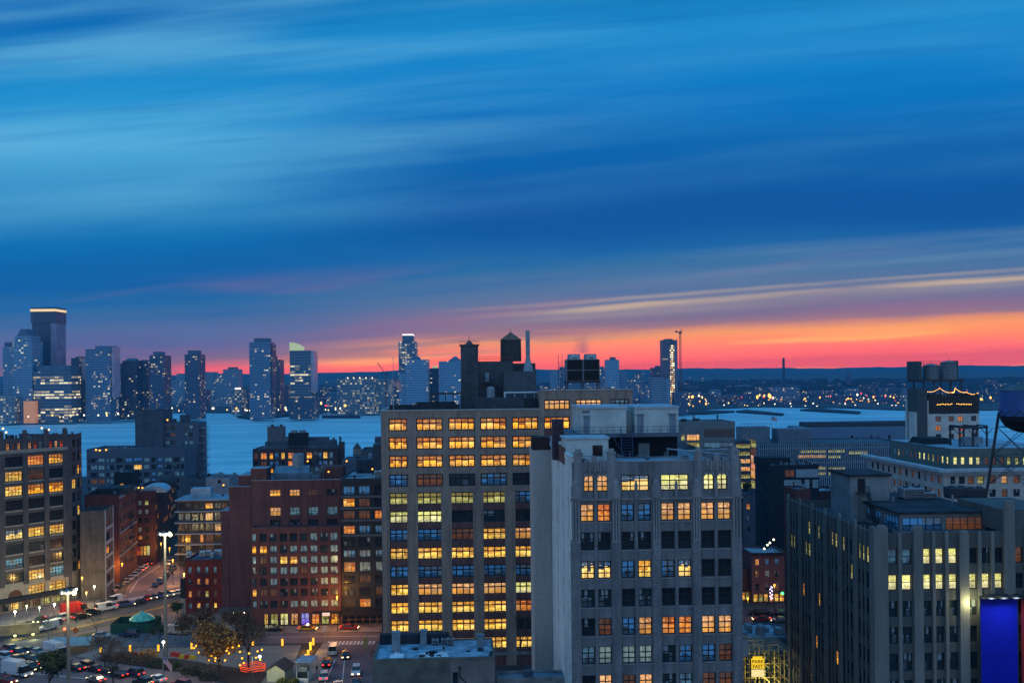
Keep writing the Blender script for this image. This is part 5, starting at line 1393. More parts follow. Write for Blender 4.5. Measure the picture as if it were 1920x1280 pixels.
for a_, t_ in ((626, 820), (638, 818), (630, 824)): u0, z_ = t3(a_, t_, 5); tube(bm, (u0, 5, b['zr']), (u0, 5, z_), .5, n=8)
obj('chimney_pots', bm, M_NV2, b['root'])
p = Vector((X_(670, 860, 415), 415, Z_(670, 862, 415)))
water_tank('small pale wooden water tank on a stand behind the dark glass block', p.x, p.y, p.z, X_(678, 845, 415) - p.x - .1, Z_(670, 839, 415) - Z_(670, 851, 415), 2.4, Z_(670, 852, 415) - p.z, surf('cedar_pale', (.30, .27, .24), .85, .3, 2, streak=True), M_TANKD)
b = bld('tank_house', 'low blue roofed building carrying the small pale water tank', (642, 862), 690, 405, 3, 18, mats=[M_NV], roof=M_ROOF, par=.5)
b = bld('slate_house', 'slate grey building with a dark roof penthouse beside the brown loft corner', (677, 843), 722, 380, 3, 16, mats=[M_NV2], cols=[(690, 697)], rows=[(848, 862)], ref=(690, 850), kinds=['B'], roof=M_ROOFD, par=.4)
bm = B(); u0, zt_ = b['L'].at(701, 821); box(bm, u0, b['W'], 4, 10, b['zr'], zt_); obj('penthouse', bm, M_NV2, b['root'])
water_tank('small dark wooden water tank in front of the riverside brick flats', X_(592, 861, 395), 395, Z_(592, 872, 395), X_(598.5, 861, 395) - X_(592, 861, 395), Z_(592, 852, 395) - Z_(592, 866, 395), 1.6, Z_(592, 866, 395) - Z_(592, 872, 395), M_TANKD, M_TANKR)
b = bld('white_corner_house', 'pale rendered building with one window left of the red brick wing', (386, 896), 430, 400, 3, 16, mats=[surf('pale_warm_render', (.30, .33, .36), .85, .2, .4)], cols=[(408, 415)], rows=[(898.5, 906)], ref=(410, 900), kinds=['D'], roof=M_ROOF, par=.4)
bm = B()
for k in range(6): x_ = 1 + k * 1.6; box(bm, x_, x_ + .9, 2 + k % 3 * 3, 3 + k % 3 * 3, b['zr'], b['zr'] + .9 + (k % 2) * .9)
obj('roof_boxes', bm, M_STK, b['root'])
b = bld('low_terrace_house', 'low dark house filling the gap behind the glass condominium', (340, 897), 390, 440, 3, 20, mats=[M_NV2], roof=M_ROOFD, par=.5)
# ------------------------------------------------------------------ behind the grey tower, towards the river
M_GRN = surf('grey_green_panel', (.17, .20, .21), .7, .15)
b = bld('penthouse_block', 'grey block with dark strip glazing just right of the grey tower top', (1274, 791), 1378, 300, 3, 16, mats=[M_GRN], cols=[(1277, 1285, 1), (1288, 1312, 4), (1320, 1377, 5)], rows=[(814, 825.5), (829, 840)], ref=(1300, 820),
        kinds=['LP ', 'mLT'], nx=2, ny=1, bar=.1, roof=M_ROOF, par=.3)
u0, zt_ = b['L'].at(1320, 804); u1, zb_ = b['L'].at(1376.5, 818.5)
bm = B(); box(bm, u0, u1, -.05, -.004, zb_, zt_); obj('strip_glazing', bm, PANE['D'], b['root'])
# depot with vertical fins
M_FIN = surf('fin_pale_metal', (.32, .42, .5), .5, .15)
M_DEP = surf('depot_glass', (.045, .065, .09), .35, .15)
bD = bld('finned_depot', 'long glass depot wrapped in pale vertical fins with yellow lit storeys', (1422.5, 832.5), 1700, 520, 3, 40, mats=[M_DEP], par=.6, roof=M_ROOF,
         left=None)
Ld = bD['L']
lit = []
for a_, c_, t_, q_, k in ((1500, 1548, 843, 848.5, 'L'), (1552, 1585, 842, 848, 'L'), (1590, 1626, 845, 851, 'L'), (1496, 1548, 852.5, 858, 'P'), (1552, 1576, 853, 858.5, 'L'), (1534, 1548, 874, 880, 'L'), (1552, 1585, 875, 881, 'L'), (1590, 1634, 879, 884, 'L'), (1534, 1548, 884, 890, 'L'), (1552, 1582, 883.5, 890, 'L'), (1534, 1575, 912, 914.5, 'L')):
    u0, zt_ = Ld.at(a_, t_); u1, zb_ = Ld.at(c_, q_)
    n_ = max(2, int((u1 - u0) / 1.6))
    window(bD['root'], (u0, -.13, zb_), 0, u1 - u0, zt_ - zb_, k, n_, 1, .12, FRAME, None, 'lit_bay')
for k in range(72):
    x_ = .2 + (bD['W'] - .4) * k / 71
    bm = B(); box(bm, x_ - .16, x_ + .16, -.75, -.16, 4, bD['z1'] - .1); obj('fin', bm, M_FIN, bD['root'])
for z_ in (10, 17.5, 25):
    bm = B(); box(bm, 0, bD['W'], -.155, -.14, z_, z_ + .5); obj('floor_edge', bm, M_FIN, bD['root'])
for k, (t_, q_, kd) in enumerate(((830, 841, 'L'), (846, 855, 'm'), (860, 870, 'P'), (874, 884, 'O'), (889, 899, 'P'), (903, 918, 'L'))):
    y0 = 14.0
    for j in range(2):
        window(bD['root'], (-.14, 38 - j * 18, Ld.z(1422, q_ + 3) + .5), R(-90), 16, 4.4, kd, 8, 1, .12, FRAME, None, 'lit_bay')
bm = B(); box(bm, -.5, -.02, .1, 1.6, 0, bD['z1']); obj('corner_panel', bm, surf('corner_glass_pale', (.18, .25, .3), .4, .15), bD['root'])
for a_, c_, t_, v0, dd, lb in ((1389.5, 1443.5, 800.5, 16, 10, 'a'), (1460, 1521, 804.5, 14, 12, 'b')):
    Ln = Line(Ld.ox - v0 * Ld.s, Ld.oy + v0 * Ld.c, 3); u0, zt_ = Ln.at(a_, t_); u1, _ = Ln.at(c_, t_)
    bm = B(); box(bm, u0, u1, v0, v0 + dd, bD['zr'] - (6 if lb == 'a' else 0), zt_)
    if lb == 'a':
        for k in range(9): tube(bm, (u0 + (u1 - u0) * k / 8, v0 + .1, zt_), (u0 + (u1 - u0) * k / 8, v0 + .1, zt_ + 2.4), .07, n=4)
        tube(bm, (u0, v0 + .1, zt_ + 1.8), (u1, v0 + .1, zt_ + 1.8), .07, n=4)
    obj('plant_room', bm, surf('plant_room_blue', (.13, .17, .21), .7, .15), bD['root'])
b = bld('yellow_lit_annex', 'glass annex with yellow glowing storeys right of the grey tower', (1379, 826), 1407.5, 500, 3, 12, mats=[M_DEP], par=.4, roof=M_ROOF,
        cols=[(1380, 1407, 6)], rows=[(832, 840), (846, 854), (860, 868.5), (874.5, 883), (889, 897), (903, 916)], ref=(1393, 870), kinds=['L', 'L', 'P', 'P', 'L', 'L'], nx=6, ny=1, bar=.14)
flagpole('thin flagpole with a small striped flag on the finned depot roof', X_(1447, 818, 535), 535, Z_(1447, 820, 535), 11.5, 3.0, 2.0, .2)
M_PIER = surf('pier_shed_blue', (.12, .21, .32), .7, .15, .02)
b = bld('pier_shed', 'very long flat blue grey pier shed stretching along the far river bank', (1505, 802), 1790, 640, 3, 30, mats=[M_PIER], par=.4, roof=M_ROOFL, cols=[(1595, 1600), (1632, 1636), (1646, 1648), (1665, 1670)], rows=[(816, 824)], ref=(1600, 820), kinds=['DDDD'], nx=1, ny=1)
bm = B(); box(bm, b['L'].u(1526, 795), b['W'], 10, 28, b['zr'] + .01, b['L'].z(1600, 793)); obj('roof_monitor', bm, surf('monitor_dark', (.035, .045, .06), .7, .2), b['root'])
# ------------------------------------------------------------------ white hotel tower with roof bar and tanks
M_CREAM = surf('cream_render', (.60, .59, .54), .8, .12, .3)
bW = bld('white_hotel', 'white rendered tower with dark roof bar, string lights and twin tanks on stilts', (1741, 776), 1836, 380, 3, 20, mats=[M_CREAM], par=.2, roof=M_ROOFD,
         cols=[(1754, 1764.5), (1778.5, 1788.5), (1796, 1806), (1821, 1830.5)], rows=[(779.5, 789.5), (797, 806.5), (813, 822.5), (830, 839)], ref=(1790, 800), kinds=['mmOD', 'ODRD', 'DDOD', 'DDDD'], nx=2, ny=2, bar=.14, depth=.3)
Lw = bW['L']
def tw(px, py, v=0.0): return Line(Lw.ox - v * Lw.s, Lw.oy + v * Lw.c, 3).at(px, py)
uL, _ = tw(1715.5, 773); u1, z1_ = tw(1719, 772.5); u2, z2_ = tw(1737, 728)
bm = B(); box(bm, uL, u1, -.2, 5.5, 0, z1_); box(bm, u2, -.01, -.1, 18, 0, tw(1739, 751)[1]); obj('side_wall', bm, M_CREAM, bW['root'])
M_COL = surf('column_slate', (.07, .085, .09), .8, .15)
bm = B(); box(bm, u1 + .01, u2 - .01, -.6, 8, 0, z2_); obj('lift_column', bm, M_COL, bW['root'])
bm = B(); zt_ = tw(1790, 742)[1]; box(bm, .05, bW['W'], .15, 17, bW['z1'] + .01, zt_); obj('roof_bar', bm, surf('roof_bar_glass', (.014, .018, .02), .25, .15), bW['root'])
bm = B()
for k in range(13): x_ = .1 + (bW['W'] - .2) * k / 12; box(bm, x_ - .08, x_ + .08, .02, .14, bW['z1'], zt_)
box(bm, .02, bW['W'] + .03, .02, .14, zt_ - .3, zt_); obj('bar_mullions', bm, M_STEEL, bW['root'])
bm = B()
for k in range(22):
    if k in (10, 11): continue
    x_ = 3.4 + (bW['W'] - 6.5) * k / 21; ball(bm, (x_, -.1, tw(1790, 757.5)[1] + rnd.uniform(-.15, .15)), .15)
obj('bar_lamps', bm, glow('string_amber', (1, .46, .08), 5), bW['root'])
sl = thing('string_lights', 'swags of amber string lights over the white tower roof terrace', 'string lights', (Lw.ox, Lw.oy, 0), R(3))
bm = B(); bc = B()
pts = [(1737, 734), (1762, 727.5), (1786, 735.5), (1791, 727.5), (1812, 735), (1834, 736.5)]
for (a_, c_), (d_, e_) in zip(pts[:-1], pts[1:]):
    prev = None
    for k in range(11):
        f_ = k / 10; px = a_ + (d_ - a_) * f_; py = c_ + (e_ - c_) * f_ + 3.2 * math.sin(math.pi * f_)
        u_, z_ = tw(px, py, 1.0); ball(bm, (u_, 1.0, z_), .13)
        if prev: tube(bc, prev, (u_, 1.0, z_), .02, n=3)
        prev = (u_, 1.0, z_)
obj('bulbs', bm, MATS['string_amber'], sl); obj('cable', bc, M_STEEL, sl)
bm = B()
for k in range(16):
    x_ = .6 + (bW['W'] - 1.2) * k / 15; r_ = rnd.uniform(.35, .8)
    ball(bm, (x_, 1.2, zt_ + r_ * .6), r_)
obj('terrace_planting', bm, surf('terrace_shrub', (.02, .03, .018), .9, .4, 3), bW['root'])
fr = thing('tank_platform', 'steel screen and platform on stilts carrying two pale water tanks', 'platform', (Lw.ox, Lw.oy, 0), R(3))
f0, fz0 = tw(1724, 716, 2); f1, _ = tw(1808, 716, 2); _, fz1 = tw(1766, 711, 2); _, fzt = tw(1766, 676.5, 2)
bm = B(); box(bm, f0, f1, 2, 12, fz0, fz1 - .01)
for x_ in (f0 + 2, f0 + 6, f1 - 5, f1 - 1):
    for y_ in (2.5, 11): box(bm, x_ - .2, x_ + .2, y_ - .2, y_ + .2, zt_, fz0)
obj('platform', bm, M_STEEL, fr)
bm = B()
for k in range(15):
    x_ = f0 + (f1 - f0) * k / 14
    box(bm, x_ - .06, x_ + .06, 11.6, 11.72, fz1, fzt)
for k in range(7): z_ = fz1 + (fzt - fz1) * (k + 1) / 7; box(bm, f0, f1, 11.6, 11.72, z_ - .06, z_ + .06)
box(bm, f0 - .4, f0 + .9, 1.9, 11.9, fz1, fzt); box(bm, f1 - .9, f1 + .1, 8, 11.9, fz1, fzt); box(bm, f1 - 2.6, f1 - 1.8, 3, 8, fz1, fzt + .1)
obj('screen', bm, M_COL, fr)
def w3(u, v): return (Lw.ox + u * Lw.c - v * Lw.s, Lw.oy + u * Lw.s + v * Lw.c)
M_TKG = surf('tank_grey_steel', (.16, .20, .22), .6, .2, 1.5, streak=True)
for a_, c_, t_, lb in ((1734, 1762, 685, 'lower grey rooftop tank, left of the pair on the white tower'), (1763, 1793, 679.5, 'taller ribbed grey tank, right of the pair on the white tower')):
    u0, _ = tw(a_, 700, 6); u1, _ = tw(c_, 700, 6); x_, y_ = w3((u0 + u1) / 2, 5.5 if a_ > 1750 else 7)
    water_tank(lb, x_, y_, fz1, (u1 - u0) / 2, tw(1766, t_, 6)[1] - fz1, .9, 0, M_TKG, M_TKG, hoops=5)
# ------------------------------------------------------------------ cream classical building with cornice
M_LIME = surf('cream_limestone', (.50, .47, .43), .8, .15, .3, (.39, .37, .34), grain=.08)
YN = 250
Dn = 46.0
Ln_ = Line(X_(1769, 880, YN), YN, 3.0)
def zn(py, px=1800): return Ln_.z(px, py)
rowsL = [(zn(907), zn(893)), (zn(932), zn(918)), (zn(957), zn(943)), (zn(985), zn(970)), (zn(1013), zn(998))]
colsN = [(1782, 1791), (1798, 1809), (1815, 1826), (1832.5, 1845), (1855, 1867), (1878, 1889), (1900, 1912), (1924, 1936)]
bN = bld('cream_building', 'cream stone classical building with a wide pale cornice behind the lift tower', (1769, 884), 1985, YN, 3, Dn, mats=[M_LIME], par=.1, roof=M_ROOFL,
         cols=colsN, rows=[(893, 907), (918, 932), (943, 957), (970, 985)], ref=(1800, 900), kinds=['DDmLmPmD', 'DDDTDmDD', 'DTDDDDDD', 'DDDDDDDD'], nx=1, ny=2, bar=.12,
         left=dict(rows=rowsL, cols=[(1.6 + k * 3.7, 3.0 + k * 3.7) for k in range(12)], mix='DDDDTm', nx=1, ny=2, bar=.1, depth=.2))
bm = B(); zc_ = bN['z1']
for k, (e_, h0, h1) in enumerate(((1.7, 0, .75), (1.1, -.55, -.004), (.6, -1.0, -.554))):
    box(bm, -e_, bN['W'] + e_, -e_, -.006, zc_ + h0, zc_ + h1); box(bm, -e_, -.006, -.002, Dn + e_, zc_ + h0, zc_ + h1)
obj('cornice', bm, surf('cornice_pale_blue', (.42, .50, .54), .5, .15), bN['root'])
bm = B()
for k in range(13):
    v_ = .5 + k * 3.7; box(bm, -.3, -.004, v_ - .35, v_ + .35, 0, rowsL[0][0] - 1.2)
for r_ in rowsL[:3]: box(bm, -.22, -.003, 0, Dn, r_[0] - 1.5, r_[0] - .9)
obj('pilasters', bm, M_LIME, bN['root'])
# setback storey with small lit windows
vS = 6.0
def tn(px, py, v=0.0): return Line(Ln_.ox - v * Ln_.s, Ln_.oy + v * Ln_.c, 3).at(px, py)
s0, sz = tn(1782, 841, vS); s1, _ = tn(1990, 841, vS)
hs = []; ks = []
for a_ in (1787.5, 1801.5, 1817, 1830, 1846, 1860, 1875, 1888, 1903, 1918):
    u0, zt_ = tn(a_, 856.5, vS); u1, zb_ = tn(a_ + 7.5, 870.5, vS); hs.append((u0 - s0, u1 - s0, zb_, zt_)); ks.append('YYYYmmmLLY'[len(ks)])
bm = B()
face_windows(bN['root'], bm, (s0, vS, 0), (1, 0, 0), (0, 1, 0), 0, (0, s1 - s0), (zc_, sz), hs, ks, .2, 0, None, 1, 2, .1)
ls = [(36 - v_ - 1.0, 36 - v_, hs[0][2], hs[0][3]) for v_ in [1.2 + k * 2.6 for k in range(13)]]
face_windows(bN['root'], bm, (s0, vS + 36, 0), (0, -1, 0), (1, 0, 0), R(-90), (0, 36), (zc_, sz), ls, ['Y', 'Y', 'm', 'L', 'L', 'Y', 'Y', 'm', 'm', 'T', 'm', 'L', 'T'], .12, 0, None, 1, 2, .1)
obj('setback_storey', bm, surf('green_grey_render', (.12, .15, .135), .8, .15), bN['root'])
bm = B(); box(bm, s0, s1, vS + .02, vS + 36, sz - .3, sz - .004); obj('setback_roof', bm, M_ROOFL, bN['root'])
u0, zt_ = tn(1727, 821, 24); u1, _ = tn(1779, 821, 24)
bm = B(); prism(bm, [(u0, 22), (u1, 22), (u1, 32), (u0, 32)], sz, zt_, top=.8); obj('roof_hut', bm, surf('roof_hut_black', (.012, .014, .017), .8, .2), bN['root'])
g_ = thing('steel_gantry', 'black steel gantry frame standing on the cream building roof', 'gantry', tuple(w3(0, 0)) + (0,), 0)
g_.location = (Ln_.ox, Ln_.oy, 0); g_.rotation_euler = (0, 0, R(3))
g0, gz = tn(1798, 800, 12); g1, _ = tn(1853, 800, 12)
bm = B(); box(bm, g0, g1, 12, 12.5, gz - .5, gz); box(bm, g0, g1, 17, 17.5, gz - .5, gz)
for x_ in (g0 + .3, (g0 + g1) / 2, g1 - .3):
    box(bm, x_ - .2, x_ + .2, 12.05, 12.45, sz, gz - .5); box(bm, x_ - .2, x_ + .2, 17.05, 17.45, sz, gz - .5); box(bm, x_ - .15, x_ + .15, 12, 17.4, gz, gz + .35)
    for s_ in (-1, 1): tube(bm, (x_, 12.2, gz - 2.2), (x_ + s_ * 1.6, 12.2, gz - .5), .1, n=5)
obj('frame', bm, M_STEEL, g_)
bm = B(); box(bm, (g0 + g1) / 2 - 2, (g0 + g1) / 2 + 3, 13, 16, sz + .5, sz + 2.4); obj('machine', bm, M_STK, g_)
# ------------------------------------------------------------------ blue water tower on lattice legs
T_ = 176.0
t_ = thing('water_tower', 'blue steel water tower with conical roof on tall black lattice legs at the right edge', 'water tower', (X_(1926, 800, T_), T_, 0), R(0))
zb_ = Z_(1926, 779, T_); zt_ = Z_(1926, 731, T_); za_ = Z_(1926, 714, T_); zw = Z_(1900, 812, T_); r_ = X_(1926, 760, T_) - X_(1878.5, 760, T_)
zg_ = pz + .3
bm = B(); prism(bm, ngon(0, 0, r_, 32), zb_, zt_); obj('tank', bm, surf('tank_blue_paint', (.045, .12, .33), .5, .2, .5, (.03, .08, .24)), t_)
bm = B(); prism(bm, ngon(0, 0, r_ * 1.04, 32), zt_ + .004, za_, top=.05); tube(bm, (0, 0, za_ - .1), (0, 0, za_ + 1), .1, n=6); obj('conical_roof', bm, surf('tank_roof_grey', (.10, .115, .12), .6, .3, 1), t_)
bm = B()
n_ = 5
for i in range(n_):
    a0, a1 = math.pi / 2 * i / n_, math.pi / 2 * (i + 1) / n_
    prism(bm, ngon(0, 0, r_ * math.cos(a0) * .99, 32), zb_ - (zb_ - zw) * math.sin(a0) - .003, zb_ - (zb_ - zw) * math.sin(a1), top=max(.06, math.cos(a1) / math.cos(a0)))
obj('bowl', bm, surf('bowl_black', (.008, .01, .014), .6, .2), t_)
for i in range(4):
    a_ = R(45 + 90 * i) + .35
    bm = B(); tube(bm, (math.cos(a_) * r_ * 1.55, math.sin(a_) * r_ * 1.55, zg_ - 3), (math.cos(a_) * r_ * 1.0, math.sin(a_) * r_ * 1.0, zb_ + .5), .24, n=8); obj('leg', bm, M_STEEL, t_)
bm = B()
for i in range(4):
    a_, a2 = R(45 + 90 * i) + .35, R(135 + 90 * i) + .35
    zl_, zh_ = zg_ + 1, zb_ - 2
    f_ = lambda an, z: Vector((math.cos(an) * r_ * (1.55 - .55 * (z - zg_ + 3) / (zb_ - zg_ + 3.5)), math.sin(an) * r_ * (1.55 - .55 * (z - zg_ + 3) / (zb_ - zg_ + 3.5)), z))
    zm = (zl_ + zh_) / 2
    for p, q in ((f_(a_, zl_), f_(a2, zm)), (f_(a2, zl_), f_(a_, zm)), (f_(a_, zm), f_(a2, zh_)), (f_(a2, zm), f_(a_, zh_)), (f_(a_, zm), f_(a2, zm)), (f_(a_, zh_), f_(a2, zh_))): tube(bm, p, q, .06, n=5)
obj('cross_braces', bm, M_STEEL, t_)
bm = B()
for k in range(30): a_ = 2 * math.pi * k / 30; a2 = 2 * math.pi * (k + 1) / 30; tube(bm, (math.cos(a_) * r_ * 1.02, math.sin(a_) * r_ * 1.02, zb_ + (1.0 if k % 2 else .05)), (math.cos(a2) * r_ * 1.02, math.sin(a2) * r_ * 1.02, zb_ + (.05 if k % 2 else 1.0)), .05, n=4)
obj('tank_railing', bm, M_STEEL, t_)
bm = B(); tube(bm, (0, 0, zg_ - 2), (0, 0, zw + .2), .35, n=10); obj('riser_pipe', bm, M_STEELG, t_)
# ------------------------------------------------------------------ dark house with white bands, small neighbours
M_BLK = surf('black_brick', (.022, .026, .036), .85, .2)
b = bld('black_banded_house', 'black house with two white wall bands and rooftop furniture behind pier building', (1440, 872), 1535, 312, 3, 14, mats=[M_BLK], par=.5, roof=M_ROOFD,
        cols=[(1472, 1490), (1503, 1508), (1518, 1523)], rows=[(880, 894), (901, 913)], ref=(1490, 890), kinds=['m  ', ' DD'], nx=2, ny=1,
        left=dict(rows=[(b_, b_ + 2.3) for b_ in (13, 17, 21, 25, 29)], cols=[(1.2, 2.6)], mix='BTDT', nx=1, ny=2))
Lx = b['L']
for a_, c_, t_, q_ in ((1492, 1534.5, 879.5, 894), (1470, 1534.5, 899.5, 914)):
    u0, zt_ = Lx.at(a_, t_); u1, zb_ = Lx.at(c_, q_)
    bm = B()
    if t_ < 890: box(bm, u0, u1, -.12, -.004, zb_, zt_)
    else:
        for x0, x1 in ((a_, 1502.5), (1508.5, 1517.5), (1523.5, c_)): box(bm, Lx.u(x0, q_), Lx.u(x1, q_), -.12, -.004, zb_, zt_)
    obj('white_band', bm, surf('white_band_panel', (.34, .40, .43), .7, .15), b['root'])
bm = B(); u0, zt_ = Lx.at(1434, 860); u1, _ = Lx.at(1490, 860); box(bm, u0, u1, 4, 12, b['zr'], zt_); obj('roof_hut', bm, M_BLK, b['root'])
bm = B()
for k in range(14):
    x_ = b['W'] * (.1 + .85 * k / 14); y_ = rnd.uniform(.8, 3); s_ = rnd.uniform(.3, .7); box(bm, x_, x_ + s_, y_, y_ + s_, b['zr'] + .01, b['zr'] + rnd.uniform(.5, 1.7))
obj('terrace_furniture', bm, M_STK, b['root'])
b = bld('teal_block', 'tall blue grey block with a single orange window beside the grey tower edge', (1393, 926), 1416, 300, 3, 12, mats=[M_NV2], par=.4, roof=M_ROOF, cols=[(1400, 1406.5), ], rows=[(944, 955), (966, 976), (986, 996)], ref=(1403, 950), kinds=['O', 'T', 'D'], nx=2, ny=2)
b = bld('maroon_hut', 'small maroon brick hut among roofs beside the black banded house', (1491, 917), 1520, 225, 3, 8, mats=[M_PLUM], par=.3, roof=M_ROOF)
b = bld('pale_roof_house', 'low house with a pale snowy roof edge below the finned depot', (1534, 920), 1580, 330, 3, 14, mats=[M_PLUM2], par=.8, roof=M_ROOFL)
# ------------------------------------------------------------------ alley on the right
M_PINK = surf('dusty_red_brick', (.16, .075, .075), .9, .2, .4, grain=.25)
b = bld('alley_house', 'dusty red four storey row house in the gap between grey tower and pier building', (1409, 1037), 1476, 281, 3, 12, mats=[M_PINK], par=.5, roof=M_ROOFL,
        cols=[(1416.5, 1424), (1434.5, 1443), (1453, 1461)], rows=[(1047, 1059), (1069, 1082), (1093, 1107)], ref=(1440, 1075), kinds=['OBB', 'mTD', 'DDm'], nx=1, ny=2, fm=FRAME_W)
bm = B(); box(bm, -.15, b['W'], -.4, -.005, b['zr'] - .1, b['z1'] + .15); obj('cornice', bm, M_BLK, b['root'])
for k in range(6):
    x_ = .4 + k * 1.5; window(b['root'], (x_, -.14, .4), 0, 1.2, 2.2, pick('AOLGO'), 1, 2, .09, FRAME, None, 'shop_window')
fl_ = b
b = bld('tavern', 'low dark red tavern with a lit front left of the alley row house', (1386, 1066), 1408.6, 283, 3, 10, mats=[M_PLUM], par=.4, roof=M_ROOFD)
for k in range(3): window(b['root'], (.6 + k * 1.1, -.14, .5), 0, 1.0, 2.3, 'ALG'[k], 1, 2, .09, FRAME, None, 'shop_window')
bm = B(); box(bm, 0, b['W'], -1.4, -.15, 3.3, 3.7); obj('awning', bm, surf('awning_maroon', (.08, .02, .02), .8, .2), b['root'])
fd = thing('floodlights', 'row of bright floodlights on the alley house roof edge', 'floodlight', (fl_['L'].ox, fl_['L'].oy, fl_['z1']), R(3))
for px, py, v in ((1433, 1028, 1), (1439, 1021, 2.5), (1443.5, 1017, 4), (1450.5, 1011, 6)):
    Lq = Line(fl_['L'].ox - v * fl_['L'].s, fl_['L'].oy + v * fl_['L'].c, 3); u_, z_ = Lq.at(px, py)
    h_ = z_ - fl_['z1']
    bm = B(); tube(bm, (u_, v, -.6), (u_, v, h_), .05, n=6); obj('post', bm, M_STEEL, fd)
    bm = B(); ball(bm, (u_, v, h_), .3, sub=2); obj('lamp', bm, glow('flood_white', (1, .95, .62), 3), fd)
# car stacker and illuminated sign
pk = thing('car_stacker', 'steel car stacker frame of the parking lot beneath the illuminated sign', 'car stacker', (X_(1388, 1260, 185), 185, 0), R(3))
M_YST = surf('yellow_lit_steel', (.42, .34, .10), .5, .2)  # yellow light on the beams, put into the steel colour
bm = B()
for i in range(6):
    for j in range(4):
        tube(bm, (i * 1.9, j * 3.5, 0), (i * 1.9, j * 3.5, 12.5), .12, n=6)
for z_ in (4.5, 7.2, 9.9, 12.4):
    for j in range(4): tube(bm, (0, j * 3.5, z_), (9.5, j * 3.5, z_), .1, n=5)
    for i in range(6): tube(bm, (i * 1.9, 0, z_), (i * 1.9, 10.5, z_), .1, n=5)
for i in range(5): tube(bm, (i * 1.9, 0, 9.9), (i * 1.9 + 1.9, 0, 12.4), .06, n=5)
obj('frame', bm, M_YST, pk)
bm = B()
for i in range(12): tube(bm, (-.3, i, 12.9), (9.8, i + .6, 13.3), .07, n=5)
obj('roof_trusses', bm, M_STEELG, pk)
sg = thing('parking_sign', 'illuminated yellow and white parking sign reading PARK FAST beside the car stacker', 'sign', (X_(1421, 1250, 168), 168, 0), 0)
sw = 24.5 / F * 168
zt_, zm, zb_ = Z_(1421, 1235, 168), Z_(1421, 1253.5, 168), Z_(1421, 1268, 168)
bm = B(); box(bm, -sw / 2, sw / 2, 0, .35, zm + .06, zt_); obj('sign_panel', bm, glow('sign_yellow', L3(250, 198, 40), 1.0), sg)
bm = B(); box(bm, -sw / 2, sw / 2, 0, .35, zb_, zm - .06); obj('lower_panel', bm, glow('sign_white', L3(250, 225, 150), .95), sg)
bm = B(); box(bm, -sw * .36, sw * .36, .05, .3, zt_ + .02, zt_ + .4); obj('top_panel', bm, glow('sign_yellow', L3(250, 198, 40), 1.0), sg)
bm = B(); tube(bm, (0, .2, 0), (0, .2, zb_), .16); 
for z_ in (zm,): box(bm, -sw / 2 - .08, sw / 2 + .08, -.02, .37, z_ - .05, z_ + .05)
for x_ in (-sw / 2 - .06, sw / 2 + .06): box(bm, x_ - .05, x_ + .05, -.02, .37, zb_, zt_)
obj('frame', bm, M_STEEL, sg)
M_INK = surf('sign_ink', (.03, .025, .02), .7, .1)
for txt, z_ in (('PARK', (zt_ * .76 + zm * .24)), ('FAST', (zt_ * .26 + zm * .74))):
    cu = bpy.data.curves.new('lettering', 'FONT'); cu.body = txt; cu.size = .82; cu.align_x = 'CENTER'; cu.align_y = 'CENTER'; cu.extrude = .01; cu.offset = .012
    tmp = bpy.data.objects.new('lettering', cu); col.objects.link(tmp); me = bpy.data.meshes.new_from_object(tmp); bpy.data.objects.remove(tmp); me.materials.clear(); me.materials.append(M_INK); o = put('lettering', me, sg); o.location = (0, -.02, z_); o.rotation_euler = (R(90), 0, 0)
ld = bpy.data.lights.new('lot_lamp', 'POINT'); ld.energy = 900; ld.color = (1, .85, .4); ld.shadow_soft_size = .3
lo = bpy.data.objects.new('lot_lamp', ld); col.objects.link(lo); lo.parent = pk; lo.location = (5, 2, 8.6)
b = bld('lot_hut', 'low service roof with grey vents in the alley beside the car stacker', (1390, 1196), 1480, 205, 3, 12, mats=[M_NV2], par=.3, roof=M_ROOFL)
bm = B()
for k in range(5): x_ = .8 + k * 1.8; box(bm, x_, x_ + 1.2, 2 + k % 2 * 3, 4 + k % 2 * 3, b['zr'], b['zr'] + 1 + k % 3 * .6)
bm2 = bm; obj('vents', bm, M_STK, b['root'])
wb = thing('wall_board', 'white sign board leaning out from the grey tower side at the alley', 'sign board', (X_(1391, 1215, 165), 165, 0), R(40))
bm = B(); box(bm, 0, 1.7, 0, .12, Z_(1396, 1232, 165), Z_(1396, 1202, 165)); obj('board', bm, surf('board_white', (.5, .52, .54), .7, .1), wb)
bm = B(); tube(bm, (.4, .2, 0), (.4, .2, Z_(1396, 1204, 165)), .08); tube(bm, (1.4, .2, 0), (1.4, .2, Z_(1396, 1204, 165)), .08); obj('posts', bm, M_STEEL, wb)
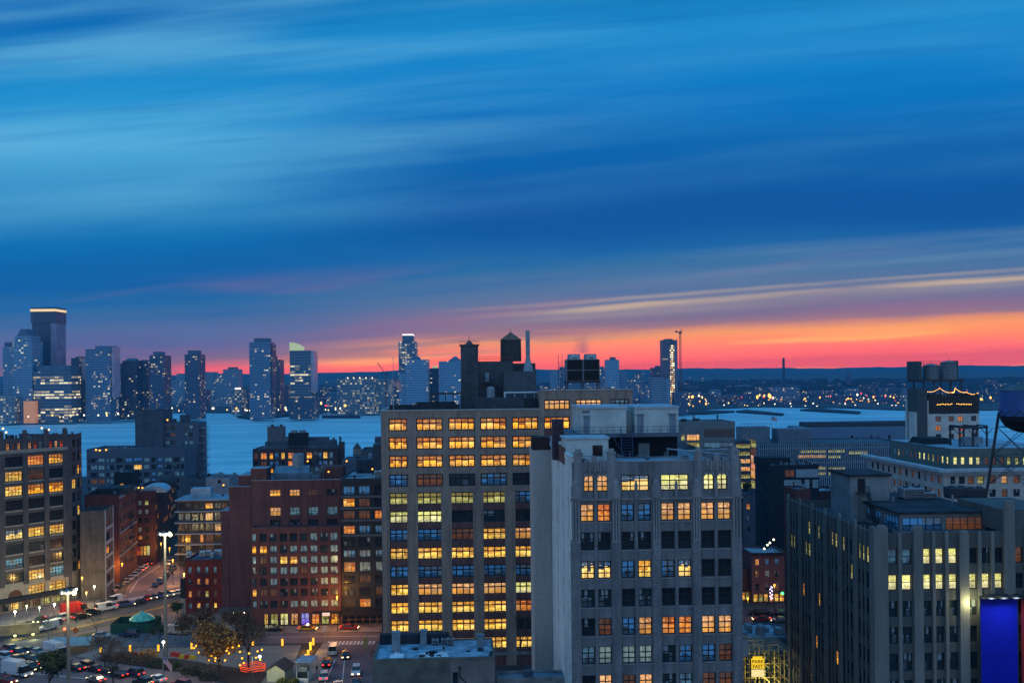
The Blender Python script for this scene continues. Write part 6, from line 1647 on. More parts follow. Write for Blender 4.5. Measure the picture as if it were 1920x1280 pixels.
# ------------------------------------------------------------------ near rooftops along the bottom edge
b = bld('near_stucco_house', 'near low stucco building with a cluttered frosty flat roof at the bottom centre', (699, 1236), 928, 150, 3, 11, mats=[surf('mossy_stucco', (.17, .155, .125), .9, .35, .35, (.09, .085, .075), grain=.25)], par=.25, roof=surf('frosty_roof', (.28, .46, .56), .6, .5, .5, (.09, .15, .2)))
nb = b
u0 = b['L'].u(845, 1236)
bm = B(); box(bm, u0, b['W'] + .01, -.05, -.004, 0, b['zr'] - .3); obj('pink_render', bm, surf('pink_grey_render', (.24, .20, .185), .9, .2, .4), b['root'])
window(b['root'], (b['L'].u(849, 1260), -.18, b['L'].z(850, 1285)), 0, .75, b['L'].z(850, 1259) - b['L'].z(850, 1285), 'D', 1, 2, .08)
bm = B(); x_ = b['L'].u(862, 1250); z_ = b['L'].z(862, 1252); tube(bm, (x_, -.15, z_), (x_, -.15, z_ - 1.2), .09, n=8); tube(bm, (x_, -.15, z_ - 1.2), (x_ + 1.6, -.15, z_ - 2.9), .09, n=8); box(bm, x_ - .2, x_ + .2, -.3, -.06, z_, z_ + .3); obj('drainpipe', bm, M_STEEL, b['root'])
bm = B()
rb = b['zr']
box(bm, .3, b['W'] * .62, 9.2, 10.6, rb, rb + 1.5); obj('rear_parapet', bm, M_ROOFD, b['root'])
for k, (f_, v_, w_, h_) in enumerate(((.14, 4.5, 1.25, 3.0), (.37, 8.3, 1.0, 2.2), (.86, 7.0, 1.0, 1.6))):
    bm = B(); x_ = b['W'] * f_; box(bm, x_, x_ + w_, v_, v_ + 1.1, rb, rb + h_); box(bm, x_ - .08, x_ + w_ + .08, v_ - .08, v_ + 1.18, rb + h_ + .003, rb + h_ + .12); obj('roof_chimney', bm, surf('chimney_pale_render', (.22, .28, .31), .8, .2), b['root'])
for k, (f_, v_) in enumerate(((.47, 8.0), (.55, 8.2), (.6, 7.6))):
    x_, y_ = b['L'].ox + b['W'] * f_ * b['L'].c - v_ * b['L'].s, b['L'].oy + b['W'] * f_ * b['L'].s + v_ * b['L'].c
    roof_unit(['left unit of the three air conditioners on the near stucco roof', 'middle unit of the three air conditioners on the near stucco roof', 'right unit of the three air conditioners on the near stucco roof'][k], x_, y_, rb, 1.1, .8, 1.0 + .2 * (k == 2), M_STK, rz=R(3), group='air conditioners on the near stucco roof')
M_TARP = surf('clear_tarp', (.7, .82, .88), .25, .2, 3, spec=.6)
for f_, w_ in ((.19, 2.2), (.42, 1.9), (.56, 2.2)):
    tr = thing('tarpaulin', {.19: 'leftmost crumpled white tarpaulin on the near frosty roof', .42: 'middle crumpled white tarpaulin on the near frosty roof', .56: 'crumpled white tarpaulin nearest the air conditioners on the frosty roof'}[f_], 'tarpaulin', (b['L'].ox + b['W'] * f_ * b['L'].c - 2.2 * b['L'].s, b['L'].oy + b['W'] * f_ * b['L'].s + 2.2, rb), R(3), 'tarpaulins on the frosty roof')
    bm = B(); g = [[bm.verts.new((-w_ / 2 + w_ * i / 14, -1 + 2.2 * j / 10, (.08 + abs(rnd.gauss(0, .28)) * (1 - abs(i / 7 - 1)) ** .5 * (1 - abs(j / 5 - 1)) ** .5))) for j in range(11)] for i in range(15)]
    for i in range(14):
        for j in range(10): bm.faces.new((g[i][j], g[i + 1][j], g[i + 1][j + 1], g[i][j + 1]))
    obj('sheet', bm, M_TARP, tr)
bm = B()
for k in range(16):
    x_ = rnd.uniform(.3, .97) * b['W']; y_ = rnd.uniform(.6, 6); s_ = rnd.uniform(.3, 1.0); box(bm, x_, x_ + s_, y_, y_ + s_ * .8, rb + .005, rb + rnd.uniform(.12, .5))
obj('roof_clutter', bm, M_ROOFD, b['root'])
b = bld('near_blue_roof', 'near low roof with a blue hatch box at the foot of the pale stair shaft', (931, 1272), 1062, 152, 3, 4, mats=[M_CONC], par=.35, roof=surf('blue_wet_roof', (.13, .25, .34), .4, .3, .5))
bm = B(); u0, zt_ = b['L'].at(982, 1263); u1, zb_ = b['L'].at(1000, 1280); box(bm, u0, u1, .4, 1.6, b['zr'] - 1, zt_ + .3); obj('hatch_box', bm, surf('hatch_blue', (.05, .10, .16), .5, .2), b['root'])

# small fittings on the flat roofs: each vent or pipe is a part of its building
def fittings(root, w, d, z, n, seed):
    rr = random.Random(seed)
    for k in range(n):
        x, y = rr.uniform(.06, .92) * w, rr.uniform(.08, .9) * d; h = rr.uniform(.5, 1.7); bm = B(); q = rr.random()
        if q < .4: tube(bm, (x, y, z + .005), (x, y, z + h), rr.uniform(.12, .3), n=8); prism(bm, ngon(x, y, .42, 8), z + h, z + h + .25, top=.4); nm = 'roof_vent'
        elif q < .75: s_ = rr.uniform(.6, 1.9); box(bm, x, x + s_, y, y + rr.uniform(.6, 1.5), z + .005, z + h); nm = 'roof_box'
        else: tube(bm, (x, y, z + .3), (min(w * .95, x + rr.uniform(2, 6)), y + rr.uniform(-.5, .5), z + .3), .1, n=6); box(bm, x - .1, x + .1, y - .1, y + .1, z + .005, z + .4); nm = 'roof_pipe'
        obj(nm, bm, [M_STK, M_ROOFD, M_STEELG, M_STEEL][rr.randrange(4)], root)
for i, o in enumerate([o for o in list(col.objects) if o.parent is None and o.name in FIT]):
    w, d, z, n = FIT[o.name]; fittings(o, w, d, z, n, 300 + i)
fittings(mA, uH * .45, 12, zA - .9, 7, 401); fittings(mC, WC * .5, 6, zrC, 6, 402); fittings(m1, 18, 14, ztop - 1.1, 9, 403)
for k, (u_, v_) in enumerate(((4, 12), (9, 17), (13, 10), (16, 19), (6, 21))):
    bm = B(); tube(bm, (p0 + u_, vq + v_, pz + .3), (p0 + u_, vq + v_, pz + 1.1 + .2 * k), .2, n=8); obj('roof_vent', bm, M_STEELG, mC)
# ------------------------------------------------------------------ street level: paving, markings
def sheet(name, pts, z, mat, kind='structure'):
    bm = B(); bm.faces.new([bm.verts.new(tuple(G(px, py)[:2]) + (z,)) for px, py in pts])
    if bm.faces[:][0].normal.z < 0: pass
    bmesh.ops.recalc_face_normals(bm, faces=bm.faces[:])
    for f in bm.faces:
        f.normal_update()
        if f.normal.z < 0: f.normal_flip()
    return tag(obj(name, bm, mat), kind=kind)
def raised(name, pts, h, mat, kind='structure'):
    bm = B(); q = [tuple(G(px, py)[:2]) for px, py in pts]
    a_ = sum(q[i][0] * q[(i + 1) % len(q)][1] - q[(i + 1) % len(q)][0] * q[i][1] for i in range(len(q)))
    prism(bm, q if a_ > 0 else q[::-1], -.05, h); return tag(obj(name, bm, mat), kind=kind)
M_WALK = ground_mat('sidewalk', (.27, .21, .18), (.15, .13, .125), .3)
M_ROADW = ground_mat('warm_lit_asphalt', (.165, .118, .122), (.11, .082, .09), .15)  # warm lamp light put into the reddish road and sidewalk colours
M_LOT = ground_mat('lot_asphalt', (.10, .115, .13), (.075, .085, .10), .2)
M_GRAV = ground_mat('park_gravel', (.19, .175, .16), (.14, .13, .12), .4)
M_SOIL = ground_mat('planting_soil', (.05, .032, .022), (.03, .022, .016), .6)
M_MARK = surf('road_paint', (.62, .60, .58), .7, .3, 1.5)
M_YEL = surf('road_paint_yellow', (.55, .30, .05), .7, .3, 1.5)
sheet('road', [(0, 1225), (230, 1165), (345, 1143), (480, 1186), (716, 1186), (716, 1202), (470, 1206), (345, 1160), (215, 1186), (0, 1262)], .008, M_ROADW)
sheet('road', [(226, 1132), (345, 1112), (341, 1040), (262, 1046)], .012, M_ROADW)
sheet('road', [(612, 1204), (712, 1204), (712, 1300), (560, 1300)], .012, M_ROADW)
sheet('road', [(0, 1300), (0, 1206), (90, 1196), (140, 1232), (350, 1262), (480, 1300)], .016, M_ROADW)
raised('sidewalk', [(455, 1169), (716, 1169), (716, 1184.5), (470, 1187)], .13, M_WALK)
raised('sidewalk', [(600, 1206), (620, 1205), (592, 1300), (560, 1300)], .13, M_WALK)
raised('sidewalk', [(345, 1143), (428, 1145), (470, 1187), (440, 1184), (350, 1152)], .13, M_WALK)
raised('sidewalk', [(0, 1140), (150, 1108), (235, 1078), (240, 1092), (170, 1140), (0, 1175)], .13, M_WALK)
raised('sidewalk', [(240, 1074), (262, 1046), (268, 1046), (250, 1076)], .13, M_WALK)
raised('sidewalk', [(305, 1108), (337, 1100), (337, 1050), (329, 1055)], .13, M_WALK)
sheet('parking_lot', [(207, 1186), (345, 1160), (440, 1192), (440, 1212), (180, 1214)], .02, M_LOT)
sheet('park', [(180, 1216), (610, 1208), (560, 1300), (480, 1300), (350, 1260), (140, 1230)], .024, M_GRAV)
raised('planting_bed', [(566, 1209), (604, 1207), (576, 1242), (556, 1240)], .3, M_SOIL)
raised('planting_bed', [(190, 1231), (330, 1236), (500, 1262), (480, 1296), (345, 1259), (190, 1238)], .3, M_SOIL)
raised('grass_verge', [(146, 1190), (180, 1183), (180, 1189), (146, 1195)], .1, ground_mat('dull_grass', (.045, .06, .02), (.03, .04, .015), .6))
def stripes_on(pa, pb, n, wid, length, z=.03, mat=None, name='crosswalk'):
    """n painted bars spread from pa to pb, each a thin sheet along the line's normal."""
    a_, b_ = G(*pa), G(*pb); d = (b_ - a_).normalized(); nn = Vector((-d.y, d.x, 0)); bm = B()
    for k in range(n):
        c = a_ + (b_ - a_) * ((k + .5) / n)
        q = [c - d * wid / 2 - nn * length / 2, c + d * wid / 2 - nn * length / 2, c + d * wid / 2 + nn * length / 2, c - d * wid / 2 + nn * length / 2]
        bm.faces.new([bm.verts.new((p.x, p.y, z)) for p in q])
    return tag(obj(name, bm, mat or M_MARK), kind='structure')
stripes_on((612, 1205), (704, 1204), 13, .6, 3.2)
stripes_on((222, 1126), (300, 1114), 12, .6, 3.4)
def lines_on(pts, w, mat, z=.034, name='lane_line'):
    bm = B()
    for pa, pb in zip(pts[:-1], pts[1:]):
        a_, b_ = G(*pa), G(*pb); d = (b_ - a_).normalized(); nn = Vector((-d.y, d.x, 0)) * w / 2
        bm.faces.new([bm.verts.new((p.x, p.y, z)) for p in (a_ - nn, b_ - nn, b_ + nn, a_ + nn)])
    return tag(obj(name, bm, mat), kind='structure')
lines_on([(20, 1199), (130, 1178), (235, 1153), (345, 1127)], .35, M_YEL); lines_on([(20, 1201.5), (130, 1180), (235, 1155), (345, 1129)], .35, M_YEL)
lines_on([(243, 1111), (258, 1088), (300, 1060)], .25, M_MARK); lines_on([(225, 1113), (236, 1117)], .4, M_MARK); lines_on([(279, 1106), (292, 1099)], .3, M_MARK)
lines_on([(500, 1194), (712, 1192)], .3, M_MARK); lines_on([(628, 1236), (600, 1300)], .3, M_MARK); lines_on([(648, 1215), (640, 1300)], .2, M_MARK, .036)
for k in range(5): lines_on([(4 + 18 * k, 1222 - 3 * k), (34 + 18 * k, 1202 - 2.2 * k)], 1.3, M_LOT, .03, 'chevron_marking')
lines_on([(60, 1262), (200, 1275)], .3, M_MARK, .04)
# ------------------------------------------------------------------ vehicles
GLASSC = surf('car_glass', (.012, .016, .02), .12, .1, spec=.7)
TYRE = surf('tyre_rubber', (.012, .012, .012), .9, .1)
HUB = surf('wheel_hub', (.3, .3, .31), .4, .1, metal=.6)
HEAD, TAIL = glow('headlight_on', (1, .80, .42), 4), glow('taillight_on', (1, .03, .015), 3)
HEADO, TAILO = surf('headlight_off', (.5, .52, .55), .2, .1), surf('taillight_off', (.16, .01, .01), .3, .1)
PAINT = {k: surf('car_paint_' + k, c, .3, .06, .5, spec=.6) for k, c in dict(white=(.55, .56, .57), silver=(.32, .34, .36), black=(.012, .013, .016), grey=(.09, .095, .105), blue=(.03, .07, .2), red=(.3, .016, .014), yellow=(.60, .30, .015), navy=(.015, .03, .08), tan=(.42, .36, .28)).items()}
KINDS = {  # length, width, lower profile, cabin (x0,x1,x2,x3 at sill/roof), sill, roof
    'sedan': (4.6, 1.8, [(-2.3, .35), (-2.3, .85), (-1.7, .95), (1.1, .95), (2.2, .78), (2.3, .6), (2.3, .35)], (-1.7, -1.05, .45, 1.15), .95, 1.42),
    'suv': (4.8, 1.95, [(-2.4, .4), (-2.4, 1.0), (-2.2, 1.1), (1.0, 1.1), (2.2, 1.0), (2.4, .8), (2.4, .4)], (-2.25, -1.95, .45, 1.1), 1.1, 1.78),
    'van': (5.6, 2.0, [(-2.8, .4), (-2.8, 1.2), (1.5, 1.2), (2.6, 1.05), (2.8, .8), (2.8, .4)], (-2.8, -2.7, 1.0, 1.75), 1.2, 2.25),
    'truck': (7.4, 2.3, [(-3.7, .5), (-3.7, .95), (2.5, .95), (3.6, 1.2), (3.7, .9), (3.7, .5)], (1.6, 1.75, 2.7, 3.3), .95, 2.4)}
CARM = {}
def car_meshes(kind):
    if kind in CARM: return CARM[kind]
    Lg, Wd, prof, cab, sill, roof = KINDS[kind]
    bm = B()
    a_ = [bm.verts.new((x, -Wd / 2, z)) for x, z in prof]; b_ = [bm.verts.new((x, Wd / 2, z)) for x, z in prof]; n_ = len(prof)
    bm.faces.new(a_); bm.faces.new(b_[::-1])
    for i in range(n_): bm.faces.new((a_[i], b_[i], b_[(i + 1) % n_], a_[(i + 1) % n_]))
    x0, x1, x2, x3 = cab; w2 = Wd / 2 * .8
    if kind != 'truck':                       # roof skin
        v = [bm.verts.new(p) for p in ((x1 - .05, -w2, roof), (x2 + .05, -w2, roof), (x2 + .05, w2, roof), (x1 - .05, w2, roof))]; u = [bm.verts.new((q.co.x, q.co.y, roof + .06)) for q in v]
        bm.faces.new(u); bm.faces.new(v[::-1])
        for i in range(4): bm.faces.new((v[i], v[(i + 1) % 4], u[(i + 1) % 4], u[i]))
    else: box(bm, -3.7, 1.3, -1.2, 1.2, 1.0, 3.3); box(bm, x1, x2, -w2, w2, roof + .004, roof + .1)
    if kind == 'van':                         # panelled rear sides
        for s_ in (-1, 1): box(bm, -2.7, -.4, s_ * Wd / 2 * .93 - .02, s_ * Wd / 2 * .93 + .02, 1.2, 2.2)
    bmesh.ops.recalc_face_normals(bm, faces=bm.faces[:])
    bmesh.ops.bevel(bm, geom=[e for e in bm.edges if e.calc_length() > .5], offset=.06, segments=2, affect='EDGES', clamp_overlap=True)
    body = mesh_of(bm, 'body', PAINT['white'])
    bm = B(); w1 = Wd / 2 * .93
    lo_ = [bm.verts.new(p) for p in ((x0, -w1, sill), (x3, -w1, sill), (x3, w1, sill), (x0, w1, sill))]; hi_ = [bm.verts.new(p) for p in ((x1, -w2, roof - .004), (x2, -w2, roof - .004), (x2, w2, roof - .004), (x1, w2, roof - .004))]
    for i in range(4): bm.faces.new((lo_[i], lo_[(i + 1) % 4], hi_[(i + 1) % 4], hi_[i]))
    bm.faces.new(hi_); glass = mesh_of(bm, 'windows', GLASSC)
    bm = B(); r_ = .34 if kind != 'truck' else .46
    tube(bm, (0, -.11, 0), (0, .11, 0), r_, n=14); tube(bm, (0, -.115, 0), (0, .115, 0), r_ * .55, n=10, mi=1); wheel = mesh_of(bm, 'wheel', [TYRE, HUB])
    bm = B(); box(bm, -.06, .06, -.22, .22, -.11, .11); bmesh.ops.bevel(bm, geom=bm.edges[:], offset=.04, segments=1, affect='EDGES'); lamp = mesh_of(bm, 'headlight', HEAD)
    CARM[kind] = (body, glass, wheel, lamp, r_)
    return CARM[kind]
def matslot(o, m_):
    o.material_slots[0].link = 'OBJECT'; o.material_slots[0].material = m_
def car(px, py, to, kind, colr, label, on=True, group=None, cat=None, back=None, taxi=False):
    p = G(px, py); d = G(*to) - p; an = math.atan2(d.y, d.x)
    Lg, Wd = KINDS[kind][:2]; body, glass, wheel, lamp, r_ = car_meshes(kind)
    r = thing('parked_car' if not on else ('taxi' if taxi else {'van': 'van', 'truck': 'truck'}.get(kind, 'car')), label, cat or {'van': 'van', 'truck': 'truck'}.get(kind, 'car'), (p.x, p.y, .04), an, group)
    o = put('body', body, r); matslot(o, PAINT[colr]); put('windows', glass, r)
    for x_ in (-Lg * .31, Lg * .31):
        for y_ in (-Wd / 2 + .1, Wd / 2 - .1): put('wheel', wheel, r, (x_, y_, r_))
    for y_ in (-Wd * .34, Wd * .34):
        h_ = put('headlight', lamp, r, (Lg / 2 + .03, y_, .68)); matslot(h_, HEAD if on else HEADO)
        t2 = put('taillight', lamp, r, (-Lg / 2 - .03, y_, .82)); matslot(t2, TAIL if on else TAILO)
    if taxi:
        bm = B(); box(bm, -.2, .2, -.5, .5, 1.5, 1.75); obj('roof_sign', bm, glow('taxi_sign', (1, .93, .85), 4), r)
    return r
aw, ae = (20, 1196), (345, 1118)             # avenue heading
g1 = 'cars queuing along the avenue'
for px, py, k, c, to, lb in (
    (74, 1166, 'sedan', 'black', aw, 'black car nearest the beige wall end on the avenue'), (89, 1180, 'van', 'white', aw, 'white van at the low end of the avenue queue beside the beige wall'),
    (104, 1171, 'sedan', 'navy', aw, 'dark car behind the white van on the avenue'), (116, 1163, 'suv', 'silver', aw, 'silver car with headlights left of the tall steel mast'), (140, 1150, 'truck', 'red', ae, 'red box truck on the avenue by the awning'),
    (152, 1159, 'sedan', 'black', ae, 'black car right behind the red box truck'), (172, 1152, 'suv', 'black', ae, 'dark suv between the red truck and the white minibus'), (199, 1144, 'van', 'white', ae, 'white windowed minibus with red tail lights on the avenue'),
    (214, 1131, 'van', 'white', aw, 'white van with hazard lights at the side street mouth'), (236, 1136, 'suv', 'blue', ae, 'blue suv following the white minibus at the crossing'), (262, 1132, 'sedan', 'black', aw, 'black sedan with bright headlights past the blue suv'),
    (277, 1125, 'sedan', 'red', aw, 'red car in the middle of the junction traffic'), (292, 1122, 'sedan', 'grey', aw, 'grey car with headlights by the crosswalk'), (303, 1120, 'suv', 'blue', aw, 'blue car nearest the tall mast at the junction'),
    (322, 1117, 'sedan', 'silver', aw, 'silver car second from the red house hoarding'), (334, 1114.5, 'sedan', 'white', aw, 'white car next to the red house hoarding')):
    car(px, py, to if to else aw, k, c, lb, True, g1)
sN = (300, 1040)
for i, (px, py, c) in enumerate(((238, 1092, 'silver'), (246, 1086, 'white'), (254, 1080, 'white'), (261, 1075, 'silver'), (267, 1070, 'white'), (272.5, 1066, 'white'))):
    car(px, py, (px + 10, py - 12), 'sedan', c, ['silver car at the near end of the pale parked row', 'white car second in the pale parked row', 'white car third in the pale parked row', 'silver car fourth in the pale parked row', 'white car fifth in the pale parked row', 'white car at the far end of the pale parked row'][i], i > 3, 'pale cars parked along the side street')
for i, (px, py, c) in enumerate(((292, 1099, 'navy'), (300, 1093, 'blue'), (307, 1087, 'navy'), (313, 1080, 'black'), (319, 1074, 'black'), (324, 1068, 'grey'))):
    car(px, py, (px + 5, py - 8), 'suv' if i % 2 else 'sedan', c, ['navy car at the near end of the dark parked row', 'blue car second in the dark parked row', 'navy car third in the dark parked row', 'black car fourth in the dark parked row', 'black car fifth in the dark parked row', 'grey car at the far end of the dark parked row'][i], False, 'dark cars parked along the side street')
car(317, 1058, (310, 1064), 'sedan', 'white', 'white car driving down the side street behind the tall mast'); car(283, 1058, (290, 1050), 'suv', 'black', 'black car at the top of the side street'); car(203, 1114, (225, 1100), 'suv', 'black', 'black suv waiting at the corner below the awning'); car(222, 1101, (240, 1084), 'sedan', 'black', 'black car parked just behind the corner suv', False)
car(190, 1195, (215, 1195), 'sedan', 'silver', 'silver sedan parked on the lot below the bare tree', False); car(243, 1193, (220, 1193), 'suv', 'navy', 'navy car parked in front of the green enclosure', False); car(334, 1188, (360, 1189), 'van', 'tan', 'cream van parked at the mast foot near the orange tree', False)
car(514, 1183.5, (540, 1183.5), 'suv', 'black', 'black suv parked in front of the brick block shops', False); car(577, 1182, (600, 1182), 'sedan', 'yellow', 'yellow taxi with a glowing roof sign before the brick block', True, None, 'taxi', taxi=True); car(655, 1180, (680, 1180), 'sedan', 'red', 'dark red car with headlights by the scaffold shed', True)
car(625, 1224, (629, 1210), 'van', 'white', 'pale minivan with a blue roof sheen waiting at the crosswalk', False); car(608, 1272, (612, 1255), 'suv', 'white', 'white suv with red tail lights beside the ticket booth'); car(613, 1247, (616, 1236), 'suv', 'black', 'dark pickup ahead of the white suv beside the ticket booth')
car(668, 1263, (664, 1280), 'suv', 'white', 'white suv with bright headlights coming down the front street'); car(667, 1284, (664, 1296), 'sedan', 'grey', 'grey car at the bottom edge right of front street'); car(633, 1289, (636, 1270), 'sedan', 'silver', 'silver car at the bottom edge middle of front street'); car(648, 1232, (646, 1246), 'sedan', 'black', 'black car with headlights in the middle of front street')
jam = [(5, 1226), (21, 1222), (36, 1226), (52, 1223), (70, 1226), (12, 1236), (29, 1238), (47, 1237), (63, 1240), (80, 1238), (97, 1234), (40, 1248), (8, 1248), (58, 1256), (90, 1252), (112, 1248), (24, 1262)]
cols_ = ['red', 'grey', 'navy', 'black', 'silver', 'white', 'red', 'black', 'grey', 'blue', 'black', 'red', 'black', 'grey', 'navy', 'black', 'tan']
for i, ((px, py), c) in enumerate(zip(jam, cols_)):
    car(px, py, (px + 30, py + 6) if i % 3 else (px - 30, py - 5), 'suv' if i % 4 == 1 else 'sedan', c, 'car in the dense jam of head and tail lights at the bottom left', True, 'cars in the bottom left jam')
car(32, 1266, (62, 1271), 'truck', 'white', 'white box truck in the bottom left jam'); car(106, 1230, (130, 1236), 'truck', 'white', 'white truck beside the pale tent roof'); car(14, 1280, (40, 1286), 'sedan', 'red', 'dark red car at the bottom left picture edge')
for i, (px, py, c) in enumerate(((142, 1256, 'black'), (160, 1252, 'grey'), (178, 1258, 'black'), (205, 1262, 'navy'), (222, 1268, 'black'), (252, 1266, 'navy'), (294, 1277, 'white'), (268, 1284, 'black'), (180, 1278, 'grey'), (340, 1288, 'red'))):
    car(px, py, (px - 30, py - 7), ('sedan', 'suv')[i % 2], c, ['black car nearest the lamp mast on the curved ramp', 'grey car on the curved ramp behind the bare shrubs', 'black suv at the bare shrubs on the curved ramp', 'navy car beneath the bare tree on the curved ramp', 'black car right of the bare tree on the curved ramp', 'navy car left of the white suv on the curved ramp', 'white suv below the small flagpole on curved ramp', 'black car at the bottom edge below the navy car', 'grey car at the bottom edge under the bare tree', 'red car at the bottom edge right of the small flagpole'][i], True, 'cars on the curved ramp')
for i, (px, py, c) in enumerate(((1420, 1152, 'black'), (1436, 1151, 'navy'), (1460, 1153, 'black'), (1428, 1164, 'red'), (1462, 1166, 'grey'))): car(px, py, (px - 20, py), 'sedan', c, ['black car left in front of the alley row house', 'navy car middle in front of the alley row house', 'black car right in front of the alley row house', 'red car passing in the alley street', 'grey car passing in the alley street'][i], i > 2, 'cars in the alley street')
# ------------------------------------------------------------------ lamps
def street_lamp(label, px, py, h, k='amber', P=0, group=None, Y=None, arm=0.0):
    """Lamp whose head appears at (px, py), h metres above the ground."""
    a_, b_ = U(px, py); Y = F * (H - h) / b_ if Y is None else Y
    x_ = a_ / F * Y
    t_ = thing('street_lamp', label, 'street lamp', (x_ - arm, Y, 0), 0, group)
    bm = B(); tube(bm, (0, 0, 0), (0, 0, h - (0 if arm else .2)), .1, .06, n=8)
    if arm: tube(bm, (0, 0, h), (arm, 0, h), .05, n=6)
    obj('pole', bm, M_STEEL, t_)
    c, s = dict(amber=((1, .40, .05), 2.6), white=((1, .88, .46), 2.2), warm=((1, .6, .16), 2.2), green=((.75, 1, .5), 1.8))[k]
    bm = B(); ball(bm, (arm, 0, h), .28, sub=2); obj('lamp', bm, glow('lamp_' + k, c, s), t_)
    if P:
        ld = bpy.data.lights.new('lamp_light', 'POINT'); ld.energy = P * .95; ld.color = c; ld.shadow_soft_size = .3
        lo = bpy.data.objects.new('lamp_light', ld); col.objects.link(lo); lo.parent = t_; lo.location = (arm, -.2, h - .5)
    return t_
SL = [(154, 1082, 9, 'amber', 3000, 'amber lamp above the awning curve'), (143, 1104, 9, 'white', 5000, 'bright white lamp right of the first steel mast'), (177, 1099, 6, 'white', 2600, 'white lamp farthest along the awning pavement'), (162, 1110, 6, 'warm', 2000, 'warm lamp before the awning corner'),
      (28, 1146, 5, 'white', 2200, 'white globe lamp at the left end of awning'), (50, 1135, 5, 'green', 1600, 'greenish lamp under the awning middle'), (74, 1138, 5, 'green', 1600, 'greenish lamp under the awning right of the middle'), (102, 1132, 5, 'white', 1600, 'white lamp under the awning near the mast'),
      (213, 1061, 7, 'amber', 3000, 'amber lamp by the grey townhouse'), (229, 1056, 7, 'amber', 1500, 'small amber lamp by the plum warehouse'), (280, 1005, 9, 'amber', 6000, 'orange lamp by the lit corner shop'), (302, 1018, 8, 'amber', 3000, 'amber lamp at the end of the side street'), (318, 1027, 8, 'amber', 4000, 'amber lamp right of the tall mast'),
      (324, 1049, 8, 'amber', 4500, 'amber lamp beside the dark parked row'), (345, 1075, 9, 'warm', 5000, 'warm lamp at the left edge of the red house'), (632, 1118, 9, 'amber', 5000, 'orange lamp in front of the wide brick block'), (1452, 1096, 7, 'amber', 900, 'orange lamp in front of the alley row house'), (1402, 1121, 5, 'amber', 500, 'amber lamp by the tavern front')]
for px, py, h, k, P, lb in SL: street_lamp(lb, px, py, h, k, P)
street_lamp('white lamp on a curved pole beside the bare tree and white shed', 487, 1230, 8, 'white', 3200, None, None, 1.6)
street_lamp('short white lamp post by the small flag', 306.5, 1203, 8, 'white', 1200)
for px, py in ((22, 804), (28, 811), (95, 803), (108, 806)):
    u, z = L1.at(px, py); p = pt1(u, 5, z)
    bm = B(); ball(bm, (0, 0, 1.6), .3, sub=2); tube(bm, (0, 0, -1.4), (0, 0, 1.4), .05, n=5, mi=1)
    tag(obj('roof_lamp', bm, [glow('lamp_warm2', (1, .7, .3), 2.2), M_STEEL], None, (p.x, p.y, z - 1.6)), ['roof lamp at left end of the corner loft roof', 'lower roof lamp at left end of the corner loft roof', 'roof lamp above the third bay of corner loft', 'lower roof lamp above the third bay of corner loft'][[22, 28, 95, 108].index(px)], 'lamp', 'lamps on the corner loft roof')
for px, py, Y, lb in ((616, 884, 271.8, 'orange wall lamp on the brick roof bulkhead'), (698, 879, 275, 'orange lamp above the dark glass block roof'), (577, 864, 300, 'orange lamp behind the brick roof frames'), (650, 864, 400, 'warm lamp on the tank house roof'), (260, 914, 349, 'left of two amber lamps on the corner shop house roof'), (267, 914, 349, 'right of two amber lamps on the corner shop house roof'), (314, 787, 490, 'yellow lamp beside the blank riverside slab'), (180, 843, 470, 'amber lamp at left end of the long low block roof'), (187, 844, 470, 'second amber lamp on the long low block roof'), (199, 843, 470, 'third amber lamp on the long low block roof'), (419, 909, 395, 'yellow lamp on the white corner house')):
    bm = B(); ball(bm, (0, 0, 0), .26 * Y / 290, sub=2); tube(bm, (0, .1, -1.6), (0, .1, 0), .05, n=5, mi=1)
    tag(obj('wall_lamp', bm, [glow('lamp_amber', (1, .40, .05), 2.6), M_STEEL], None, (X_(px, py, Y), Y, Z_(px, py, Y))), lb, 'lamp')
def mast(label, px, py, Y, P, heads):
    zt_ = Z_(px, py, Y); t_ = thing('lamp_mast', label, 'lamp mast', (X_(px, py, Y), Y, 0))
    bm = B(); tube(bm, (0, 0, 0), (0, 0, zt_), .42, .24, n=12); obj('pole', bm, surf('mast_steel', (.2, .185, .16), .6, .2, .4), t_)
    bm = B(); tube(bm, (0, 0, zt_ - .3), (0, 0, zt_ + .3), .8, n=14)
    for k in range(6): a_ = math.pi / 3 * k; tube(bm, (0, 0, zt_), (1.3 * math.cos(a_), 1.3 * math.sin(a_), zt_ + .1), .06, n=5)
    obj('head_ring', bm, M_STEELG, t_)
    for k in range(6):
        a_ = math.pi / 3 * k; bm = B(); prism(bm, ngon(1.35 * math.cos(a_), 1.35 * math.sin(a_), .38, 10), zt_ - .1, zt_ + .5, top=.6)
        obj('lamp_housing', bm, M_STEELG, t_)
        if k in heads:
            bm = B(); ball(bm, (1.35 * math.cos(a_), 1.35 * math.sin(a_) - .1, zt_ - .15), .42, sub=2); obj('lamp', bm, glow('mast_lamp', (1, .92, .5), 4), t_)
    ld = bpy.data.lights.new('mast_light', 'POINT'); ld.energy = P; ld.color = (1, .86, .5); ld.shadow_soft_size = .5
    lo = bpy.data.objects.new('mast_light', ld); col.objects.link(lo); lo.parent = t_; lo.location = (1.6, -3.2, zt_ - .6)
mast('tall pale lamp mast nearest the left, rising from the car jam', 127, 1110, 203, 3600, (0,)); mast('tallest lamp mast with one dazzling lamp at the side street', 309, 1001, 233, 6500, (0, 1))
tl = thing('traffic_light', 'red traffic light on a post beside the first lamp mast', 'traffic light', G(122, 1212))
bm = B(); tube(bm, (0, 0, 0), (0, 0, 4.6), .09, n=8); obj('post', bm, M_STEEL, tl)
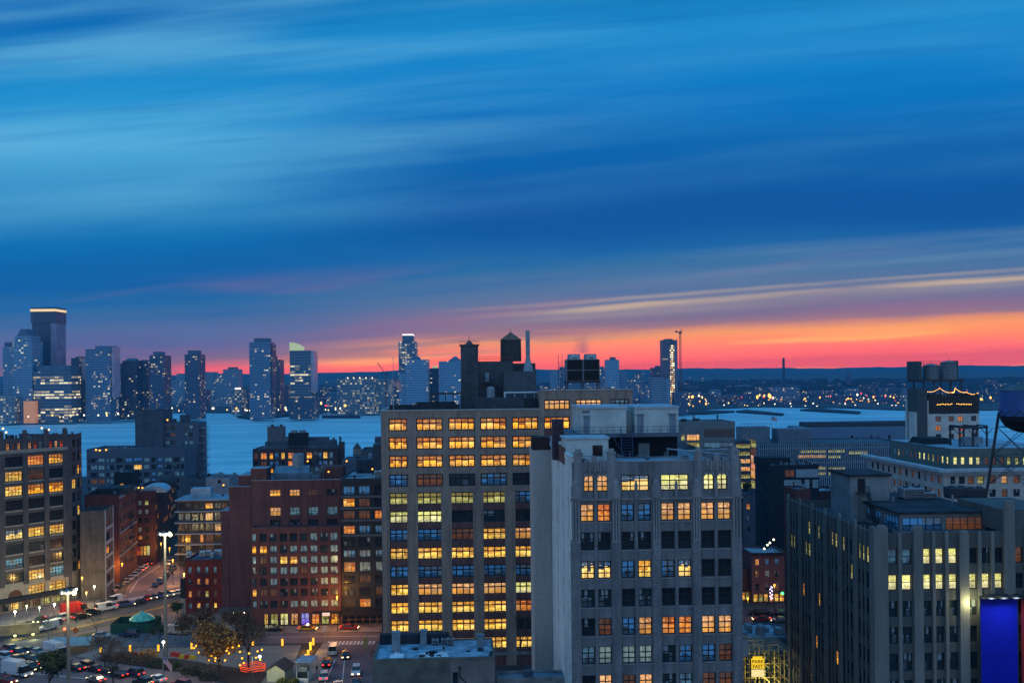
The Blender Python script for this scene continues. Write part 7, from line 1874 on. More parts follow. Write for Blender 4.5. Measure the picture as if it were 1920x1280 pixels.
bm = B(); box(bm, -.2, .2, -.15, .15, 3.6, 4.7); obj('housing', bm, surf('signal_yellow', (.4, .25, .03), .5, .2), tl); bm = B(); ball(bm, (0, -.18, 4.4), .3, sub=2); obj('red_lamp', bm, glow('signal_red', (1, .05, .02), 14), tl)
# ------------------------------------------------------------------ park furniture
lc = [(189, 1212, 1225), (244, 1207.5, 1223.5), (297, 1207, 1222), (359.5, 1203, 1218), (418, 1203, 1216), (474, 1198, 1211), (529.5, 1196, 1212), (587.5, 1194, 1210.5), (582.3, 1202, 1220), (578, 1217, 1229.5), (573.7, 1224.5, 1234)]
for i, (px, t_, q_) in enumerate(lc):
    p = G(px, q_); h_ = Z_(px, t_, p.y)
    r = thing('light_column', 'glowing amber light column, ' + ['leftmost in the park', 'second from left in the park', 'left of the tall mast foot', 'at the left edge of the orange tree', 'behind the orange tree', 'behind the bare tree', 'below the young street tree', 'farthest in the slanting row', 'second farthest in the slanting row', 'third in the slanting row', 'nearest in the slanting row'][i], 'light column', (p.x, p.y, 0), 0, 'amber light columns in the park')
    bm = B()
    for k in range(4): prism(bm, ngon(0, 0, .26, 10), .3 + (h_ - .4) * k / 4, .3 + (h_ - .4) * (k + .92) / 4)
    obj('lantern', bm, glow('column_amber', (1, .46, .03), 1.3), r)
    bm = B(); prism(bm, ngon(0, 0, .32, 10), 0, .28); tube(bm, (0, 0, .28), (0, 0, h_), .06); obj('base', bm, M_STEEL, r)
ld = bpy.data.lights.new('row_light', 'POINT'); ld.energy = 900; ld.color = (1, .55, .1); ld.shadow_soft_size = .8
lo = bpy.data.objects.new('row_light', ld); col.objects.link(lo); lo.location = G(582, 1222) + Vector((0, -1, 2.5))
def shed(name, label, cat, px0, px1, py, wall_h, ridge, D, mw, mr, rz=0.0):
    p = G(px0, py); w = X_(px1, py, p.y) - p.x
    t_ = thing(name, label, cat, (p.x, p.y, 0), rz)
    bm = B(); box(bm, 0, w, 0, D, 0, wall_h)
    for y_ in (0, D): f = bm.faces.new([bm.verts.new(q) for q in ((0, y_, wall_h), (w, y_, wall_h), (w / 2, y_, ridge))])
    obj('wall', bm, mw, t_)
    bm = B(); e = .3
    for sx in (-1, 1):
        x0 = w / 2; x1 = w / 2 + sx * (w / 2 + e); zl_ = wall_h - e * (ridge - wall_h) / (w / 2)
        q = [(x0, -e, ridge + .02), (x1, -e, zl_ + .02), (x1, D + e, zl_ + .02), (x0, D + e, ridge + .02)]
        a_ = [bm.verts.new(k) for k in q]; b_ = [bm.verts.new((k[0], k[1], k[2] + .14)) for k in q]
        bm.faces.new(a_); bm.faces.new(b_[::-1])
        for i in range(4): bm.faces.new((a_[i], a_[(i + 1) % 4], b_[(i + 1) % 4], b_[i]))
    obj('roof', bm, mr, t_)
    return t_, w
M_SHW = surf('shed_cream', (.44, .45, .33), .8, .12)
shed('garden_shed', 'small cream gabled shed with a dark roof near the bottom edge', 'shed', 500.5, 535, 1277, 2.4, 3.6, 5.5, M_SHW, surf('shed_roof_slate', (.03, .035, .042), .7, .25), R(-6))
t_ = thing('ticket_booth', 'glazed white ticket booth with a pale flat roof beside the front street', 'booth', G(556, 1279), R(-6))
bm = B(); box(bm, 0, 2.6, 0, 2.6, 0, 1.0); box(bm, 0, .12, 0, 2.6, 1.0, 2.4); box(bm, 2.48, 2.6, 0, 2.6, 1.0, 2.4); box(bm, .12, 2.48, 2.48, 2.6, 1.0, 2.4); obj('wall', bm, M_WHITE, t_)
bm = B(); box(bm, .12, 2.48, .05, .1, 1.0, 2.3); obj('glazing', bm, PANE['D'], t_)
bm = B(); box(bm, -.3, 3.4, -.4, 4.6, 4.4, 4.55); [box(bm, x_, x_ + .1, y_, y_ + .1, 2.5, 4.4) for x_ in (0, 3.1) for y_ in (0, 4.4)]; obj('canopy', bm, surf('booth_roof_blue', (.22, .32, .42), .6, .2), t_)
bm = B(); box(bm, -.1, 2.7, -.1, 4.4, 2.4, 2.5); box(bm, .4, 2.2, .5, 2.2, 2.5, 3.2); obj('roof_deck', bm, M_STEELG, t_)
gk = thing('green_enclosure', 'green fenced enclosure with a bright green domed canopy on the lot', 'enclosure', G(207, 1188), R(4))
w = 10.5
bm = B(); box(bm, 0, w, 0, .12, 0, 2.6); box(bm, 0, .12, .12, 8, 0, 2.6); box(bm, w - .12, w, .12, 8, 0, 2.6); box(bm, .12, w - .12, 7.88, 8, 0, 2.6); obj('fence', bm, surf('fence_green', (.012, .075, .045), .7, .2), gk)
bm = B()
for k in range(10):
    a0, a1 = 2 * math.pi * k / 10, 2 * math.pi * (k + 1) / 10
    for r0, z0_, r1_, z1_ in ((3.3, 2.7, 2.2, 3.7), (2.2, 3.7, .7, 4.3)):
        bm.faces.new([bm.verts.new((6.8 + r * math.cos(a), 4 + r * math.sin(a), z)) for r, z, a in ((r0, z0_, a0), (r0, z0_, a1), (r1_, z1_, a1), (r1_, z1_, a0))])
prism(bm, ngon(6.8, 4, .72, 10), 4.3, 4.8, top=.5); obj('canopy', bm, surf('canopy_green', (.02, .36, .20), .5, .25, 1.2, (.25, .5, .4)), gk)
bm = B(); [tube(bm, (6.8 + 3.1 * math.cos(k * 1.57 + .4), 4 + 3.1 * math.sin(k * 1.57 + .4), 0), (6.8 + 3.1 * math.cos(k * 1.57 + .4), 4 + 3.1 * math.sin(k * 1.57 + .4), 2.75), .07, n=6) for k in range(4)]; obj('canopy_posts', bm, M_STEEL, gk)
tt = thing('pale_tent', 'low pale teal tent roof behind the first lamp mast', 'tent', G(92, 1226), R(12))
bm = B(); w = 9.0
q = [(0, 0, 1.9), (w, 0, 1.6), (w, 7, 1.6), (0, 7, 1.9)]; r2 = [(0, 3.5, 3.2), (w, 3.5, 2.8)]
v = [bm.verts.new(p) for p in q + r2]
for f in ((0, 1, 5, 4), (2, 3, 4, 5), (1, 2, 5), (3, 0, 4)): bm.faces.new([v[i] for i in f])
obj('roof', bm, surf('tent_teal', (.26, .36, .35), .7, .15), tt); bm = B(); [tube(bm, (x_, y_, 0), (x_, y_, 1.9 if x_ < 1 else 1.6), .06, n=6) for x_ in (.1, w - .1) for y_ in (.1, 6.9)]; obj('posts', bm, M_STEELG, tt)
rw = thing('retaining_wall', 'beige panelled ramp wall at the left picture edge', 'wall', (G(-40, 1196).x, G(-40, 1196).y, 0), math.atan2((G(74, 1186) - G(-40, 1196)).y, (G(74, 1186) - G(-40, 1196)).x))
ln = (G(74, 1186) - G(-40, 1196)).length
bm = B(); box(bm, 0, ln, 0, .4, 0, 2.4); box(bm, 0, ln, -.1, .5, 2.404, 2.7)
for k in range(12): box(bm, ln * k / 12 + .1, ln * (k + .75) / 12, -.06, -.004, .5, 1.9)
obj('panels', bm, surf('ramp_beige', (.32, .25, .16), .85, .25, .5), rw)
for px, lb in ((28, 'left yellow green lamp on the ramp wall'), (62, 'right yellow green lamp on the ramp wall')):
    bm = B(); ball(bm, (0, 0, 0), .38, sub=2, sz=.7); tag(obj('wall_lamp', bm, glow('ramp_lamp', (.95, 1, .3), 2), None, tuple(G(px, 1191 - (px - 28) * .08, .5) + Vector((0, 0, 0)))), lb, 'lamp', 'lamps on the ramp wall')
    ld = bpy.data.lights.new('ramp_light', 'POINT'); ld.energy = 300; ld.color = (.95, 1, .4); lo = bpy.data.objects.new('ramp_light', ld); col.objects.link(lo); lo.location = G(px, 1192, .9)
for i, (px, py, c) in enumerate(((252, 1227, 'red'), (262, 1229, 'red'), (326, 1227, 'red'), (334, 1229, 'red'), (343, 1232, 'yellow'), (352, 1232, 'red'), (361, 1233, 'yellow'))):
    p = G(px, py + 2); bm = B(); prism(bm, [(-.9, -.25), (.9, -.25), (.9, .25), (-.9, .25)], 0, 1.0, top=.75); bmesh.ops.bevel(bm, geom=bm.edges[:], offset=.05, segments=1, affect='EDGES')
    tag(obj('plastic_barrier', bm, surf('barrier_' + c, dict(red=(.45, .03, .02), yellow=(.5, .36, .03))[c], .5, .15), None, (p.x, p.y, 0), .2 * (i % 3) - .2), [('leftmost red barrier near the second light column'), 'red barrier right of the leftmost one', 'red barrier at the mast foot', 'red barrier just right of the mast foot', 'yellow barrier left of the last red one', 'last red barrier before the orange tree', 'yellow barrier beside the orange tree trunk'][i], 'barrier', 'plastic barriers in the park')
rg = thing('lit_ring', 'glowing red orange ring of ribbon lights under the bare tree', 'light ring', G(474, 1256))
bm = B()
for k in range(30):
    a0, a1 = 2 * math.pi * k / 30, 2 * math.pi * (k + 1) / 30
    for z_ in (.3, .8, 1.2): tube(bm, (2.7 * math.cos(a0), 2.3 * math.sin(a0), z_ + .1 * math.sin(5 * a0)), (2.7 * math.cos(a1), 2.3 * math.sin(a1), z_ + .1 * math.sin(5 * a1)), .1, n=5)
obj('ribbon', bm, glow('ribbon_red', (1, .09, .015), .6), rg)
bm = B(); [tube(bm, (2.6 * math.cos(k * .7), 2.2 * math.sin(k * .7), 0), (2.6 * math.cos(k * .7), 2.2 * math.sin(k * .7), 1.2), .05, n=5) for k in range(9)]; obj('stakes', bm, M_STEEL, rg)
flagpole('short flagpole by the curved ramp with a large drooping striped flag', X_(306, 1270, 213), 213, 0, 8.2, 2.4, 1.7, 1.0, 0, Z_(306, 1228, 213))
bn = thing('street_banner', 'pole with a green and red banner at the right of front street', 'banner', (G(690, 1238).x, G(690, 1238).y, 0))
hb_ = Z_(690, 1186, G(690, 1238).y)
bm = B(); tube(bm, (0, 0, 0), (0, 0, hb_), .08, n=8); obj('pole', bm, M_STEELG, bn); bm = B(); box(bm, -1.0, -.1, -.02, .02, hb_ - 3.4, hb_ - 1.0); obj('cloth', bm, surf('banner_green', (.05, .30, .07), .8, .4, 1.0, (.5, .06, .04)), bn)
sp_ = thing('street_sign', 'small pale sign board on a post at the front street corner', 'sign', G(609, 1207)); bm = B(); tube(bm, (0, 0, 0), (0, 0, 4.5), .06, n=6); obj('post', bm, M_STEELG, sp_); bm = B(); box(bm, -.5, .5, -.05, .05, 3.0, 4.4); obj('board', bm, surf('board_pale', (.42, .36, .33), .7, .1), sp_)
sp_ = thing('road_sign', 'cream road sign board on a post left of the first mast', 'sign', G(91, 1218)); bm = B(); tube(bm, (0, 0, 0), (0, 0, 8.6), .12, n=8); obj('post', bm, M_STEELG, sp_); bm = B(); box(bm, -.85, .85, -.05, .05, 5.4, 7.0); obj('board', bm, surf('board_cream', (.5, .42, .24), .7, .1), sp_)
sp_ = thing('work_sign', 'orange diamond road work sign on the grass verge', 'sign', G(142, 1192)); bm = B(); tube(bm, (0, 0, 0), (0, 0, 1.2), .05, n=6); obj('post', bm, M_STEELG, sp_); bm = B(); v = [bm.verts.new(p) for p in ((0, 0, .6), (.9, 0, 1.5), (0, 0, 2.4), (-.9, 0, 1.5))]; w_ = [bm.verts.new((q.co.x, .06, q.co.z)) for q in v]; bm.faces.new(v); bm.faces.new(w_[::-1]); [bm.faces.new((v[i], w_[i], w_[(i + 1) % 4], v[(i + 1) % 4])) for i in range(4)]; obj('board', bm, surf('sign_orange', (.6, .12, .02), .6, .1), sp_)
fn = thing('park_fence', 'dark iron park fence along the curved ramp', 'fence', G(345, 1262)); bm = B(); o_ = G(345, 1262); pv = None
for k in range(44):
    q = G(345 + 150 * k / 43, 1262 + 36 * k / 43) - o_; tube(bm, (q.x, q.y, 0), (q.x, q.y, 1.7), .04, n=4)
    if pv: tube(bm, (pv.x, pv.y, 1.5), (q.x, q.y, 1.5), .04, n=4); tube(bm, (pv.x, pv.y, .3), (q.x, q.y, .3), .04, n=4)
    pv = q
obj('railings', bm, M_STEEL, fn)
# ------------------------------------------------------------------ trees
M_BARK = surf('bark', (.055, .042, .034), .95, .3, 2); M_TWIG = surf('twig_brown', (.10, .072, .055), .95, .3, 2)
def leafmat(n, a, b): return surf(n, a, .8, .3, 1.3, b)
def tree(label, px, py, h, r, leaf=None, nl=0, twig=5, name='tree', seed=1, trunk_h=.3, group=None, ls=.28, dens=1.0, pos=None):
    rr = random.Random(seed); p = pos or G(px, py)
    t_ = thing(name, label, 'tree', (p.x, p.y, p.z if pos else 0), 0, group)
    bm = B(); tips = []
    def grow(a, d, ln, rad, lv):
        b_ = a + d * ln; tube(bm, a, b_, rad, rad * .66, n=7 if lv < 2 else 4 if lv < 4 else 3)
        if lv >= 2: tips.append((a + b_) / 2)
        if lv >= twig: tips.append(b_); return
        for k in range(3 if lv < twig - 1 else 2):
            ax = Vector((rr.uniform(-1, 1), rr.uniform(-1, 1), rr.uniform(-.2, .5))); nd = (d * 1.0 + ax * .72).normalized()
            grow(b_, nd, ln * rr.uniform(.62, .86), rad * .6, lv + 1)
    sc = h / 3.6
    grow(Vector((0, 0, 0)), Vector((0, 0, 1)), h * trunk_h, max(.08, h * .022), 0)
    mz = max(q.z for q in tips); mr = max((q.x ** 2 + q.y ** 2) ** .5 for q in tips)
    for v in bm.verts:
        f_ = max(0, v.co.z / mz); v.co.z *= h / mz; k = 1 + (r / mr - 1) * min(1, f_ * 2.5); v.co.x *= k; v.co.y *= k
    obj('trunk', bm, M_TWIG if not nl else M_BARK, t_)
    if nl:
        bl = B(); tp = [Vector((q.x * (r / mr), q.y * (r / mr), q.z * h / mz)) for q in tips]
        for i in range(nl):
            c = rr.choice(tp) + Vector((rr.gauss(0, .5), rr.gauss(0, .5), rr.gauss(0, .4) - (.5 + abs(rr.gauss(0, .9)) if dens > 1 else 0))) * dens
            ax = Vector((rr.gauss(0, 1), rr.gauss(0, 1), rr.gauss(0, 1))).normalized(); bx = ax.orthogonal().normalized(); cx = ax.cross(bx); s_ = ls * rr.uniform(.6, 1.3)
            f = bl.faces.new([bl.verts.new(c + bx * s_), bl.verts.new(c + cx * s_ * .6), bl.verts.new(c - bx * s_), bl.verts.new(c - cx * s_ * .6)]); f.material_index = rr.randrange(len(leaf))
        obj('crown', bl, leaf, t_)
    return t_
LO = [leafmat('leaf_rust', (.44, .18, .03), (.28, .10, .02)), leafmat('leaf_ochre', (.50, .27, .06), (.32, .15, .03)), leafmat('leaf_brown', (.10, .055, .025), (.06, .035, .02))]
LG = [leafmat('leaf_olive', (.05, .06, .02), (.03, .035, .015)), leafmat('leaf_green', (.03, .055, .02), (.02, .03, .012))]
LB2 = [leafmat('leaf_dun', (.12, .085, .05), (.08, .055, .035)), leafmat('leaf_brown', (.10, .055, .025), (.06, .035, .02))]
tree('big orange autumn tree hung with amber bulbs at the centre of park', 411, 1266, 12.5, 5.4, LO, 8200, 6, seed=3, ls=.3, trunk_h=.14, dens=1.5)
tree('large nearly bare grey tree hung with bulbs beside the orange tree', 466, 1254, 13.0, 5.0, LB2, 2600, 6, seed=11, ls=.2, trunk_h=.16, dens=1.3)
tree('dun brown tree behind the orange tree in front of red house', 372, 1206, 9.5, 5.2, LB2, 3200, 5, seed=23, ls=.26, trunk_h=.18, dens=1.5)
tree('brownish thin tree between the canopy and bare grey tree', 448, 1204, 8.0, 4.6, LB2, 2000, 6, seed=8, ls=.2, trunk_h=.18)
tree('bare brown tree standing on the grass verge', 181, 1191, 5.4, 2.6, seed=31, twig=5); tree('wide bare tree by the curved ramp at bottom left', 212, 1285, 9.0, 5.6, LB2, 700, 6, seed=41, ls=.16)
tree('bare shrubby tree on the park edge above the ramp', 196, 1250, 7.0, 4.6, LB2, 700, 6, seed=47, ls=.16); tree('slender bare tree below the navy parked car', 266, 1226, 5.4, 2.2, seed=53, twig=5); tree('small olive tree behind the third light column', 299, 1212, 5.2, 2.4, LG, 600, 5, seed=59, ls=.2)
tree('dense dark green tree at the bottom left beside the mast', 92, 1305, 8.5, 4.6, LG, 4200, 5, seed=61, ls=.3); tree('small dark tree in front of the red house', 333, 1163, 4.6, 2.0, LG, 700, 4, seed=67, ls=.25); tree('young bare street tree before the lit shops', 534, 1190, 5.6, 1.7, seed=71, twig=5); tree('thin bare street tree at the right of front street', 700, 1262, 7.0, 1.8, seed=73, twig=5)
pos = Vector((X_(975, 1240, 205), 205, Z_(975, 1262, 205))); tree('bare black tree in front of the brown loft beside the stair shaft', 0, 0, Z_(975, 1128, 205) - pos.z, 3.4, seed=83, twig=6, pos=pos)
p = wA(rA(776, 758, 3)[0], 3, zr); tree('small bare shrub on the loft roof terrace', 0, 0, 2.6, 1.7, seed=89, twig=5, pos=p, trunk_h=.2); p = wA(rA(790, 758, 3)[0], 3, zr); tree('second small bare shrub nearer the loft pergola', 0, 0, 2.0, 1.3, seed=97, twig=5, pos=p, trunk_h=.2)
tree('bare tree hung with violet lights in the alley street', 1441, 1166, 7.0, 2.6, seed=101, twig=6); tree('dark small conifer on the teal block roof', 0, 0, 3.2, 1.3, LG, 700, 4, seed=103, pos=Vector((X_(1399, 918, 303), 303, Z_(1399, 927, 303))), ls=.25)
def shrub(label, px, py, r, h, leaf, n, seed, group=None):
    rr = random.Random(seed); p = G(px, py); bm = B()
    for k in range(5): tube(bm, (0, 0, 0), (rr.uniform(-.4, .4) * r, rr.uniform(-.4, .4) * r, h * .7), .04, n=4, mi=len(leaf))
    for i in range(n):
        th = rr.random() * 6.283; q = rr.random() ** .5 * r; c = Vector((q * math.cos(th), q * math.sin(th), h * rr.random() * (1.05 - .5 * (q / r) ** 2)))
        ax = Vector((rr.gauss(0, 1), rr.gauss(0, 1), rr.gauss(0, 1))).normalized(); bx = ax.orthogonal().normalized(); cx = ax.cross(bx); s_ = .22 * rr.uniform(.6, 1.3)
        f = bm.faces.new([bm.verts.new(c + bx * s_), bm.verts.new(c + cx * s_ * .6), bm.verts.new(c - bx * s_), bm.verts.new(c - cx * s_ * .6)]); f.material_index = rr.randrange(len(leaf))
    tag(obj('shrub', bm, leaf + [M_BARK], None, (p.x, p.y, .2)), label, 'shrub', group)
for i, (px, py, r, h) in enumerate(((215, 1235, 2.6, 1.4), (240, 1238, 2.6, 1.6), (268, 1242, 2.6, 1.5), (296, 1248, 2.4, 1.6), (322, 1252, 2.0, 1.5), (278, 1232, 2.2, 1.8), (360, 1262, 2.4, 1.3), (392, 1272, 2.4, 1.2), (530, 1283, 1.3, 1.2), (551, 1283, 1.1, 1.2))):
    shrub(['leftmost brown shrub in the ramp planting bed', 'second brown shrub in the ramp planting bed', 'third brown shrub in the ramp planting bed', 'olive shrub left of the short flagpole', 'olive shrub at the short flagpole foot', 'rusty shrub behind the third light column', 'dull shrub behind the park fence, left one', 'dull shrub behind the park fence, right one', 'round yellow green shrub in front of the cream shed', 'round yellow green shrub in front of the ticket booth'][i], px, py, r, h, LO[2:] + LB2[:1] if i < 3 else LO[:2] if i == 5 else LG if i < 8 else [leafmat('leaf_lime', (.10, .11, .02), (.06, .07, .015))], 420, 200 + i, 'shrubs of the park beds')
rr = random.Random(5); tb_ = thing('bulb_strings', 'amber bulbs strung through the orange tree and the bare grey tree', 'string lights', G(440, 1260)); o_ = G(440, 1260); bm = B(); bc = B(); prev = None
for px, py in ((364, 1214), (368, 1210), (393, 1206), (400, 1212), (373, 1222), (397, 1229), (404, 1233), (403, 1238), (392, 1237), (422, 1237), (427, 1214), (425, 1219), (436, 1213), (429, 1224), (448, 1210), (450, 1221), (467, 1224), (454, 1233), (457, 1242), (450, 1246), (483, 1220), (491, 1217), (480, 1232), (488, 1236)):
    Y = o_.y - 5 + rr.uniform(-1.5, 1.5); c = Vector((X_(px, py, Y) - o_.x, Y - o_.y, Z_(px, py, Y)))
    ball(bm, c, .24); 
    if prev and (c - prev).length < 5: tube(bc, prev, c, .02, n=3)
    prev = c
obj('bulbs', bm, glow('bulb_amber', (1, .42, .02), 2.2), tb_); obj('cable', bc, M_STEEL, tb_)
vs_ = thing('violet_lights', 'strand of violet white lights hanging on the alley tree', 'string lights', (X_(1446, 1110, 268), 268, 0)); bm = B(); bc = B()
for k in range(14): ball(bm, (math.sin(k * 1.7) * .35, 0, Z_(1446, 1099 + k * 1.8, 268)), .13)
tube(bc, (0, 0, Z_(1446, 1124, 268)), (0, 0, Z_(1446, 1098, 268)), .03, n=4); obj('bulbs', bm, glow('bulb_violet', (.72, .6, 1), 5), vs_); obj('cable', bc, M_STEEL, vs_)
gs_ = thing('green_signal', 'green traffic light at the right side of the alley street', 'traffic light', (G(1467, 1140).x, G(1467, 1140).y, 0)); bm = B(); tube(bm, (0, 0, 0), (0, 0, 5), .08, n=6); box(bm, -.2, .2, -.1, .1, 3.9, 5); obj('post', bm, M_STEEL, gs_); bm = B(); ball(bm, (0, -.15, 4.2), .4, sub=2); obj('green_lamp', bm, glow('signal_green', (.05, 1, .15), 5), gs_)
# ------------------------------------------------------------------ people on the pavement
def person(label, px, py, coat, legs, step):
    p = G(px, py); t_ = thing('person', label, 'person', (p.x, p.y, .13), 0)
    V = [(0, 0, .93), (0, 0, 1.15), (0, 0, 1.38), (0, 0, 1.5), (0, -.02, 1.62), (.09, 0, .88), (.1 + step, -.02, .48), (.1 + step * .6, .02, .06), (.1 + step * .6, -.16, .03), (-.09, 0, .88), (-.1 - step, .02, .48), (-.1 - step * 1.4, .06, .06), (-.1 - step * 1.4, -.1, .03), (.2, 0, 1.4), (.27, .02, 1.12), (.25, -.1, .88), (-.2, 0, 1.4), (-.27, .02, 1.12), (-.25, -.08, .88)]
    Ed = [(0, 1), (1, 2), (2, 3), (3, 4), (0, 5), (5, 6), (6, 7), (7, 8), (0, 9), (9, 10), (10, 11), (11, 12), (2, 13), (13, 14), (14, 15), (2, 16), (16, 17), (17, 18)]
    rd = [.15, .14, .17, .06, .11, .1, .075, .055, .045, .1, .075, .055, .045, .08, .06, .045, .08, .06, .045]
    me = bpy.data.meshes.new('body'); me.from_pydata(V, Ed, []); me.materials.append(coat); o = put('body', me, t_)
    s_ = o.modifiers.new('skin', 'SKIN'); 
    for i, sv in enumerate(me.skin_vertices[0].data): sv.radius = (rd[i], rd[i] * .8); sv.use_root = i == 0
    o.modifiers.new('smooth', 'SUBSURF').levels = 1
    bm = B(); ball(bm, (0, .015, 1.72), .115, sub=2, sz=.8); obj('hair', bm, TYRE, t_)
PC = [surf('coat_dark', (.02, .025, .03), .9, .2), surf('coat_green', (.03, .09, .03), .9, .2)]
person('person in a green coat walking past the brick block shops', 597, 1180, PC[1], None, .12); person('person in dark clothes standing at the lit shop window', 551, 1174, PC[0], None, .04); person('person in dark clothes on the pavement by the ticket booth', 594, 1262, PC[0], None, .1)
# ------------------------------------------------------------------ steam from the cooling tower
sm = bpy.data.materials.new('steam'); sm.use_nodes = True; N = NT(sm.node_tree); N.n.clear()
v = N.new('ShaderNodeVolumePrincipled'); co = N.new('ShaderNodeTexCoord').outputs['Object']; x, y, z = N.sep(co)
nz = N.noise(N.xyz(N.m('MULTIPLY', x, .5), N.m('MULTIPLY', y, .5), N.m('MULTIPLY', z, .28)), 1.0, 4, .6)
rad = N.m('SQRT', N.m('ADD', N.m('MULTIPLY', x, x), N.m('MULTIPLY', y, y)))
fall = N.m('MULTIPLY', N.m('SUBTRACT', 1.0, N.ss(rad, .8, 3.0)), N.m('SUBTRACT', 1.0, N.ss(z, 1.0, 6.2)))
N.put(v.inputs['Density'], N.m('MULTIPLY', N.m('MULTIPLY', fall, N.ss(nz, .38, .66)), .3)); v.inputs['Color'].default_value = (.5, .5, .6, 1)
N.l.new(v.outputs[0], N.new('ShaderNodeOutputMaterial').inputs['Volume'])
ps = cool_t.location + Vector((3.6, 2.5, cool_top + 1.4)); bm = B(); prism(bm, ngon(0, 0, 3.1, 12), .05, 6.4)
tag(obj('steam', bm, sm, None, ps), kind='stuff')
# ------------------------------------------------------------------ skyline across the river
def tower_mat(name, c, lit, warm=(1, .68, .26), dens=.3, fw=3.6, fh=3.7, strip=False, s=1.3, band=0.0, rough=.45):
    """Facade of floors and bays in object metres; a random share of the bays has its lamps on."""
    if name in MATS: return MATS[name]
    m_ = bpy.data.materials.new(name); m_.use_nodes = True
    N = NT(m_.node_tree); b = N.n['Principled BSDF']
    x, y, z = N.sep(N.new('ShaderNodeTexCoord').outputs['Object'])
    r = N.m('MULTIPLY', N.new('ShaderNodeObjectInfo').outputs['Random'], 61.0)
    h = N.m('DIVIDE', N.m('ADD', N.m('ADD', x, N.m('MULTIPLY', y, 1.0)), 200.0), fw); k = N.m('DIVIDE', z, fh)
    fx = N.m('FRACT', h); fz = N.m('FRACT', k)
    def wn(a_, b_, c_):
        w = N.new('ShaderNodeTexWhiteNoise', noise_dimensions='3D'); N.put(w.inputs['Vector'], N.xyz(a_, b_, c_)); return w.outputs['Value']
    n1 = wn(N.m('FLOOR', h), N.m('FLOOR', k), r)
    nrow = wn(N.m('FLOOR', k), r, 5.0)
    big = N.noise(N.xyz(N.m('MULTIPLY', h, .22), N.m('MULTIPLY', k, .16), r), 1.0, 2, .5)
    lev = N.m('ADD', N.m('MULTIPLY', n1, .55), N.m('MULTIPLY', big, .9))
    if strip: lev = N.m('ADD', N.m('MULTIPLY', lev, .45), N.m('MULTIPLY', nrow, .55))
    on = N.m('GREATER_THAN', lev, 1.02 - dens * .75)
    mx = N.m('MULTIPLY', N.m('GREATER_THAN', fx, .12 if not strip else .04), N.m('LESS_THAN', fx, .88 if not strip else .97))
    mz = N.m('MULTIPLY', N.m('GREATER_THAN', fz, .28), N.m('LESS_THAN', fz, .80))
    wnd = N.m('MULTIPLY', mx, mz)
    geo = N.new('ShaderNodeNewGeometry'); _, _, nz = N.sep(geo.outputs['Normal'])
    wall = N.m('LESS_THAN', N.m('ABSOLUTE', nz), .5)
    wnd = N.m('MULTIPLY', wnd, wall)
    cc = N.mix(wnd, tuple(c) + (1,), tuple(q * .35 for q in c) + (1,))
    N.put(b.inputs['Base Color'], cc)
    n2 = wn(N.m('FLOOR', h), N.m('ADD', N.m('FLOOR', k), 31.0), r)
    N.put(b.inputs['Emission Color'], N.mix(N.m('GREATER_THAN', n2, .72), tuple(warm) + (1,), (1, .86, .5, 1)))
    N.put(b.inputs['Emission Strength'], N.m('MULTIPLY', N.m('MULTIPLY', wnd, on), N.m('MULTIPLY', N.m('ADD', .18, N.m('MULTIPLY', n2, N.m('MULTIPLY', n2, 1.7))), s)))
    b.inputs['Roughness'].default_value = rough
    m_.cycles.emission_sampling = 'NONE'
    MATS[name] = m_
    return m_
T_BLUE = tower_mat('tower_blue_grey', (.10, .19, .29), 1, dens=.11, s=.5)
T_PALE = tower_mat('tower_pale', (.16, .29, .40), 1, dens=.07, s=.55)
T_DARK = tower_mat('tower_dark', (.04, .075, .13), 1, dens=.11, s=.5)
T_BRN = tower_mat('tower_maroon', (.075, .06, .09), 1, dens=.06, s=.5)
T_OFF = tower_mat('office_bands', (.10, .15, .20), 1, warm=(1, .76, .36), dens=.46, fw=7, fh=4.4, strip=True, s=.75)
T_OFF2 = tower_mat('office_grid', (.17, .23, .27), 1, warm=(.95, .82, .45), dens=.3, fw=4.2, fh=4.2, s=.4)
T_SLAT = tower_mat('tower_slats', (.06, .08, .13), 1, dens=.05, fw=60, fh=4.2, strip=True, s=.8)
T_ALIT = tower_mat('tower_all_lit', (.10, .09, .12), 1, warm=(1, .55, .12), dens=.9, fw=3.0, fh=3.6, s=1.6)
T_TOP = tower_mat('tower_upper_lit', (.11, .16, .22), 1, warm=(1, .84, .5), dens=.38, fw=4, fh=4, s=.6)
def fbox(px0, px1, pyt, Y, D, z0=0.5, ref=None):
    """Box footprint for a distant block, in world metres about its own origin."""
    x0, x1 = X_(px0, pyt, Y), X_(px1, pyt, Y)
    return x0, x1, Z_((px0 + px1) / 2, pyt, Y)
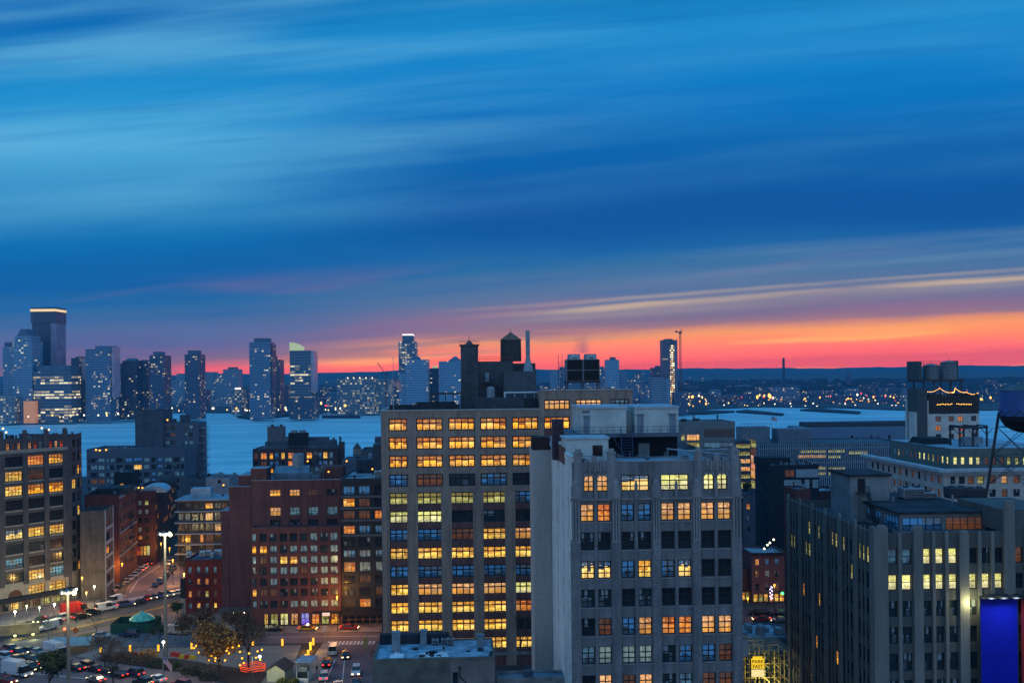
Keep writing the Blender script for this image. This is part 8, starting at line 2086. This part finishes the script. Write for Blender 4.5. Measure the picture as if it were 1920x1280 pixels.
def far(name, label, Y, parts, D=34, cat='tower', rz=0.0, group=None):
    """parts: (part name, px0, px1, py top, py bottom or None for the ground, material, depth offset)"""
    xa = min(X_(p[1], p[3], Y) for p in parts); xb = max(X_(p[2], p[3], Y) for p in parts); xo = (xa + xb) / 2
    root = thing(name, label, cat, (xo, Y, .4), rz, group)
    for p in parts:
        nm, a_, c_, t_, q_, mt = p[:6]; dv = p[6] if len(p) > 6 else 0; shape = p[7] if len(p) > 7 else 'box'
        x0, x1, z1 = fbox(a_, c_, t_, Y, D); z0 = 0 if q_ is None else Z_((a_ + c_) / 2, q_, Y) - .4
        z1 -= .4; bm = B(); d0, d1 = dv, max(dv + 4, D - dv)
        if shape == 'box': box(bm, x0 - xo, x1 - xo, d0, d1, z0, z1)
        elif shape == 'cone': prism(bm, [(x0 - xo, d0), (x1 - xo, d0), (x1 - xo, d1), (x0 - xo, d1)], z0, z1, top=.12)
        elif shape == 'gable': prism(bm, [(x0 - xo, d0), (x1 - xo, d0), (x1 - xo, d1), (x0 - xo, d1)], z0, z1, top=.55)
        elif shape == 'dome':
            prism(bm, ngon((x0 + x1) / 2 - xo, (d0 + d1) / 2, (x1 - x0) / 2, 16), z0, z0 + (z1 - z0) * .6, top=.75); prism(bm, ngon((x0 + x1) / 2 - xo, (d0 + d1) / 2, (x1 - x0) / 2 * .75, 16), z0 + (z1 - z0) * .6, z1, top=.2)
        elif shape == 'sail':
            v = [bm.verts.new(q) for q in ((x0 - xo, d0, z0), (x1 - xo, d0, z0), (x1 - xo, d0, z0 + .5)) ]
            n_ = 8; top = [bm.verts.new((x0 - xo + (x1 - x0) * i / n_, d0, z0 + 1 + (z1 - z0) * math.cos(i / n_ * math.pi / 2 * .93) ** .8)) for i in range(n_ + 1)]
            bk = [bm.verts.new((q.co.x, d0 + 12, q.co.z)) for q in top]
            bm.faces.new([v[0], v[1]] + top[::-1]); 
            for i in range(n_): bm.faces.new((top[i], top[i + 1], bk[i + 1], bk[i]))
            bm.verts.remove(v[2])
        obj(nm, bm, mt, root)
    return root
M_CAP = surf('far_plant_grey', (.10, .14, .19), .7, .2, .05)
M_PINKLIT = surf('sunset_side_tint', (.50, .36, .42), .3, .2, .05)  # pink sunset glow on the right faces, put into the colour
G_TOP = glow('crown_lit', L3(255, 206, 140), .9); G_TOP2 = glow('crown_pale', L3(190, 190, 130), .62); G_LINE = glow('crown_line', (1, .9, .7), 1.6); G_OR = glow('lit_hall', L3(220, 140, 90), .4)
far('slim_tower', 'slim pale blue tower at the far left end of the skyline', 1520, [('body', 5, 26, 650, None, T_PALE), ('crown', 6, 22, 641, 650, M_CAP, 4)])
far('gabled_tower', 'tower with stepped gabled crown beside the slim tower at the far left', 1500, [('body', 24, 60, 640, None, T_PALE), ('shoulder', 26, 57, 630, 640, T_PALE, 2), ('crown', 28, 50, 616, 630, M_CAP, 4, 'gable')])
t_ = far('stacked_tower', 'tallest tower of shifted stacked blocks with a lit amber crown', 1560, [('lower_block', 63, 103, 685, 700, T_SLAT, 0), ('middle_block', 62, 104, 642, 684.8, T_SLAT, 2), ('upper_block', 60, 103, 606, 641.8, T_SLAT, 0), ('top_block', 58.5, 105, 584, 605.8, T_SLAT, -2), ('lit_crown', 58, 105, 579.5, 583.8, G_TOP, -2.5), ('roof_plant', 58.5, 104.5, 576, 579.3, M_CAP, -2), ('podium', 64, 102, 700, None, T_SLAT, 3)])
far('slatted_face', 'slatted right face of the stacked tower with pink sunset glow in its colour', 1552, [('slats', 94.5, 105, 606, 690, surf('pink_lit_slats', (.30, .24, .32), .5, .25, .05), 0)], cat='tower face')  # right face of the stacked tower, sunset pink put into its colour
far('banded_office', 'broad office slab with glowing horizontal bands below the stacked tower', 1500, [('body', 63, 133, 697, None, T_OFF), ('crown', 66, 131, 685, 697, M_CAP, 3)], cat='office block')
far('waterfront_hall', 'low lit orange hall between the gabled tower and the banded office', 1490, [('hall', 44, 65, 752, None, G_OR)], D=10, cat='hall')
far('low_office', 'low office block on the far left waterfront', 1480, [('body', -20, 27, 743, None, T_OFF2)], cat='office block')
far('sunset_side_tower', 'dark tower with a pink right face and red roof lights', 1560, [('body', 133, 150.5, 671, None, T_DARK), ('side', 151, 160, 673, 712, M_PINKLIT, 3), ('roof_plant', 139, 151, 668, 670.8, M_CAP, 5), ('podium', 151, 160, 712, None, T_DARK, 3)])
far('broad_tower', 'broad stepped blue tower with a pink lit right edge', 1520, [('body', 160, 206, 654, None, T_BLUE), ('upper', 177, 206.5, 648, 653.8, T_BLUE, 3), ('side', 207, 211, 650, 745, M_PINKLIT, 4)])
far('crowned_tower', 'dark maroon tower with a stepped top lit by small red lights', 1580, [('body', 214, 256, 681, None, T_BRN), ('upper', 228, 256, 676, 680.8, T_BRN, 2), ('crown', 231, 250, 671, 675.8, M_CAP, 5, 'gable')])
far('narrow_dark_tower', 'narrow dark tower right beside the stepped maroon tower', 1600, [('body', 258.5, 278, 677, None, T_BRN), ('roof_plant', 262, 272, 674.5, 676.8, M_CAP, 5)])
far('capped_tower', 'dark tower with a square cap and a line of lit windows', 1560, [('body', 280, 307, 666, None, T_DARK), ('cap', 285, 297.5, 659, 665.8, M_CAP, 5)])
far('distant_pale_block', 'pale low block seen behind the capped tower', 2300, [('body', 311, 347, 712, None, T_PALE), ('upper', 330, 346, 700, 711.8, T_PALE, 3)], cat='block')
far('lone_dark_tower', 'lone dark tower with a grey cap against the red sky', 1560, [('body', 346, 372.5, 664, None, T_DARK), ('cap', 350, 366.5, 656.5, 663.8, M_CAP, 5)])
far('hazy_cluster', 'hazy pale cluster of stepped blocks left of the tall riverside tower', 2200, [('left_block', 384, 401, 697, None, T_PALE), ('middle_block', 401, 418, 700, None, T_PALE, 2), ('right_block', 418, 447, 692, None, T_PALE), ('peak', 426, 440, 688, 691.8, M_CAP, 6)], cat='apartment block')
far('white_low_block', 'small pale gridded block with one bright lamp on its roof', 1750, [('body', 433, 452, 730, None, T_OFF2), ('roof_lamp', 438, 444, 727, 729.8, G_LINE, 8)], cat='block')
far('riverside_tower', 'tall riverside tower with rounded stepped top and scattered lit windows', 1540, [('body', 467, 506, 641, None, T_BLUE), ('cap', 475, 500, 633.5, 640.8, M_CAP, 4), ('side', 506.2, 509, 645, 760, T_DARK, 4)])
far('maroon_slab', 'thin dark maroon slab right behind the tall riverside tower', 1700, [('body', 509.5, 524, 674, None, T_BRN), ('fin', 509.5, 512.5, 667, 673.8, T_BRN, 3)])
far('sail_office', 'office tower with glowing bands and curved pale sail crown', 1540, [('body', 543, 581, 657, None, T_OFF), ('sail_crown', 542.5, 570, 642.5, 657, G_TOP2, 1, 'sail'), ('side', 581.2, 588, 658, 735, M_PINKLIT, 3), ('podium', 543, 590, 745, None, T_DARK, -3)], cat='office tower')
far('wide_office', 'wide low office slab with many small lit windows by the marina', 1720, [('body', 632, 702, 710, None, T_OFF2), ('roof_plant', 650, 700, 704.5, 709.8, M_CAP, 5), ('right_wing', 702.2, 731, 711, None, T_OFF2, 6)], D=60, cat='office block')
for k, px in enumerate((652, 663, 674.5, 686, 698)):
    bm = B(); ball(bm, (X_(px, 708, 1715), 1715, Z_(px, 708, 1715)), 1.1); tube(bm, (X_(px, 708, 1715), 1716.5, Z_(px, 708, 1715)), (X_(px, 708, 1715), 1725, Z_(px, 712, 1715)), .4, n=4)
    tag(obj('roof_lamp', bm, glow('far_lamp_white', (1, .88, .58), 2.2)), 'one of five white lamps along the wide office roof', 'lamp', 'lamps along the wide office roof')
far('lit_top_tower', 'tall slim tower with a lit line on its cap and bright upper floors', 1580, [('body', 747, 779.5, 690, None, T_BLUE), ('upper', 747, 779.5, 640, 689.8, T_TOP), ('cap', 754, 773, 628.5, 639.8, M_CAP, 4), ('lit_line', 754, 773, 626, 628.3, G_LINE, 4)])
far('domed_tower', 'pale blue tower with a low dome in front of the lit topped tower', 1540, [('body', 759, 802, 674, None, T_PALE), ('left_wing', 747.5, 758.8, 700, None, T_PALE, 3), ('dome', 766, 788, 666, 674, M_CAP, 3, 'dome')])
far('small_domed_tower', 'short dark tower with a small lit dome', 1600, [('body', 803.5, 822, 690, None, T_DARK), ('dome', 808, 820, 684.5, 690, G_TOP2, 6, 'dome')])
far('pyramid_tower', 'broad pale tower with a pyramid top beside the loft roof stair tower', 1560, [('body', 822.5, 866, 677, None, T_PALE), ('pyramid', 839, 866, 667.5, 677, M_CAP, 3, 'cone')])
far('cream_slab', 'pale slab block with lit floors behind the roof flagpole', 1800, [('body', 735, 752, 728, None, T_TOP)], cat='block')
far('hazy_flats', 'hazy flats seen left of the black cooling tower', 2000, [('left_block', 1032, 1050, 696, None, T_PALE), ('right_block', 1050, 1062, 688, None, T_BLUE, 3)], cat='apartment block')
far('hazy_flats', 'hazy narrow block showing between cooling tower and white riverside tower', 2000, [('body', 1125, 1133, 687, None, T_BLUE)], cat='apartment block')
far('white_riverside_tower', 'white riverside tower with a stepped cap right of the cooling tower', 1640, [('body', 1137, 1161, 674, None, T_PALE), ('cap', 1146, 1155, 669, 673.8, M_CAP, 5), ('wing', 1161.2, 1176, 696, None, T_BLUE, 4)])
far('dusk_tower', 'pinkish block left of the unfinished tower', 1760, [('body', 1224, 1243, 689, None, T_BRN), ('cap', 1232, 1241, 685.5, 688.8, M_CAP, 5)], cat='block')
M_UNF = surf('unfinished_concrete', (.12, .10, .14), .85, .3, .05)
far('unfinished_tower', 'unfinished tower with open floors and a bright column of amber hoist lights', 1640, [('left_face', 1243, 1256, 637, None, tower_mat('open_floors', (.13, .11, .15), 1, dens=.03, fw=70, fh=3.6, strip=True)), ('lit_shaft', 1256.2, 1264, 647, None, T_ALIT, -.5), ('right_face', 1264.2, 1270, 637, None, MATS['open_floors']), ('top_floor', 1256.2, 1264, 637, 646.8, M_UNF, .5), ('roof_core', 1249, 1262, 634.8, 636.8, M_UNF, 6)])
far('podium_flats', 'wide banded flats at the foot of the unfinished tower', 1560, [('left_block', 1222, 1243, 708, None, tower_mat('banded_flats', (.16, .22, .28), 1, dens=.08, fw=40, fh=3.6, strip=True)), ('right_block', 1243.2, 1256, 710, None, MATS['banded_flats'], 2), ('end_block', 1264.5, 1290, 735, None, T_DARK, 4)], cat='apartment block')
for k, (a_, c_, t_, Y, lb) in enumerate(((1176, 1192, 712, 2100, 'low'), (1192, 1208, 699, 2300, 'taller'), (1204, 1222, 722, 1900, 'wide'))):
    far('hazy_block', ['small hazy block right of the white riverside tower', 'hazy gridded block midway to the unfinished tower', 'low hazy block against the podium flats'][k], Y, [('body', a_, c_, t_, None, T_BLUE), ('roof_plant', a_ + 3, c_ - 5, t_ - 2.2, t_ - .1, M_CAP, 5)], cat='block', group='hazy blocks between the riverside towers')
st = thing('smokestack', 'tall tapering power station chimney rising above the hills', 'chimney', (X_(1469.5, 715, 2600), 2600, .4))
bm = B(); r0 = 3.4 / F * 2600; prism(bm, ngon(0, 0, r0, 14), 0, Z_(1469.5, 671, 2600), top=.62); obj('stack', bm, surf('stack_dark', (.05, .06, .08), .8, .2, .05), st)
bm = B(); box(bm, -22, 40, 2, 40, 0, Z_(1470, 722, 2600)); obj('boiler_house', bm, surf('boiler_house', (.09, .12, .16), .8, .2, .02), st)
ch = thing('church', 'distant church with a pointed steeple on the far low hill', 'church', (X_(1592, 712, 2900), 2900, .4))
bm = B(); w_ = 5; box(bm, -w_, w_, 0, 2 * w_, 0, Z_(1592, 704, 2900)); prism(bm, [(-w_, 0), (w_, 0), (w_, 2 * w_), (-w_, 2 * w_)], Z_(1592, 704, 2900), Z_(1592, 693, 2900), top=0); obj('steeple', bm, M_UNF, ch)
bm = B(); box(bm, -9, 9, 10.2, 50, 0, 18); obj('nave', bm, M_UNF, ch)
# low blocks along the far bank: each its own thing
lowb = [(1300, 1330, 738, 2050), (1335, 1352, 731, 2250), (1360, 1395, 742, 2000), (1400, 1420, 733, 2350), (1424, 1449, 726, 2150), (1452, 1500, 727, 2050), (1503, 1522, 738, 2250), (1526, 1560, 733, 2100), (1566, 1590, 741, 1980), (1594, 1618, 728, 2400),
        (1622, 1645, 722, 2300), (1648, 1670, 728, 2200), (1672.5, 1690, 727.5, 2050), (1690.5, 1712, 728, 2040), (1840, 1858, 733, 2300), (1862, 1880, 728, 2150), (1884, 1905, 735, 2050), (1908, 1930, 727, 2250), (1290, 1312, 724, 2600), (1545, 1572, 722, 2700), (1500, 1530, 724, 2750), (1384, 1410, 722, 2700), (1853, 1872, 713, 2800), (1876, 1900, 720, 2600), (590, 612, 728, 2100), (612, 632, 735, 1900), (525, 541, 722, 2200), (452, 466, 726, 2100), (373, 384, 730, 2000), (1062, 1124, 716, 2300), (1133, 1137, 708, 2100)]
for k, (a_, c_, t_, Y) in enumerate(lowb):
    root = far('waterfront_block', 'low dark block among the twinkling far bank district', Y, [('body', a_, c_, t_, None, [T_DARK, T_BLUE, T_BRN, T_DARK][k % 4])], cat='block', group='low blocks on the far bank', D=40)
# tree covered low ground and a far suburb that reads as one mass
bm = B()
for i in range(1500):
    px = rnd.choice([rnd.uniform(1275, 1930), rnd.uniform(1275, 1930), rnd.uniform(300, 1275)]); Y = rnd.uniform(2450, 3500)
    x_ = X_(px, 705, Y); r_ = rnd.uniform(9, 26); h_ = rnd.uniform(6, 17) * (1.0 if px > 1275 else .8)
    prism(bm, ngon(x_, Y, r_, 6, rnd.random()), tz(Y) - 1, tz(Y) + h_, top=rnd.uniform(.45, .8))
tag(obj('far_woods', bm, surf('far_wood', (.03, .035, .034), .9, .4, .05)), kind='stuff')
bm = B()
for i in range(420):
    px = rnd.choice([rnd.uniform(1280, 1930), rnd.uniform(0, 1275)]); Y = rnd.uniform(1900, 3300)
    x_ = X_(px, 705, Y); w_ = rnd.uniform(8, 26); h_ = rnd.uniform(6, 16)
    box(bm, x_, x_ + w_, Y, Y + 20, tz(Y) - .5, tz(Y) + h_)
tag(obj('far_suburb', bm, T_DARK), kind='stuff')
# ------------------------------------------------------------------ cranes
def crane(label, px, pyt, pyb, Y, luff, r=1.2, mat=None):
    t_ = thing('tower_crane', label, 'crane', (X_(px, (pyt + pyb) / 2, Y), Y, .4))
    zt_ = Z_(px, pyt, Y)
    mt = mat or surf('crane_rust', (.30, .09, .05), .6, .2)
    bm = B(); n_ = 26
    for sx in (-r, r):
        for sy in (-r, r): tube(bm, (sx, sy, 0), (sx, sy, zt_), .28, n=4)
    for k in range(n_):
        z0_, z1_ = zt_ * k / n_, zt_ * (k + 1) / n_
        tube(bm, (-r, -r, z0_), (r, -r, z1_), .2, n=4); tube(bm, (r, -r, z0_), (-r, -r, z1_), .2, n=4)
    obj('mast', bm, mt, t_)
    bm = B(); box(bm, -2.2, 2.2, -2, 2, zt_, zt_ + 3.5); obj('cab', bm, M_STEEL, t_)
    bm = B()
    dx, dz = luff
    for s_ in (-.5, .5): tube(bm, (s_, 0, zt_ + 2), (dx + s_, 0, zt_ + dz), .3, n=4)
    tube(bm, (-dx * .1, 0, zt_ + 8), (dx, 0, zt_ + dz), .12, n=4)
    obj('jib', bm, mt, t_)
    bm = B(); tube(bm, (0, 0, zt_ + 2), (-6 if dx > 0 else 6, 0, zt_ + 4), .7, n=4); tube(bm, (0, 0, zt_ + 3), (-dx * .1, 0, zt_ + 9), .25, n=4); box(bm, -8, -5, -1, 1, zt_ + 2, zt_ + 5); obj('counterweight', bm, M_STEEL, t_)
    return t_
crane('tall rust coloured tower crane beside the unfinished tower', 1276, 626, 760, 1660, (3.5, 6.5))
crane('small crane with a long inclined jib above the wide office', 724, 704, 760, 1700, (-15, 22), 1.0)
# ------------------------------------------------------------------ far bank lamps, piers, boats
def lamp_mesh(name, r, h, mt):
    bm = B(); tube(bm, (0, 0, 0), (0, 0, h), .12, n=4, mi=1); ball(bm, (0, 0, h), r, mi=0); return mesh_of(bm, name, [mt, M_STEEL])
LM = [lamp_mesh('street_lamp', 1.15, 8, glow('far_lamp_white', (1, .88, .58), 2.2)), lamp_mesh('street_lamp', 1.2, 8, glow('far_lamp_amber', (1, .42, .06), 3)), lamp_mesh('street_lamp', 1.0, 7, glow('far_lamp_warm', (1, .64, .2), 2.2)), lamp_mesh('street_lamp', .95, 10, glow('far_lamp_red', (1, .05, .06), 2)), lamp_mesh('street_lamp', 1.0, 7, glow('far_lamp_green', (.3, 1, .45), 1.4))]
def flamp(px, py, Y, k, sc, lb, gp):
    x_ = X_(px, py, Y); z_ = Z_(px, py, Y)
    h_ = [8, 8, 7, 10, 7][k]
    o = put('street_lamp', LM[k], None, (x_, Y, tz(Y) - .1)); o.scale = (sc, sc, min(max(.6, (z_ - tz(Y)) / h_), sc * 1.6))
    tag(o, lb, 'lamp', gp)
n_l = 0
for i in range(95):                           # promenade
    px = rnd.uniform(0, 1090) if i < 70 else rnd.uniform(1270, 1720)
    if 640 < px < 715: continue
    py = 777 + rnd.uniform(-6, 3) if px < 250 else 768 + rnd.uniform(-5, 2) if px < 740 else 764 + rnd.uniform(-4, 1.5)
    if px > 1270: py = 760 + rnd.uniform(-5, 2)
    Y = 1480 if px < 250 else 1660 if px < 720 else 1750
    flamp(px, py, Y, rnd.choice([0, 0, 0, 2, 2, 1]), rnd.uniform(.7, 1.3), 'street lamp on the promenade of the far bank', 'lamps along the far bank promenade')
for i in range(75):                           # bright yards on the right
    px = rnd.choice([rnd.gauss(1370, 55), rnd.gauss(1440, 20), rnd.gauss(1610, 40), rnd.gauss(1590, 60), rnd.uniform(1280, 1715)])
    if not 1276 < px < 1716: continue
    py = rnd.gauss(747, 6); Y = 1950 + rnd.uniform(-60, 120)
    flamp(px, py, Y, rnd.choice([1, 1, 1, 2, 0, 3]), rnd.uniform(.8, 1.8), 'amber lamp in the bright yards on the far bank', 'lamps in the bright yards')
for i in range(62):                           # hillside and streets
    px = rnd.choice([rnd.uniform(1285, 1925), rnd.uniform(1285, 1925), rnd.uniform(300, 1230)]); py = rnd.uniform(708, 735)
    Y = 96.5 / (max(4, U(px, py)[1]) / F + .019)
    flamp(px, py, Y, rnd.choice([0, 2, 1, 1, 3]), rnd.uniform(.6, 1.3), 'street lamp in the streets behind the far bank', 'lamps in the streets behind the far bank')
for px, py, k, sc, lb in ((1442, 728, 1, 2.0, 'largest amber floodlight by the power station'), (647, 760, 1, 2.2, 'big orange floodlight by the marina'), (1840, 748, 1, 2.0, 'bright orange lamp right of the white tower'), (1420, 742, 1, 1.8, 'orange floodlight at the centre of the bright yards'), (611, 760, 3, 2.2, 'red lamp left of the marina floodlight'), (602, 746, 2, 1.8, 'warm lamp above the marina left of the wide office'), (1857, 721, 1, 1.4, 'orange lamp on the hillside left of the blue water tower')):
    flamp(px, py, 1700, k, sc, lb, None)
def slab(name, label, cat, pts, z0, z1, mat, group=None):
    cx = sum(p[0] for p in pts) / len(pts); c2 = sum(p[1] for p in pts) / len(pts)
    bm = B(); prism(bm, [(p[0] - cx, p[1] - c2) for p in pts], z0, z1)
    return tag(obj(name, bm, mat, None, (cx, c2, 0)), label, cat, group)
M_PIERD = surf('pier_timber', (.03, .035, .04), .9, .3, .1)
pp = lambda *a: [tuple(G(px, py, 0)[:2]) for px, py in a]
slab('pier', 'low dark spit below the tall riverside tower', 'pier', pp((444, 781), (478, 785), (560, 777), (520, 772), (465, 775)), -3, 1.2, M_PIERD)
slab('breakwater', 'thin dark breakwater in front of the marina', 'breakwater', pp((604, 781.5), (676, 781.5), (676, 779), (604, 779)), -3, 1.0, M_PIERD)
slab('pier', 'dark pier just right of the grey tower roof', 'pier', pp((1268, 776), (1330, 774.5), (1378, 771), (1268, 768)), -3, 1.2, M_PIERD)
slab('pier', 'long thin pier in the river above the finned depot', 'pier', pp((1380, 771), (1466, 777), (1470, 775.5), (1400, 768.5)), -3, 1.0, M_PIERD)
slab('pier', 'dark low wharf above the pier shed', 'pier', pp((1500, 768), (1610, 774), (1614, 772), (1530, 765)), -3, 1.0, M_PIERD)
def boat_proto():
    r = thing('moored_boat', 'white motor boat moored in the marina', 'boat', (0, 0, 0), 0, 'boats moored in the marina')
    bm = B(); pts = [(-6, -1.8), (3, -1.8), (6.5, 0), (3, 1.8), (-6, 1.8)]
    prism(bm, [(p[0] * .85, p[1] * .8) for p in pts], -2.3, -1.6); prism(bm, pts, -1.6, -.6); obj('hull', bm, M_WHITE, r)
    bm = B(); box(bm, -3.5, 1.5, -1.2, 1.2, -.6, 1.0); obj('cabin', bm, M_STEELG, r)
    bm = B(); tube(bm, (0, 0, 1), (0, 0, 8), .12, n=5); obj('mast', bm, M_STEELG, r)
    return r
b0_ = boat_proto()
for i in range(16):
    px = 555 + i * 7.6 + rnd.uniform(-2, 2); py = 779 - (i % 3) * 1.6
    o = b0_ if i == 0 else copy_tree(b0_)
    p = G(px, py, -2.2); o.location = (p.x, p.y, 0); o.rotation_euler = (0, 0, rnd.uniform(-.5, .5) + (0 if i % 2 else 3.1))
# ------------------------------------------------------------------ evening haze over the river
hm = bpy.data.materials.new('haze'); hm.use_nodes = True
N = NT(hm.node_tree); N.n.clear()
v = N.new('ShaderNodeVolumePrincipled')
v.inputs['Color'].default_value = (.12, .60, 1.0, 1)
v.inputs['Density'].default_value = .00007
v.inputs['Anisotropy'].default_value = .1
N.l.new(v.outputs[0], N.new('ShaderNodeOutputMaterial').inputs['Volume'])
bm = B(); box(bm, -8200, 8200, -330, 7480, -4.6, 262)
tag(obj('haze', bm, hm), kind='stuff')
